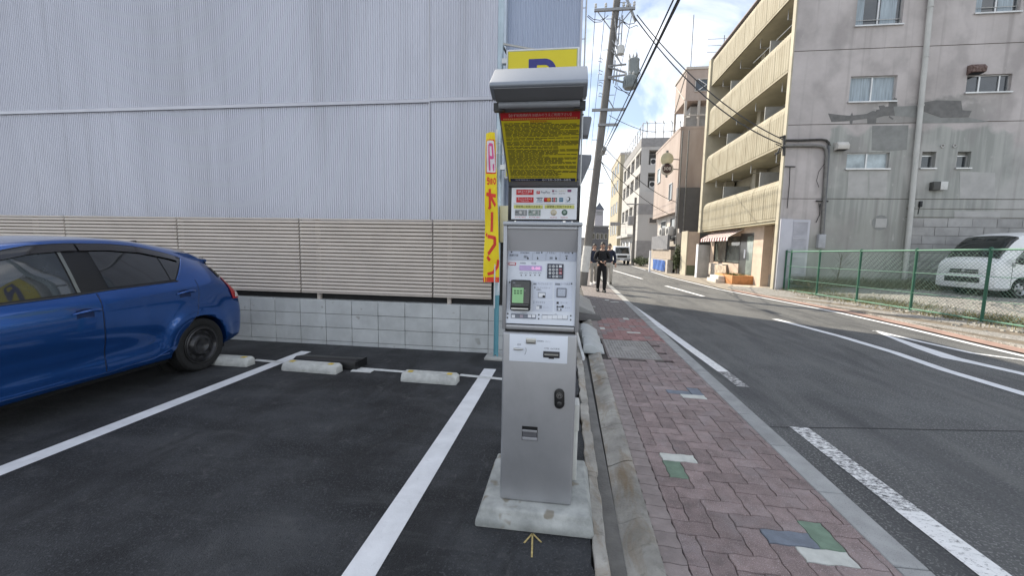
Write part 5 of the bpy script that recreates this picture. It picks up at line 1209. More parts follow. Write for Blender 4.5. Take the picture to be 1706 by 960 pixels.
wpatch([z1(*p) for p in ((726,770),(755,790),(748,798),(722,780))], m_mort)
z1 = lambda x, y: (1280+x*.417, y*.417)
wpatch([z1(*p) for p in ((500,425),(598,422),(598,470),(505,462))], m_mort2)
wpatch([z1(*p) for p in ((622,408),(670,400),(770,402),(775,440),(812,442),(800,468),(690,470),(618,445))], m_mort, .005)
wpatch([z1(*p) for p in ((618,448),(690,472),(805,470),(880,486),(800,490),(616,492))], m_mort2, .004)
wpatch([z1(*p) for p in ((415,502),(545,500),(560,500),(552,598),(484,604),(412,600))], m_mort2, .003)
wpatch([z1(*p) for p in ((320,682),(396,682),(396,790),(314,790))], m_light, .003); wpatch([z1(*p) for p in ((402,682),(476,682),(470,790),(402,790))], m_light, .003)
wpatch([z1(*p) for p in ((765,685),(905,690),(905,793),(765,793))], m_light, .003); wpatch([z1(*p) for p in ((640,880),(672,880),(672,918),(640,918))], m_light, .004)
wpatch([z1(*p) for p in ((742,843),(925,845),(925,878),(742,876))], m_light, .004)
b = MB(); pts = []
cc = ay(1280+447*.417, 890*.417, YS0); b.lathe((cc.x, YS0+.004, cc.z), (0,-1,0), [(0,.27),(.012,.27)], 20); b.build('mortar_patch', m_mort2, ab)
b = MB(); b.box(cc.x-.16, cc.x+.20, YS0-.02, YS0, cc.z-.17, cc.z+.15); b.build('mortar_patch', m_light, ab)
# concrete block courses low on the right part of the wall
m_cmu = mat('old_block', (.35,.345,.335), .9, var=.14, vs=2.5, bump=.4, bs=40, rnd=.12); xb0 = 12.17; rows = 8; zr0, zr1 = .35, 2.80; rh = (zr1-zr0)/rows; first = None
for r_ in range(rows):
    x = xb0-(.38 if r_ % 2 else 0)
    while x < 19.4:
        a = max(x, xb0); w = x+.76-a
        if w > .5:
            if first is None: b = MB(); b.box(a+.008, a+w-.008, YS0-.030, YS0+.001, zr0+.008, zr0+rh-.008); first = b.build('block', m_cmu, ab); fx0 = a
            elif w > .7: share(first, 'block', ab, (a-fx0, random.uniform(-.004, .004), r_*rh))
        elif w > .1: b = MB(); b.box(a+.008, a+w-.008, YS0-.030, YS0+.001, zr0+r_*rh+.008, zr0+(r_+1)*rh-.008); b.build('block', m_cmu, ab)
        x += .76
b = MB(); b.box(xb0, 19.4, YS0-.012, YS0+.002, zr0, zr1+.01); b.build('block_mortar', mat('old_mortar', (.22,.215,.20), .9), ab)
for z in (2.83, 3.12): b = MB(); b.box(xb0-.2, 19.8, YS0-.010, YS0, z, z+.015); b.build('board_mark', m_seam, ab)
# downpipe, vents, boxes, conduit on the wall
m_pipe = mat('pipe_pale', (.50,.50,.475), .5, var=.08, vs=2)
p0, p1 = ay(1548, 0, YS0-.10), ay(1505, 478, YS0-.10); dp = MB(); dp.cyl((11.86,YS0-.10,.35),(11.86,YS0-.10,ZT),.085,n=14); pe = None
xa, xb_ = p1.x, p0.x
dp = MB(); dp.cyl((xa,YS0-.11,.36),(xb_,YS0-.11,ZT),.078,n=14); pe = dp.build('downpipe', m_pipe, ab, smooth=40)
for z in (1.6, 3.2, 5.0, 6.6, 8.2, 9.8, 11.6):
    x = xa+(xb_-xa)*(z-.36)/(p0.z-.36) if p0.z else xa
    x = xa+(xb_-xa)*(z-.36)/(ZT-.36); b = MB(); b.cyl((x,YS0-.11,z),(x,YS0-.11,z+.05),.090,n=14); b.build('collar', m_pipe, pe, smooth=40); b = MB(); b.box(x-.02,x+.02,YS0-.10,YS0,z+.01,z+.03); b.build('bracket', m_seam, pe)
def hood(x0, y0, x1, y1, m, rust=False):
    a, c = ay(x0, y0, YS0-.2), ay(x1, y1, YS0-.2); b = MB(); b.prism([(a.x,YS0,c.z-.02),(a.x,YS0,a.z+.02),(a.x,YS0-.16,a.z),(a.x,YS0-.26,a.z-(a.z-c.z)*.45),(a.x,YS0-.24,c.z)], (c.x-a.x,0,0)); h_ = b.build('vent_hood', m, ab, bevel=.01, fix=True)
    b = MB(); b.box(a.x+.03, c.x-.03, YS0-.2, YS0-.02, c.z-.028, c.z-.0215); b.build('vent_mouth', m_dark, h_)
hood(1396,236,1414,248, mat('vent_ivory', (.58,.56,.52), .5)); hood(1621,106,1642,119, mat('vent_rust', (.10,.045,.035), .8, var=.4, vs=14, col2=(.22,.16,.14)))
a, c = ay(1553,303,YS0-.1), ay(1574,317,YS0-.1); b = MB(); b.box(a.x, a.x+.22, YS0-.18, YS0, c.z, a.z); b.build('outlet_box', mat('box_dark', (.07,.07,.065), .6), ab, bevel=.006); b = MB(); b.box(a.x+.222, c.x+.02, YS0-.18, YS0, c.z+.01, a.z); b.build('outlet_box', mat('box_white', (.62,.62,.60), .5), ab, bevel=.006)
a = ay(1534,340,YS0-.05); b = MB(); b.box(a.x-.04, a.x+.04, YS0-.08, YS0, a.z-.1, a.z+.1); b.build('junction_box', m_dark, ab, bevel=.008); b = MB(); b.tube([(a.x,YS0-.01,a.z-.1),(a.x-.02,YS0-.01,a.z-.35)], .012, 5); b.build('cable', m_dark, ab)
for x, y in ((1570,243),(1590,243)):
    a = ay(x, y, YS0); b = MB(); b.lathe((a.x,YS0+.001,a.z),(0,-1,0),[(0,.065),(.03,.065),(.03,.04),(.0,.035)],16); b.build('pipe_cap', m_light, ab, smooth=40)
zz2 = lambda x, y, d=.06: ay(1290+x*.2186, 220+y*.2186, YS0-d)
def ctube(P, r, m, name='conduit', n=8): b = MB(); b.tube([zz2(*p) for p in P], r, n); b.build(name, m, ab, smooth=50)
m_cond = mat('conduit_grey', (.17,.165,.155), .55, var=.2, vs=8); m_condd = mat('conduit_dark', (.05,.048,.045), .7, var=.3, vs=10)
ctube([(72,62),(200,62),(360,56),(395,62),(415,82),(420,105)], .040, m_condd); ctube([(70,104),(200,103),(330,104),(372,110),(395,135),(398,180),(385,400),(362,780)], .055, m_cond); ctube([(415,100),(416,160),(398,400),(372,780)], .035, mat('conduit_mid', (.12,.125,.135), .5))
ctube([(384,240),(340,300),(322,370),(340,420)], .010, m_condd, 'cable', 5); ctube([(120,262),(115,400),(98,580)], .015, m_condd, 'cable', 5); ctube([(80,262),(160,264)], .022, m_condd, 'bracket', 5); ctube([(318,525),(410,527)], .03, m_condd, 'bracket', 5)
ctube([(340,540),(350,620),(318,690)], .015, m_condd, 'cable', 5); ctube([(352,545),(345,640)], .02, m_condd, 'cable', 5)
ctube([(75,25),(72,180)], .05, m_condd, 'service_bracket', 6); ctube([(40,40),(80,32)], .03, m_condd, 'insulator'); ctube([(10,90),(60,112),(50,150),(25,165),(5,160)], .018, m_condd, 'cable', 5); ctube([(5,175),(30,150),(40,120)], .030, m_condd, 'insulator')
a, c = zz2(331, 780), zz2(374, 886); b = MB(); b.box(a.x, c.x, YS0-.16, YS0, c.z, a.z); b.build('meter_box', mat('meter_grey', (.40,.41,.43), .5), ab, bevel=.01)
# panelled door leaf at the street corner
m_lil = mat('panel_lilac', (.50,.50,.54), .6, var=.05, vs=2)
b = MB(); b.box(7.83, 8.24, YS0-.09, YS0, .05, 2.72); b.build('corner_panel', m_lil, ab, bevel=.006)
b = MB(); b.box(8.245, 8.86, YS0-.04, YS0, .62, 2.70); fr_ = b.build('panel_frame', m_lil, ab, bevel=.004)
for i, (z0, z1) in enumerate(((2.10,2.60),(1.45,2.0),(.75,1.32))):
    b = MB(); b.box(8.30, 8.78, YS0-.048, YS0-.0405, z0, z1); b.build('panel_inset', mat('panel_lilac_dark', (.40,.40,.44), .6), fr_)
    for q in ((8.29,8.79,z1,z1+.03),(8.29,8.79,z0-.03,z0)): b = MB(); b.box(q[0],q[1],YS0-.062,YS0-.0405,q[2],q[3]); b.build('panel_rail', m_lil, fr_)
b = MB(); b.box(8.245, 8.88, YS0-.05, YS0, .05, .60); b.build('corner_panel', m_conc, ab)
# street facade: slabs, balcony fronts with rolled tops, piers, back wall
b = MB(); b.box(XF-.02, XF+.03, YS0-.004, YS0+.20, 0, ZT-.003); b.build('corner_pier', m_creamw, ab)
b = MB(); b.box(XF-.12, XF+1.7, 24.70, 25.05, 2.55, ZT-.1); b.build('end_pier', m_creamw, ab)
levels = [2.72, 5.40, 8.02, 10.68]
YA, YZ = YS0+.205, 24.70; nseg = 8
for li, z in enumerate(levels):
    b = MB(); b.box(XF+.02, XF+1.62, YA, YZ, z, z+.14); b.build('balcony_slab', m_soffit, ab)
    b = MB(); b.box(XF-.03, XF+.02, YA, YZ, z-.03, z+.05); b.build('drip_edge', m_cream, ab)
    w = (YZ-YA)/nseg; h = 1.50
    for i in range(nseg):
        y0, y1 = YA+w*i+.012, YA+w*(i+1)-.012; prof = [(0,.0),(0,.05),(-.02,.07),(-.025,h-.36),(.0,h-.22),(.06,h-.09),(.15,h-.015),(.24,h),(.26,h-.06),(.12,h-.14),(.08,h-.26),(.06,.0)]
        # shallow ribs up the face of each panel
        b = MB(); nr = 6; rings = []
        for k in range(nr*4+1):
            y = y0+(y1-y0)*k/(nr*4); dd = -.014 if (k % 4) in (1, 2) else 0
            if i == nseg-1 and k > nr*4-4: q = (k-(nr*4-4))/4; sh = -.0
            else: sh = 0
            rings.append([(XF+px_+(dd if 2 <= n_ <= 5 else 0), y, z+pz_) for n_, (px_, pz_) in enumerate(prof)])
        b.loft(rings); b.build('balcony_panel', m_cream, ab, fix=True)
    b = MB(); b.box(XF+.01, XF+.05, YA, YZ, z+.05, z+h-.3); b.build('panel_backing', m_seam, ab)
    if li == 3: continue
    b = MB(); b.box(XF+1.55, XF+1.62, YA, YZ, z+.14, z+2.65); b.build('back_wall', m_creamw, ab)
    for i in range(4):
        y = YA+.5+i*2.0; b = MB(); b.box(XF+1.50, XF+1.545, y, y+1.3, z+.16, z+2.1); w_ = b.build('balcony_door', m_alu, ab)
        for k in range(2): b = MB(); b.box(XF+1.485, XF+1.497, y+.06+.62*k, y+.58+.62*k, z+.24, z+2.02); b.build('pane', m_pane, w_)
    for y in (YA+2.3, YA+6.3): b = MB(); b.box(XF+.30, XF+1.54, y-.02, y+.02, z+.15, z+2.15); b.build('partition', mat('partition_grey', (.42,.43,.42), .7), ab)
    for y in (YA+.8, YA+4.4, YA+8.0): b = MB(); b.box(XF+.95, XF+1.40, y-.18, y+.18, z+.14, z+2.66); b.build('pillar', m_creamw, ab)
    for y in (YA+1.0, YA+3.2, YA+5.2, YA+7.4):
        b = MB(); b.tube([(XF+.30,y,z+2.66),(XF+.30,y,z+2.28),(XF+.75,y,z+2.28)], .02, 5); b.build('drying_bracket', m_alu, ab)
b = MB(); b.tube([(XF+.55,YA+.3,10.2),(XF+.55,YA+4.4,10.2)], .018, 6); b.build('drying_pole', m_alu, ab)
# ground floor: shop front, awning, planter, entrance
XS = 8.32
b = MB(); b.box(XF+.02, XS+.02, YA, YZ, 2.60, 2.715); b.build('ceiling', m_soffit, ab)
b = MB(); b.box(XS, XS+.2, 20.75, 24.15, 0, .90); b.box(XS, XS+.2, 20.75, 24.15, 2.25, 2.60); b.box(XS, XS+.2, 24.15, 24.7, 0, 2.60); b.build('shop_wall', m_pinkw, ab)
b = MB(); b.box(XS+.06, XS+.075, 20.80, 24.10, .90, 2.25); sw = b.build('shop_window', mat('shop_glass', (.06,.075,.07), .04, var=.4, vs=.8, coat=.5, col2=(.16,.18,.165)), ab)
for y0, y1, z0, z1 in ((20.75,20.83,.9,2.25),(24.06,24.15,.9,2.25),(22.45,22.51,.9,2.25),(20.83,24.06,.90,.96),(20.83,24.06,2.19,2.25)): b = MB(); b.box(XS+.02, XS+.09, y0+.001, y1-.001, z0+.001, z1-.001); b.build('window_frame', mat('frame_dark', (.03,.03,.03), .4), sw)
b = MB(); b.box(XS+.10, XS+.14, 22.6, 24.0, 1.35, 2.18); b.build('blind', mat('blind_pale', (.45,.48,.46), .8), sw)
b = MB(); b.box(XS+.02, XS+.09, 19.30, 20.72, .05, 2.35); dr = b.build('shop_door', mat('door_dark', (.055,.06,.058), .3, coat=.3), ab)
b = MB(); b.box(XS+.005, XS+.019, 19.36, 19.98, .12, 2.2); b.build('pane', mat('door_glass', (.20,.24,.22), .06, var=.3, vs=2, coat=.4), dr); b = MB(); b.box(XS+.0, XS+.019, 20.1, 20.25, 1.2, 1.6); b.build('notice', m_pwhite, dr)
b = MB(); b.box(XS-.02, XS+.3, 18.40, 19.28, 0, 2.60); b.build('pier', m_pinkw, ab)
b = MB(); b.box(XS, XS+.2, 19.28, 20.75, 2.35, 2.60); b.build('lintel', m_pinkw, ab)
b = MB(); b.box(9.2, 9.4, YA, 18.4, .55, 2.6); b.box(XS+.3, 9.2, 18.3, 18.5, .55, 2.6); b.build('entrance_wall', mat('entrance_wall', (.46,.37,.29), .85, var=.1, vs=2), ab)
b = MB(); b.box(9.19, 9.41, YA, 18.4, .0, .55); b.box(XS+.3, 9.2, 18.28, 18.5, .0, .55); b.build('wall_base', mat('base_grey', (.30,.29,.27), .85, var=.1), ab)
m_awn = mat('awning_stripe_white', (.62,.58,.56), .8); m_awnr = mat('awning_stripe_maroon', (.13,.025,.035), .8)
aw = None; n = 22; y0, y1 = 20.35, 24.3
for i in range(n):
    a, c = y0+(y1-y0)*i/n, y0+(y1-y0)*(i+1)/n; b = MB(); b.prism([(XS-.02,a,2.58),(XS-.72,a,2.17),(XS-.74,a,2.00),(XS-.725,a,2.00),(XS-.70,a,2.16),(XS-.02,a,2.55)], (0,c-a,0)); b.build('awning_strip', m_awnr if i % 2 else m_awn, ab)
b = MB(); b.box(XS-.28, XS-.005, 22.0, 24.0, .2, .82); b.build('plinth_panel', mat('stained_white', (.50,.46,.42), .8, var=.3, vs=6), ab)
m_orange = mat('orange_tile', (.50,.23,.09), .7, var=.14, vs=8, bump=.2)
pl_ = thing('planter_box', 'orange tiled planter box in front of the shop window', 'planter', (7.9, 20, 0))
b = MB(); b.box(7.42, 8.42, 19.05, 19.17, .02, .42); b.box(7.42, 7.54, 19.17, 21.0, .02, .42); b.box(8.30, 8.42, 19.17, 21.0, .02, .42); b.box(7.42, 8.42, 21.0, 21.12, .02, .42); b.build('tiled_wall', m_orange, pl_, bevel=.008)
b = MB(); b.box(7.54, 8.30, 19.17, 21.0, .02, .36); b.build('soil', m_soil, pl_)
blades('plants', [(rr.uniform(7.6,8.25), rr.uniform(19.25,20.9), .36) for i in range(260)], mat('planter_leaf', (.10,.14,.05), .8, var=.3, vs=20), .04, .18, .012, .8, pl_)
st_ = thing('white_step', 'small white step block beside the orange planter', 'step', (7.2, 20.6, 0)); b = MB(); b.box(7.0, 7.40, 19.8, 21.0, .02, .20); b.box(7.12, 7.40, 19.85, 20.95, .20, .34); b.build('block', mat('step_white', (.62,.58,.52), .7), st_, bevel=.01)
sl = thing('folded_sheets', 'pale stained sheets leaning under the shop window by the planter', 'sheets', (7.75, 22.2, 0))
b = MB(); rg = random.Random(2)
for i in range(9): y = 21.3+.17*i; b.prism([(8.0,y,.02),(8.02,y,.02),(8.0+rg.uniform(-.05,.02),y+rg.uniform(-.1,.1),.78),(7.95,y,.78)], (0,.15,0))
b.build('sheet', mat('sheet_pale', (.50,.42,.33), .8, var=.3, vs=5), sl)
b = MB(); b.box(XF-.6, 8.6, YA-.2, 19.0, .0, .03); struct(b.build('apron', mat('apron_concrete', (.44,.38,.31), .85, var=.2, vs=1.5)))
struct(band('far_right_pavement', lambda y: ex(y)+.10, lambda y: ex(y)+4.4, .02, mat('pavement_tan', (.27,.24,.20), .85, var=.15, vs=2), [16.3, 20, 23.3, 29, 45, 70]))
gw = thing('garden_wall', 'tan wall end with dark green base at the far end of the apartment block', 'wall', (7.5, 25.6, 0))
b = MB(); b.box(7.18, 7.84, 25.2, 26.3, .62, 2.62); b.build('wall_block', m_pinkw, gw); b = MB(); b.box(7.17, 7.85, 25.19, 26.31, 0, .62); b.build('wall_base', mat('green_base', (.13,.145,.09), .8, var=.15), gw); b = MB(); b.box(7.13, 7.19, 25.15, 26.35, 0, 2.66); b.build('edge_trim', m_creamw, gw)
gw = thing('low_wall', 'lower grey white wall end beside the shop window', 'wall', (7.6, 23.7, 0)); b = MB(); b.box(7.30, 7.90, 23.5, 23.75, 0, 1.82); b.build('wall_block', mat('lowwall_grey', (.42,.41,.39), .8, var=.1), gw, bevel=.01)
b = MB(); b.box(7.26, 7.30, 23.48, 23.77, 0, 1.86); b.build('edge_trim', m_pwhite, gw)
sp_ = thing('bare_sapling', 'thin bare sapling leaning by the side wall behind the fence', 'sapling', (9.55, 15.8, .3)); q0, q1 = ay(1392, 474, 15.8), ay(1403, 425, 15.8)
b = MB(); b.tube([(q0.x,15.8,.3),q0.lerp(q1,.5)+Vector((.02,0,0)),q1], [.025,.018,.008], 6); b.build('trunk', mat('twig', (.10,.075,.055), .9), sp_)
b = MB()
for i in range(16): t = rr.uniform(.3, 1); c = Vector((q0.x,15.8,.3)).lerp(q1, t); e = c+Vector((rr.uniform(-.3,.3), rr.uniform(-.2,.2), rr.uniform(.1,.4))); b.tube([c, e], [.006,.003], 4)
b.build('twigs', mat('twig', (.10,.075,.055), .9), sp_)['kind'] = 'stuff'

b = MB(); b.box(XF-.05, XF+.40, YA, 25.05, levels[3]+1.505, levels[3]+1.56); b.build('coping', mat('coping_mauve', (.26,.23,.25), .7), ab)

# ================================================================ buildings farther along the street
def opening(par, x0, x1, y0, y1, z0, z1, face, m_in, name='window', frame=None, d=.06):
    """a framed recess on a wall: face 'x' lies on X = x0 looking -X, face 'y' on Y = y0 looking -Y"""
    b = MB(); t = .05
    if face == 'x':
        for q in ((y0,y1,z0,z0+t),(y0,y1,z1-t,z1),(y0,y0+t,z0+t,z1-t),(y1-t,y1,z0+t,z1-t)): b.box(x0-d,x0+.02,q[0],q[1],q[2],q[3])
        o = b.build(name, frame or m_alu, par); b = MB(); b.box(x0-.012,x0-.004,y0+t,y1-t,z0+t,z1-t)
    else:
        for q in ((x0,x1,z0,z0+t),(x0,x1,z1-t,z1),(x0,x0+t,z0+t,z1-t),(x1-t,x1,z0+t,z1-t)): b.box(q[0],q[1],y0-d,y0+.02,q[2],q[3])
        o = b.build(name, frame or m_alu, par); b = MB(); b.box(x0+t,x1-t,y0-.012,y0-.004,z0+t,z1-t)
    b.build('pane', m_in, o); return o
m_pink = mat('pink_render', (.36,.29,.255), .85, var=.13, vs=.7, stretch=(1.5,1.5,.35), bump=.2, col2=(.42,.355,.32)); m_dclad = mat('dark_cladding', (.10,.098,.10), .7, var=.1, vs=2)
m_lw = mat('pale_lower_wall', (.46,.43,.40), .85, var=.1, vs=1)
pb = thing('pink_building', 'pink rendered building with a water tank house on its roof and dark cladding below', 'building', (6.95, 27.3, 0))
b = MB(); b.box(6.95, 14, 27.3, 34.3, 3.97, 9.1); b.build('upper_wall', m_pink, pb)
b = MB(); b.box(7.35, 14, 27.4, 34.2, 0, 3.968); b.build('lower_wall', m_lw, pb)
b = MB(); b.box(6.90, 9.5, 26.95, 27.297, 2.9, 5.45); b.box(7.20, 9.5, 26.95, 27.297, 0, 2.899); b.build('dark_annex', m_dclad, pb)
b = MB(); b.box(6.93,14,27.28,34.32,9.1,9.25); b.build('parapet', m_pink, pb)
opening(pb, 6.95, 0, 32.2, 33.2, 6.6, 7.7, 'x', m_pale); opening(pb, 6.95, 0, 28.5, 29.3, 4.9, 6.0, 'x', m_pane)
for y in (28.3, 31.2): opening(pb, 7.35, 0, y, y+1.7, 2.2, 3.7, 'x', m_pane, frame=m_dclad if y < 30 else m_alu)
b = MB(); b.box(6.6, 6.75, 27.6, 32.5, 1.55, 2.5); b.build('balcony_screen', mat('screen_grey', (.17,.17,.18), .6), pb)
for y in (28.6, 30.6): b = MB(); b.box(6.85,7.2,y,y+.8,2.5,3.1); u_ = b.build('air_conditioner', mat('ac_white', (.55,.54,.52), .5), pb, bevel=.02); b = MB(); b.lathe((6.849,y+.3,2.8),(-1,0,0),[(0,.24),(.02,.22)],14); b.build('fan_grille', m_dark, u_)
b = MB(); b.box(6.70, 7.3, 27.0, 33.0, .9, 1.52); b.build('terrace_wall', mat('terrace_tan', (.33,.28,.23), .85, var=.1), pb)
b = MB(); b.box(6.55, 6.9, 27.1, 33.0, .0, .88); b.build('terrace_base', mat('terrace_grey', (.40,.37,.34), .85, var=.15, vs=3), pb)
b = MB()
for x in (6.98, 7.35): b.tube([(x,26.93,.3),(x,26.93,8.9)], .045, 6)
b.build('drain_pipes', m_cond, pb)['kind'] = 'stuff'
b = MB(); b.box(7.0, 7.25, 26.9, 26.945, 0, 2.6); b.build('pale_column', m_lw, pb)
bt = thing('blue_sheet', 'blue tarpaulin hung along the low terrace wall of the pink building', 'tarpaulin', (6.5, 29, .1))
b = MB(); b.grid(lambda u, v: Vector((6.50+.03*math.sin(u*19+v*3), 27.6+3.6*u, .10+.72*v)), 24, 4); b.build('sheet', mat('tarp_blue', (.03,.10,.34), .5, var=.2, vs=5), bt, smooth=60, solid=.01)
gp = thing('gate_post', 'thin white gate post at the corner of the terrace wall', 'post', (6.2, 30.6, 0)); b = MB(); q = gd(1082, 453); b.box(q.x-.05,q.x+.06,q.y,q.y+.1,0,1.45); b.build('post', m_pwhite, gp)
bs_ = thing('garden_bush', 'dark green bush between the pink building and the apartment block', 'bush', (6.9, 26.3, 0))
def leafball(name, c, r, n, sz, m, parent, seed=1, flat=1.):
    b = MB(); g_ = random.Random(seed); cl = [Vector((g_.gauss(0,.45),g_.gauss(0,.45),g_.gauss(0,.4)*flat)) for i in range(9)]
    for i in range(n):
        k = g_.choice(cl); p = Vector(c)+Vector(((k.x+g_.gauss(0,.25))*r[0], (k.y+g_.gauss(0,.25))*r[1], (k.z+g_.gauss(0,.25))*r[2])); a = Vector((g_.uniform(-1,1),g_.uniform(-1,1),g_.uniform(-1,1))).normalized(); u = a.orthogonal().normalized()*sz*g_.uniform(.6,1.3); w = a.cross(u).normalized()*sz*.5
        if p.z < .03: p.z = .05
        b.add([p-u, p+w, p+u, p-w], [(0,1,2,3)])
    return b.build(name, m, parent)
m_leafd = mat('leaf_dark', (.045,.065,.030), .7, var=.4, vs=4, col2=(.085,.11,.045))
q = gd(1135, 455); leafball('foliage', (6.98,26.55,.95), (.34,.30,.7), 900, .06, m_leafd, bs_); b = MB(); b.tube([(6.98,26.55,0),(7.0,26.55,.9)], .03); b.build('stem', mat('twig', (.10,.075,.055), .9), bs_)
# water tank house on posts
b = MB(); b.box(7.42, 9.05, 28.5, 31.2, 11.2, 13.15); b.build('tank_house', m_pink, pb); b = MB(); b.box(7.36,9.11,28.44,31.26,13.15,13.3); b.build('tank_roof', m_lw, pb)
for x, y in ((7.47,28.55),(8.95,28.55),(7.47,31.1),(8.95,31.1),(8.3,28.55)): b = MB(); b.box(x-.07,x+.07,y-.06,y+.06,9.25,11.2); b.build('tank_post', m_lw, pb)
b = MB(); b.box(7.55,9.0,28.62,28.70,9.3,10.2); b.build('tank_screen', mat('screen_mid', (.26,.26,.26), .7), pb); b = MB(); b.box(7.40,9.1,28.44,28.50,10.25,10.33); b.build('rail', m_lw, pb); b = MB(); b.box(7.9,8.9,29.0,30.5,9.3,11.0); b.build('tank', mat('tank_grey', (.30,.29,.28), .7), pb)
o = opening(pb, 7.95, 8.75, 28.5, 0, 11.75, 12.55, 'y', m_pane, frame=m_lw); b = MB(); b.tube([(8.15,28.44,12.5),(8.65,28.44,12.15),(8.15,28.44,11.8)], .03, 5); b.build('window_mark', m_pwhite, o)
b = MB(); b.tube([(7.41,28.6,11.3),(7.41,31.0,13.0)], .05, 5); b.build('cross_brace', m_lw, pb); b = MB(); b.tube([(7.41,31.0,11.3),(7.41,28.6,13.0)], .05, 5); b.build('cross_brace', m_lw, pb)
b = MB(); b.tube([(7.9,29.5,13.3),(7.9,29.5,17.0)], .025, 5); b.build('aerial_mast', m_cond, pb)
an = thing('roof_aerial', 'thin television aerial beside the far end of the apartment block roof', 'aerial', (9.6, 28.6, 13.2))
b = MB(); b.tube([(9.6,28.6,13.2),(9.6,28.6,15.2)], .025, 5); b.build('mast', m_cond, an)
for k, z in enumerate((14.2, 14.6, 15.0)): b = MB(); b.tube([(8.6,28.6,z),(10.3,28.6,z)], .015, 4); b.build('boom', m_cond, an)
# round projecting signs
ss_ = thing('round_signs', 'two round projecting signs, pale above and dark brown below, on the pink building', 'sign', (6.6, 27.15, 7.4))
c1, c2 = ay(1111, 265, 27.15), ay(1111, 281.5, 27.15)
b = MB(); b.lathe(c1+Vector((0,.1,0)), (0,-1,0), [(0,.37),(.02,.39),(.18,.39),(.2,.36),(.2,.0)], 28); b.build('upper_disc', mat('disc_pale', (.50,.46,.31), .5), ss_, smooth=40)
b = MB(); b.lathe(c2+Vector((0,.1,0)), (0,-1,0), [(0,.36),(.02,.38),(.18,.38),(.2,.35),(.2,.0)], 28); dk = b.build('lower_disc', mat('disc_rim', (.48,.44,.38), .5), ss_, smooth=40)
b = MB(); b.lathe(c2+Vector((0,-.102,0)), (0,-1,0), [(0,.29),(.006,.29)], 24); b.build('dark_face', mat('disc_brown', (.05,.022,.018), .5), dk); letter(dk, '308', c2+Vector((0,-.112,0)), (1,0,0), (0,0,1), .30, mat('disc_letter', (.62,.58,.52), .5), width=.46)
for c in (c1, c2): b = MB(); b.tube([c+Vector((.3,0,0)), Vector((6.96,27.33,c.z))], .03, 5); b.build('bracket', m_cond, ss_)
b = MB(); b.tube([c1+Vector((0,0,.36)), c1+Vector((0,0,.52))], .08, 6); b.build('top_cap', m_cond, ss_); b = MB(); b.tube([c2+Vector((0,0,-.36)), c2+Vector((0,0,-.52))], .07, 6); b.build('top_cap', m_cond, ss_)

# white multi-storey parking building
m_wb = mat('white_building', (.44,.43,.415), .85, var=.08, vs=.4, stretch=(1,1,.4)); m_wg = mat('grey_band', (.27,.265,.265), .8, var=.1); m_yb = mat('yellowish_wall', (.42,.375,.28), .85, var=.08, vs=.5)
wb = thing('white_building', 'pale multi storey building with open dark bays and a railing on its roof', 'building', (7.3, 43.3, 0))
X0, Y0_, Y1_ = 7.3, 43.3, 56.0
fl_ = [(0,3.2),(3.2,5.0),(6.4,7.9),(9.45,10.05),(11.6,12.6)]
for z0, z1 in ((2.9,4.9),(6.3,7.85),(9.3,10.1),(11.55,12.6)): b = MB(); b.box(X0,13,Y0_,Y1_,z0,z1); b.build('floor_band', m_wb, wb)
b = MB(); b.box(X0-.03,13,Y0_-.03,Y1_,11.9,12.75); b.build('parapet', m_wg, wb)
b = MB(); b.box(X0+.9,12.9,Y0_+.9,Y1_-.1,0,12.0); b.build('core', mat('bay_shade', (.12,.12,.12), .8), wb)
b = MB(); b.box(9.85,13,Y0_+.005,Y0_+.6,0,12); b.build('end_wall', m_wb, wb); b = MB(); b.box(X0+.01,8.05,Y0_+.005,Y0_+.6,0,12); b.build('end_wall', m_wb, wb)
for y in (43.5,46.6,49.7,52.8,55.6): b = MB(); b.box(X0+.01,X0+.8,max(y-.2,Y0_+.02),y+.55,.0,12.2); b.build('column', m_wb, wb)
for z in (4.92, 7.87, 10.12):
    for k in range(2): b = MB(); b.box(8.3+.75*k,8.95+.75*k,Y0_+.1,Y0_+.4,z,z+.62); u_ = b.build('air_conditioner', mat('ac_white', (.55,.54,.52), .5), wb); b = MB(); b.lathe((8.55+.75*k,Y0_+.099,z+.31),(0,-1,0),[(0,.24),(.02,.22)],12); b.build('fan_grille', m_dark, u_)
    b = MB(); b.tube([(X0+.05,Y0_+.05,z+.9),(X0+.05,Y1_,z+.9)], .03, 4); b.build('guard_rail', m_cond, wb); b = MB(); b.tube([(X0+.05,Y0_+.05,z+1.0),(12,Y0_+.05,z+1.0)], .03, 4); b.build('guard_rail', m_cond, wb)
for i in range(9):
    b = MB(); y = Y0_+.3+1.5*i; b.tube([(X0+.1,y,12.7),(X0+.1,y,14.3)], .05, 5); b.build('railing_post', m_wb, wb)
for i in range(6): b = MB(); b.tube([(X0+.5+.8*i,Y0_+.1,12.7),(X0+.5+.8*i,Y0_+.1,14.2),(X0+.35+.8*i,Y0_-.1,14.35)], .05, 5); b.build('railing_post', m_wb, wb)
for z in (13.4, 14.2): b = MB(); b.tube([(X0+.1,Y0_,z),(X0+.1,Y1_,z)], .03, 4); b.build('railing', m_wb, wb); b = MB(); b.tube([(X0+.1,Y0_+.1,z),(12,Y0_+.1,z)], .03, 4); b.build('railing', m_wb, wb)
b = MB(); b.box(X0-.55,13,Y0_+3,Y1_,2.9,3.2); b.build('canopy', m_wb, wb)
b = MB(); b.box(X0+.02,13,Y0_,Y1_,0,2.9); b.build('ground_floor', m_lw, wb)
for i in range(4): opening(wb, X0+.02, 0, Y0_+1+3*i, Y0_+3+3*i, .1, 2.4, 'x', m_pane, 'shop_opening', m_cond)
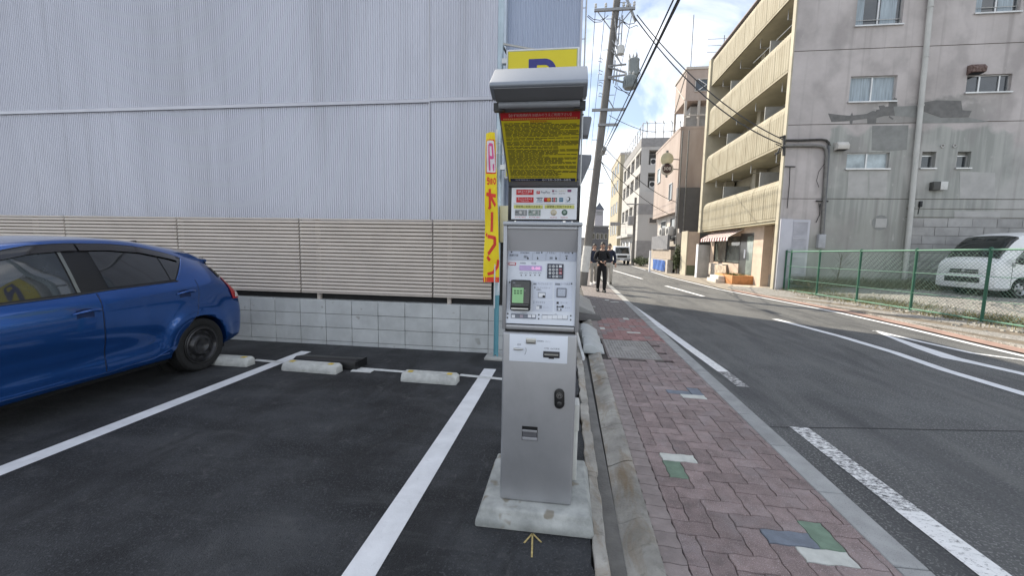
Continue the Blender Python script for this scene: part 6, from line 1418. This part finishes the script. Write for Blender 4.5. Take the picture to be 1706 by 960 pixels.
b = MB(); b.box(7.05,10.5,41.8,43.2,0,7.2); nb = b.build('stair_tower', m_wb, wb); opening(nb, 8.1, 8.9, 41.8, 0, 4.1, 4.7, 'y', m_pane)
b = MB(); b.box(7.03,10.52,41.77,43.21,5.0,6.0); b.build('grey_band', m_wg, wb); b = MB(); b.box(7.03,10.52,41.77,43.21,0,2.4); b.build('grey_band', m_wg, wb)
yb_ = thing('yellow_building', 'tall pale yellow building behind the white parking building', 'building', (6.9, 57, 0))
b = MB(); b.box(6.95,13,57.0,68,0,14.2); b.build('wall', m_yb, yb_); b = MB(); b.box(6.9,13.05,56.95,68.05,14.2,14.5); b.build('roof', m_lw, yb_)
for z in (3.6,6.6,9.6,12.0):
    for y in (58,61,64): opening(yb_, 6.95, 0, y, y+1.6, z, z+1.5, 'x', m_pane)
rb = thing('roof_sign', 'dull red sign block standing on the far rooftop', 'sign', (8.6, 62, 14.5)); q0, q1 = ay(1037,263,62), ay(1049,280,62); b = MB(); b.box(q0.x,q1.x,61.6,62.2,14.5,q0.z); b.build('panel', mat('sign_dull_red', (.30,.09,.12), .6), rb); b = MB(); b.box(q0.x-.3,q0.x-.1,61.8,62,14.5,q0.z-.2); b.build('post', m_cond, rb)
hs_ = thing('street_signboard', 'grey signboard hung over the pavement from the parking building', 'signboard', (6.2, 52, 5)); q0, q1 = ay(1017,370,52), ay(1033,376,52); b = MB(); b.box(q0.x,q1.x,52,52.3,q1.z,q0.z); b.build('panel', m_wg, hs_, bevel=.02); b = MB(); b.tube([(q1.x,52.1,q1.z+.2),(7.4,52.1,q1.z+.2)], .04); b.build('arm', m_cond, hs_)
# far end of the street
db = thing('dark_building', 'low dark building closing the far end of the street', 'building', (6.5, 88, 0)); q0, q1 = ay(984,378,88), ay(1012,418,88)
b = MB(); b.box(q0.x,q1.x,88,98,0,q0.z); b.build('wall', mat('far_dark', (.12,.115,.12), .8, var=.15, vs=.4), db); b = MB(); b.box(q0.x-.2,q1.x+.2,87.8,98.2,q0.z,q0.z+.3); b.build('roof', m_wg, db)
for i in range(4): opening(db, q0.x+.4+.85*i, q0.x+1.0+.85*i, 88, 0, 3.6, 4.8, 'y', m_pane)
ct = thing('clock_tower', 'pale square tower with a pointed dark roof far down the street', 'tower', (8.5, 120, 0)); q0, q1 = ay(992,349,120), ay(1004,390,120); w = (q1.x-q0.x)
b = MB(); b.box(q0.x,q1.x,120,120+w,0,q0.z); b.build('shaft', mat('far_pale', (.42,.40,.42), .85), ct); b = MB(); b.loft([[(q0.x-.2,119.8,q0.z),(q1.x+.2,119.8,q0.z),(q1.x+.2,120.2+w,q0.z),(q0.x-.2,120.2+w,q0.z)],[((q0.x+q1.x)/2+e*.05,120+w/2+f*.05,q0.z+2.1) for e, f in ((-1,-1),(1,-1),(1,1),(-1,1))]]); b.build('pointed_roof', mat('far_slate', (.10,.11,.13), .7), ct)
b = MB(); b.box(q0.x+.35,q1.x-.35,119.95,119.999,q0.z-1.6,q0.z-.5); b.build('louvre', m_wg, ct)
far = [((955,398),(986,420),100,'pale low house far down the street behind the utility pole',(.50,.48,.46)),((980,388),(1000,420),112,'greyish lilac block beside the far tower',(.42,.39,.41)),((1008,384),(1024,420),96,'plain grey block between the dark building and the yellow building',(.36,.34,.33))]
for i, (p, q, Y, lab, c) in enumerate(far):
    a, e = ay(*p, Y), ay(*q, Y); t_ = thing('far_building', lab, 'building', ((a.x+e.x)/2, Y, 0)); m = mat('far_wall_%s' % 'abcde'[i], c, .85, var=.08, vs=.3)
    b = MB(); b.box(a.x,e.x,Y,Y+9,0,a.z); b.build('wall', m, t_); b = MB(); b.box(a.x-.15,e.x+.15,Y-.15,Y+9.1,a.z,a.z+.35); b.build('roof', m_wg, t_)
    n = max(2, int((e.x-a.x)/1.6))
    for k in range(n):
        for z in ([1.2, 3.6] if a.z > 5 else [1.2]): x = a.x+(e.x-a.x)*(k+.25)/n; opening(t_, x, x+(e.x-a.x)*.5/n, Y, 0, z, z+1.2, 'y', m_pane)
hg = thing('hedge', 'dark clipped hedge by the kerb behind the second utility pole', 'hedge', (7, 38, 0)); leafball('foliage', (6.75,37.6,.55), (.55,1.6,.36), 1600, .09, m_leafd, hg, 3); b = MB(); b.tube([(6.7,37,0),(6.7,37,.5)], .05); b.build('stem', mat('twig', (.10,.075,.055), .9), hg)

# ================================================================ utility poles and wires
m_pole = mat('pole_concrete', (.155,.148,.14), .85, var=.14, vs=2, bump=.2, bs=40); m_polew = mat('pole_white', (.60,.60,.58), .7, var=.08, vs=4); m_gal = mat('galvanised', (.27,.275,.28), .5, .5); m_wire_ = mat('wire_black', (.05,.05,.054), .6); m_ins = mat('porcelain', (.50,.50,.48), .3); m_can = mat('transformer_grey', (.215,.24,.245), .5, .1, var=.08)
YP1 = 16.4; pb0 = gd(972, 478); P0 = Vector((pb0.x, YP1, 0)); PTOP = ay(1028, 0, YP1); PD = (PTOP-P0)/PTOP.z
def pz(z): return P0+PD*z
up_ = thing('utility_pole', 'tall leaning concrete utility pole with transformers and a white band at its foot', 'utility pole', P0)
b = MB(); b.cyl(pz(-.05), pz(12.4), .165, .125, n=18); b.build('shaft', m_pole, up_, smooth=40)
zb0, zb1 = ay(975,453,YP1).z, ay(979,410,YP1).z; b = MB(); b.cyl(pz(zb0), pz(zb1), .171, .169, n=18); b.build('white_band', m_polew, up_, smooth=40)
def xarm(z, x0, x1, r=.045, name='crossarm', dy=-.14): b = MB(); p, q = pz(z), pz(z); b.obox(((x0+x1)/2, YP1+dy, z), (x1-x0, .09, .09)); return b.build(name, m_gal, up_)
A = ay(990,17,YP1-.14); B_ = ay(1058,20,YP1-.14); za = A.z
xarm(za, A.x, B_.x); xarm(ay(1000,183,YP1-.14).z, ay(986,183,YP1-.14).x, ay(1042,183,YP1-.14).x, name='lower_arm'); xarm(ay(1000,208,YP1-.14).z, ay(996,208,YP1-.14).x, ay(1030,208,YP1-.14).x, name='lower_arm')
INS = [A.x+.05, A.x+.42, B_.x-.42, B_.x-.04]
for x in INS:
    b = MB(); b.lathe((x,YP1-.14,za+.045), (0,0,1), [(0,.02),(.05,.02),(.06,.05),(.10,.055),(.12,.03),(.16,.05),(.2,.03)], 10); b.build('insulator', m_ins, up_, smooth=40)
for x in (A.x+.1, B_.x-.1): b = MB(); b.tube([(x,YP1-.16,za-.02), pz(za-.75)], .02, 5); b.build('brace', m_gal, up_)
b = MB(); x_ = pz(za).x; b.obox((x_+.42, YP1-.1, za+.25), (.08,.08,1.5), Matrix.Rotation(R(-24), 3, 'Y')); b.build('upper_arm', m_gal, up_)
for k in range(3): b = MB(); b.lathe((x_+.35+.14*k, YP1-.1, za+.12+.26*k), (1,0,.3), [(0,.02),(.05,.06),(.1,.03),(.15,.06),(.2,.02)], 8); b.build('insulator', m_ins, up_, smooth=40)
def zx(x, y, Y=YP1-.2): return ay(960+x/6, y/6, Y)
# transformers on a steel frame
for i, (px, t, bo, r_) in enumerate(((570,590,760,.20),(535,765,885,.235))):
    c0, c1 = zx(px, t, YP1-.35*(i*1.2+.2)), zx(px, bo, YP1-.35*(i*1.2+.2)); h = c0.z-c1.z
    b = MB(); b.lathe(c1, (0,0,1), [(0,r_*.86),(.03,r_*.95),(.06,r_),(h-.08,r_),(h-.05,r_*1.06),(h-.02,r_*1.04),(h+.04,r_*.5)], 22); tr = b.build('transformer', m_can, up_, smooth=35)
    for k in range(18 if i else 0):
        a = 2*math.pi*k/18; b = MB(); b.obox(c1+Vector((math.cos(a)*(r_+.012), math.sin(a)*(r_+.012), h*.42)), (.034,.012,h*.55), Matrix.Rotation(a, 3, 'Z')); b.build('fin', m_can, tr)
    for k in (-1, 0, 1):
        b = MB(); p = c0+Vector((.12*k, .05, .03)); b.lathe(p, (.12*k, 0, 1), [(0,.03),(.05,.03),(.06,.045),(.09,.03),(.11,.045),(.14,.03),(.2,.012)], 8); b.build('bushing', m_ins, tr, smooth=40)
for y0, y1 in ((660,640),(668,725),(770,745),(775,830)): b = MB(); p, q = zx(320, y0), zx(500, y1); b.tube([p, q], .035, 6); b.build('support_arm', m_gal, up_)
for x0, y0, x1, y1 in ((360,400,460,560),(365,470,450,640),(355,500,440,620),(435,170,420,440),(465,150,445,470),(385,180,410,460),(390,600,370,830),(410,680,395,850)): b = MB(); b.tube([zx(x0,y0), zx(x1,y1)], .022, 5); b.build('cable_riser', m_gal, up_)
b = MB(); c = zx(445, 490); b.lathe(c-Vector((0,0,.2)), (0,0,1), [(0,.05),(.02,.13),(.3,.13),(.36,.05)], 12); b.build('fuse_cutout', m_ins, up_, smooth=40)
for pts in (((470,210),(520,240),(580,230),(605,190)),((475,215),(530,280),(600,250),(620,260)),((120,150),(170,190),(240,200),(295,175)),((110,160),(180,220),(250,215),(320,150)),((390,180),(450,200),(490,240)),((380,860),(420,890),(500,920),(540,930)),((420,860),(460,900),(540,955)),((630,680),(640,740),(600,820)),((575,580),(600,560),(605,520))):
    b = MB(); b.tube([zx(*p) for p in pts], .013, 5); b.build('jumper_wire', m_wire_, up_)
for k in range(16):
    z = 2.4+.55*k; s = 1 if k % 2 else -1; b = MB(); p = pz(z); b.tube([p+Vector((s*.12,-.05,0)), p+Vector((s*.33,-.05,0))], .012, 5); b.build('step_bolt', m_gal, up_)
for y in (590, 715, 830, 940): p = zx(265, y); b = MB(); b.tube([p, p+Vector((-.12,0,.06)), p+Vector((-.16,0,-.06)), p+Vector((-.02,0,-.10))], .014, 5); b.build('cable_hook', m_gal, up_)
b = MB(); p, q = ay(1000,183,YP1-.15), ay(1000,160,YP1-.15); b.tube([ay(1024,183,YP1-.15), pz(ay(1000,158,YP1).z)], .02, 5); b.build('brace', m_gal, up_)
def wire(label, p, q, sag, r, n=18, cat='cable', name='overhead_cable', group='overhead cables'):
    p, q = Vector(p), Vector(q); b = MB(); b.tube([p.lerp(q, i/n)-Vector((0,0,4*sag*(i/n)*(1-i/n))) for i in range(n+1)], r, 5)
    return tag(b.build(name, m_wire_, None, org=p), label, cat, group)
c = ay(998, 269, YP1-.2)
for k, (dx, dz, r_, lab) in enumerate(((0,0,.013,'thick lower cable of the bundle running along the street over the kerb'),(.05,.10,.010,'thin upper cable of the bundle running along the street over the kerb'),(-.06,.05,.010,'thinnest cable of the street bundle, on its left side'))):
    q = ax(1127+2.2*k, 0, c.x+.05+dx); e = (q-c)*1.35; wire(lab, c+Vector((dx,0,dz)), c+e+Vector((dx,0,dz)), .05, r_)
cc = c.lerp(ax(1127,0,c.x+.05), .17)+Vector((0,0,.02)); sl_ = thing('cable_closure', 'fat black splice closure hanging on the street cable bundle near the pole', 'splice box', cc); b = MB(); b.cyl(cc-Vector((0,.35,0)), cc+Vector((0,.35,0)), .07, n=10); b.build('sleeve', m_gal, sl_, smooth=40)
e1, e2 = ay(1302,240,YS0-.25), ay(1304,232,YS0-.25)
wire('lower service cable dropping from the pole crossarm to the apartment block corner', ay(1056,26,YP1-.2), e1, .62, .022); wire('upper service cable dropping from the pole crossarm to the apartment block corner', ay(1061,24,YP1-.2), e2, .50, .020)
for k, (x, lab) in enumerate(zip(INS, ('leftmost','second','third','rightmost'))): wire('%s thin wire running away along the street from the pole crossarm' % lab, (x,YP1-.1,za+.2), (x+1.6,64,za-1.0), .5, .012)
wire('thin cable from the leaning pole to the second pole farther along', pz(5.1), (7.0,43.2,5.6), .5, .018); wire('thin cable crossing the street from the leaning pole to the pink building', pz(5.6), (6.95,27.4,4.6), .35, .016); wire('second cable crossing the street to the dark cladding of the pink building', pz(5.0), (6.92,27.0,3.6), .3, .014)
wire('long faint cable crossing the sky from the leaning pole towards the water tank house', ay(1015,192,YP1), (7.5,28.6,9.6), .5, .012)
q = gd(1053.5, 443); U2 = Vector((q.x, q.y, 0)); u2 = thing('utility_pole', 'thin far utility pole standing at the right kerb beside the small truck', 'utility pole', U2)
b = MB(); b.cyl(U2, U2+Vector((0,0,6.2)), .15, .11, n=10); b.build('shaft', m_pole, u2, smooth=40); b = MB(); b.obox(U2+Vector((0,-.1,5.6)), (1.6,.1,.1)); b.build('crossarm', m_gal, u2); b = MB(); b.lathe(U2+Vector((-.35,-.15,3.7)), (0,0,1), [(0,.25),(.05,.30),(.8,.30),(.85,.2)], 14); b.build('drum', m_wg, u2, smooth=40)

# ================================================================ small truck
tk = thing('small_truck', 'small white truck facing us at the right kerb far down the street', 'truck', (5.7, 41, 0))
TX0, TX1, TY = gd(1024,442).x, gd(1048,442).x+.1, 39.6; w = TX1-TX0
b = MB(); b.loft([[(TX0,TY,.45),(TX1,TY,.45),(TX1,TY+1.5,.45),(TX0,TY+1.5,.45)],[(TX0,TY,1.05),(TX1,TY,1.05),(TX1,TY+1.5,1.05),(TX0,TY+1.5,1.05)],[(TX0+.08,TY+.35,1.78),(TX1-.08,TY+.35,1.78),(TX1-.08,TY+1.5,1.82),(TX0+.08,TY+1.5,1.82)]]); b.build('cab', m_vwhite, tk, bevel=.05, fix=True)
b = MB(); b.prism([(TX0+.12,TY+.02,1.10),(TX1-.12,TY+.02,1.10),(TX1-.18,TY+.30,1.68),(TX0+.18,TY+.30,1.68)], (0,-.012,0)); b.build('windscreen', m_vglass, tk)
b = MB(); b.prism([(TX1+.004,TY+.35,1.12),(TX1+.004,TY+1.2,1.12),(TX1-.06,TY+1.2,1.66),(TX1-.06,TY+.55,1.66)], (.012,0,0)); b.build('side_window', m_vglass, tk)
for x in (TX0+.16, TX1-.16): b = MB(); b.box(x-.13,x+.13,TY-.02,TY+.02,.72,.90); b.build('headlight', m_lamp, tk)
b = MB(); b.box(TX0+.32,TX1-.32,TY-.015,TY,.70,.92); b.build('grille', m_grille, tk); b = MB(); b.box(TX0-.01,TX1+.01,TY-.06,TY,.42,.62); b.build('bumper', mat('bumper_grey', (.30,.30,.30), .5), tk); b = MB(); b.box((TX0+TX1)/2-.2,(TX0+TX1)/2+.2,TY-.075,TY-.06,.46,.58); b.build('number_plate', m_pwhite, tk)
b = MB(); b.box(TX0+.03,TX1-.03,TY+1.55,TY+4.2,.6,1.0); b.build('load_bed', m_vwhite, tk, bevel=.02)
for x in (TX0-.14, TX1+.14): b = MB(); b.box(x-.07,x+.07,TY+.2,TY+.26,1.15,1.45); b.build('mirror', m_grille, tk, bevel=.02)
for x in (TX0+.1, TX1-.1):
    for y in (TY+.75, TY+3.2): b = MB(); b.lathe((x-.09,y,.29),(1,0,0),[(0,.2),(0,.27),(.03,.29),(.15,.29),(.18,.27),(.18,.18)],18); wl = b.build('wheel', m_rubber, tk, smooth=40); b = MB(); b.lathe((x+.06,y,.29),(1,0,0),[(0,.17),(.035,.15),(.02,.05)],12); b.build('rim', m_rim, wl)

# ================================================================ people on the pavement
m_skin = mat('skin', (.48,.30,.22), .55, var=.06, vs=6); m_hair = mat('hair_black', (.012,.010,.009), .6); m_eye = mat('eye_dark', (.01,.01,.01), .3); m_lip = mat('lip', (.33,.15,.13), .5)
def skinned(name, verts, edges, m, parent, sub=2, root=0, loc=None):
    me = bpy.data.meshes.new(name); me.from_pydata([v[:3] for v in verts], edges, []); o = bpy.data.objects.new(name, me); COL.objects.link(o)
    o.modifiers.new('skin', 'SKIN'); sv = me.skin_vertices[0].data
    for i, v in enumerate(verts): r = v[3]; sv[i].radius = r if isinstance(r, tuple) else (r, r)
    for i in range(len(verts)): sv[i].use_root = (i == root)
    s_ = o.modifiers.new('sub', 'SUBSURF'); s_.levels = s_.render_levels = sub
    dg = bpy.context.evaluated_depsgraph_get(); dg.update(); m2 = bpy.data.meshes.new_from_object(o.evaluated_get(dg)); bpy.data.objects.remove(o)
    m2.materials.append(m); m2.polygons.foreach_set('use_smooth', [True]*len(m2.polygons)); o = bpy.data.objects.new(name, m2); COL.objects.link(o); o.parent = parent; return o
def person(loc, face, label, jacket, trouser, shoe, stride, arms, h=1.70):
    """local frame: looks along -y; arms gives elbow and wrist points for both sides; stride: feet forward offsets"""
    p = thing('person', label, 'person', loc); k = h/1.70; V = []; Ed = []
    def v(x, y, z, r): V.append((x*k, y*k, z*k, tuple(q*k for q in r) if isinstance(r, tuple) else r*k)); return len(V)-1
    pel = v(0,0,.94,(.14,.10)); wa = v(0,0,1.10,(.125,.09)); ch = v(0,.01,1.30,(.15,.105)); nb_ = v(0,.01,1.43,(.09,.07)); nk = v(0,0,1.49,.052); hd = v(0,-.01,1.53,.05); Ed += [(pel,wa),(wa,ch),(ch,nb_),(nb_,nk),(nk,hd)]
    legs, armsj = [], []
    for s, st_ in zip((1,-1), stride):
        hp = v(s*.09,0,.88,.088); kn = v(s*.095,-.03-st_*.45,.49,.058); an_ = v(s*.095,.04-st_,.10+max(0,-st_)*.22,.032); to = v(s*.10,-.09-st_,.05+max(0,-st_)*.10,.018); Ed += [(pel,hp),(hp,kn),(kn,an_),(an_,to)]; legs.append((hp,kn,an_,to))
    for s, (el, wr) in zip((1,-1), arms):
        sh = v(s*.175,.01,1.385,.058); e_ = v(s*el[0],el[1],el[2],.043); w_ = v(s*wr[0],wr[1],wr[2],.028); Ed += [(nb_,sh),(sh,e_),(e_,w_)]; armsj.append((sh,e_,w_))
        d = (Vector((s*wr[0],wr[1],wr[2]))-Vector((s*el[0],el[1],el[2]))).normalized(); sd = d.cross(Vector((0,0,1))); sd = sd.normalized() if sd.length > .2 else Vector((0,1,0)); W_ = Vector((s*wr[0],wr[1],wr[2]))
        pa = W_+d*.06; pm_ = v(*pa,(.034,.018)); Ed.append((w_,pm_))
        dn = sd.cross(d).normalized()
        for f_, (o_, l1, l2) in enumerate(((-.030,.038,.030),(-.010,.044,.034),(.010,.041,.032),(.029,.032,.025))):
            a1 = pa+d*.035+sd*o_; b1 = a1+d*l1*.9-dn*.006; b2 = b1+d*l2*.8-dn*.014; i1 = v(*a1,.0095); i2 = v(*b1,.0085); i3 = v(*b2,.0075); Ed += [(pm_,i1),(i1,i2),(i2,i3)]
        t1 = W_+d*.03-sd*.035*s; t2 = t1+d*.032-sd*.018*s; i1 = v(*t1,.011); i2 = v(*t2,.009); Ed += [(w_,i1),(i1,i2)]
    bd_ = skinned('body', V, Ed, m_skin, p)
    g = lambda i, s=1.: (V[i][0], V[i][1], V[i][2])
    JV = [(0,0,.86*k,(.168*k,.125*k)),(0,0,1.08*k,(.155*k,.118*k)),(0,.01*k,1.29*k,(.178*k,.13*k)),(0,.01*k,1.42*k,(.105*k,.085*k)),(0,.005*k,1.475*k,.064*k)]; JE = [(0,1),(1,2),(2,3),(3,4)]
    for sh, e_, w_ in armsj:
        n = len(JV); wv = Vector(V[w_][:3]).lerp(Vector(V[e_][:3]), .08); JV += [(*V[sh][:3],.078*k),(*V[e_][:3],.060*k),(*wv,.042*k)]; JE += [(3,n),(n,n+1),(n+1,n+2)]
    skinned('jacket', JV, JE, jacket, p)
    TV = [(0,0,.98*k,(.145*k,.112*k)),(0,0,.90*k,(.150*k,.115*k))]; TE = [(0,1)]
    for hp, kn, an_, to in legs:
        n = len(TV); a_ = Vector(V[an_][:3]); TV += [(V[hp][0],V[hp][1],V[hp][2]-.06*k,.098*k),(*V[kn][:3],.076*k),(a_.x,a_.y,a_.z-.01,.064*k)]; TE += [(1,n),(n,n+1),(n+1,n+2)]
        x, y, z = V[an_][:3]; z0 = z-.10*k; b = MB(); b.loft([[(x-.052,y+.075,z0),(x+.052,y+.075,z0),(x+.050,y+.065,z0+.125),(x-.050,y+.065,z0+.125)],[(x-.056,y-.06,z0),(x+.056,y-.06,z0),(x+.050,y-.06,z0+.11),(x-.050,y-.06,z0+.11)],[(x-.042,y-.21,z0),(x+.042,y-.21,z0),(x+.034,y-.20,z0+.06),(x-.034,y-.20,z0+.06)]])
        o = b.build('shoe', shoe, None, bevel=.012, fix=True); o.parent = p
    skinned('trousers', TV, TE, trouser, p)
    # head with face and hair
    hc = Vector((0,-.015,1.60))*k
    def hd_pt(u, t, gr=1.):
        a = 2*math.pi*u; th = math.pi*t; rx, ry, rz = .076, .095, .118
        x, y, z = rx*math.sin(th)*math.sin(a), -ry*math.sin(th)*math.cos(a), rz*math.cos(th); q = 1-.18*max(0,-z/rz); return hc+Vector((x*q*gr, y*q*gr, z*gr))*k
    b = MB(); b.grid(lambda u, t: hd_pt(u, .02+.96*t), 24, 16); hd_ = b.build('head', m_skin, None, smooth=80); hd_.parent = p
    def put(bb, name, m): o = bb.build(name, m, None, smooth=70); o.parent = hd_; return o
    for s in (1,-1):
        b = MB(); b.lathe(hc+Vector((s*.032,-.083,.004))*k, (s*.15,-1,0), [(0,.014),(.005,.012),(.008,.004)], 10); put(b, 'eye', m_eye); b = MB(); b.tube([hc+Vector((s*.016,-.094,.026))*k, hc+Vector((s*.048,-.080,.026))*k], .004, 5); put(b, 'eyebrow', m_hair)
        b = MB(); b.lathe(hc+Vector((s*.072,.005,-.005))*k, (s,.2,0), [(0,.026),(.012,.028),(.016,.014)], 10); put(b, 'ear', m_skin)
    b = MB(); b.loft([[hc+Vector(q)*k for q in ((-.008,-.086,.012),(.008,-.086,.012),(.006,-.096,.010),(-.006,-.096,.010))],[hc+Vector(q)*k for q in ((-.016,-.082,-.028),(.016,-.082,-.028),(.010,-.114,-.024),(-.010,-.114,-.024))]]); put(b, 'nose', m_skin)
    b = MB(); b.tube([hc+Vector((-.024,-.078,-.058))*k, hc+Vector((0,-.086,-.060))*k, hc+Vector((.024,-.078,-.058))*k], .006, 5); put(b, 'mouth', m_lip)
    def hair(u, t):
        a = 2*math.pi*u; fr = .5+.5*math.cos(a); lim = .66-.30*fr**1.2; q = hd_pt(u, .01+lim*t, 1.09); return q+Vector((0,.006,.004))
    b = MB(); b.grid(hair, 24, 10); o = put(b, 'hair', m_hair); o.parent = p
    p.rotation_euler = (0,0,face); return p
m_jblack = mat('jacket_black', (.010,.010,.012), .8); m_tblack = mat('trousers_black', (.008,.008,.009), .85); m_jnavy = mat('jacket_navy', (.012,.018,.040), .8); m_tgrey = mat('trousers_grey', (.30,.28,.25), .85); m_tbeige = mat('trousers_beige', (.42,.39,.34), .85); m_shoe = mat('shoe_black', (.01,.01,.01), .4); m_shoew = mat('shoe_white', (.5,.5,.5), .5)
man = person(gd(1001, 487), R(4), 'person in black jacket and black trousers walking towards us along the pavement', m_jblack, m_tblack, m_shoe, (.14,-.12), (((.25,.03,1.13),(.05,-.23,1.07)),((.25,.03,1.13),(.05,-.22,1.05))))
ph_ = thing('phone', 'small dark phone held in front by the person in black', 'phone', gd(1001,487)+Vector((0,-.32,1.07))); c = Vector(ph_.location); b = MB(); b.box(c.x-.035,c.x+.035,c.y-.006,c.y+.004,c.z-.05,c.z+.07); b.build('case', m_black, ph_, bevel=.004)
person(gd(988, 474.5), R(8), 'person in navy jacket and grey trousers walking behind on the left', m_jnavy, m_tgrey, m_shoew, (-.10,.12), (((.23,.05,1.12),(.23,-.08,.89)),((.23,.06,1.12),(.22,.02,.87))), 1.68)
person(gd(1013, 474.5), R(-4), 'person in dark jacket and pale beige trousers walking behind on the right', m_jnavy, m_tbeige, m_shoe, (.10,-.14), (((.24,.06,1.12),(.26,-.04,.88)),((.23,.05,1.12),(.23,.06,.88))), 1.70)
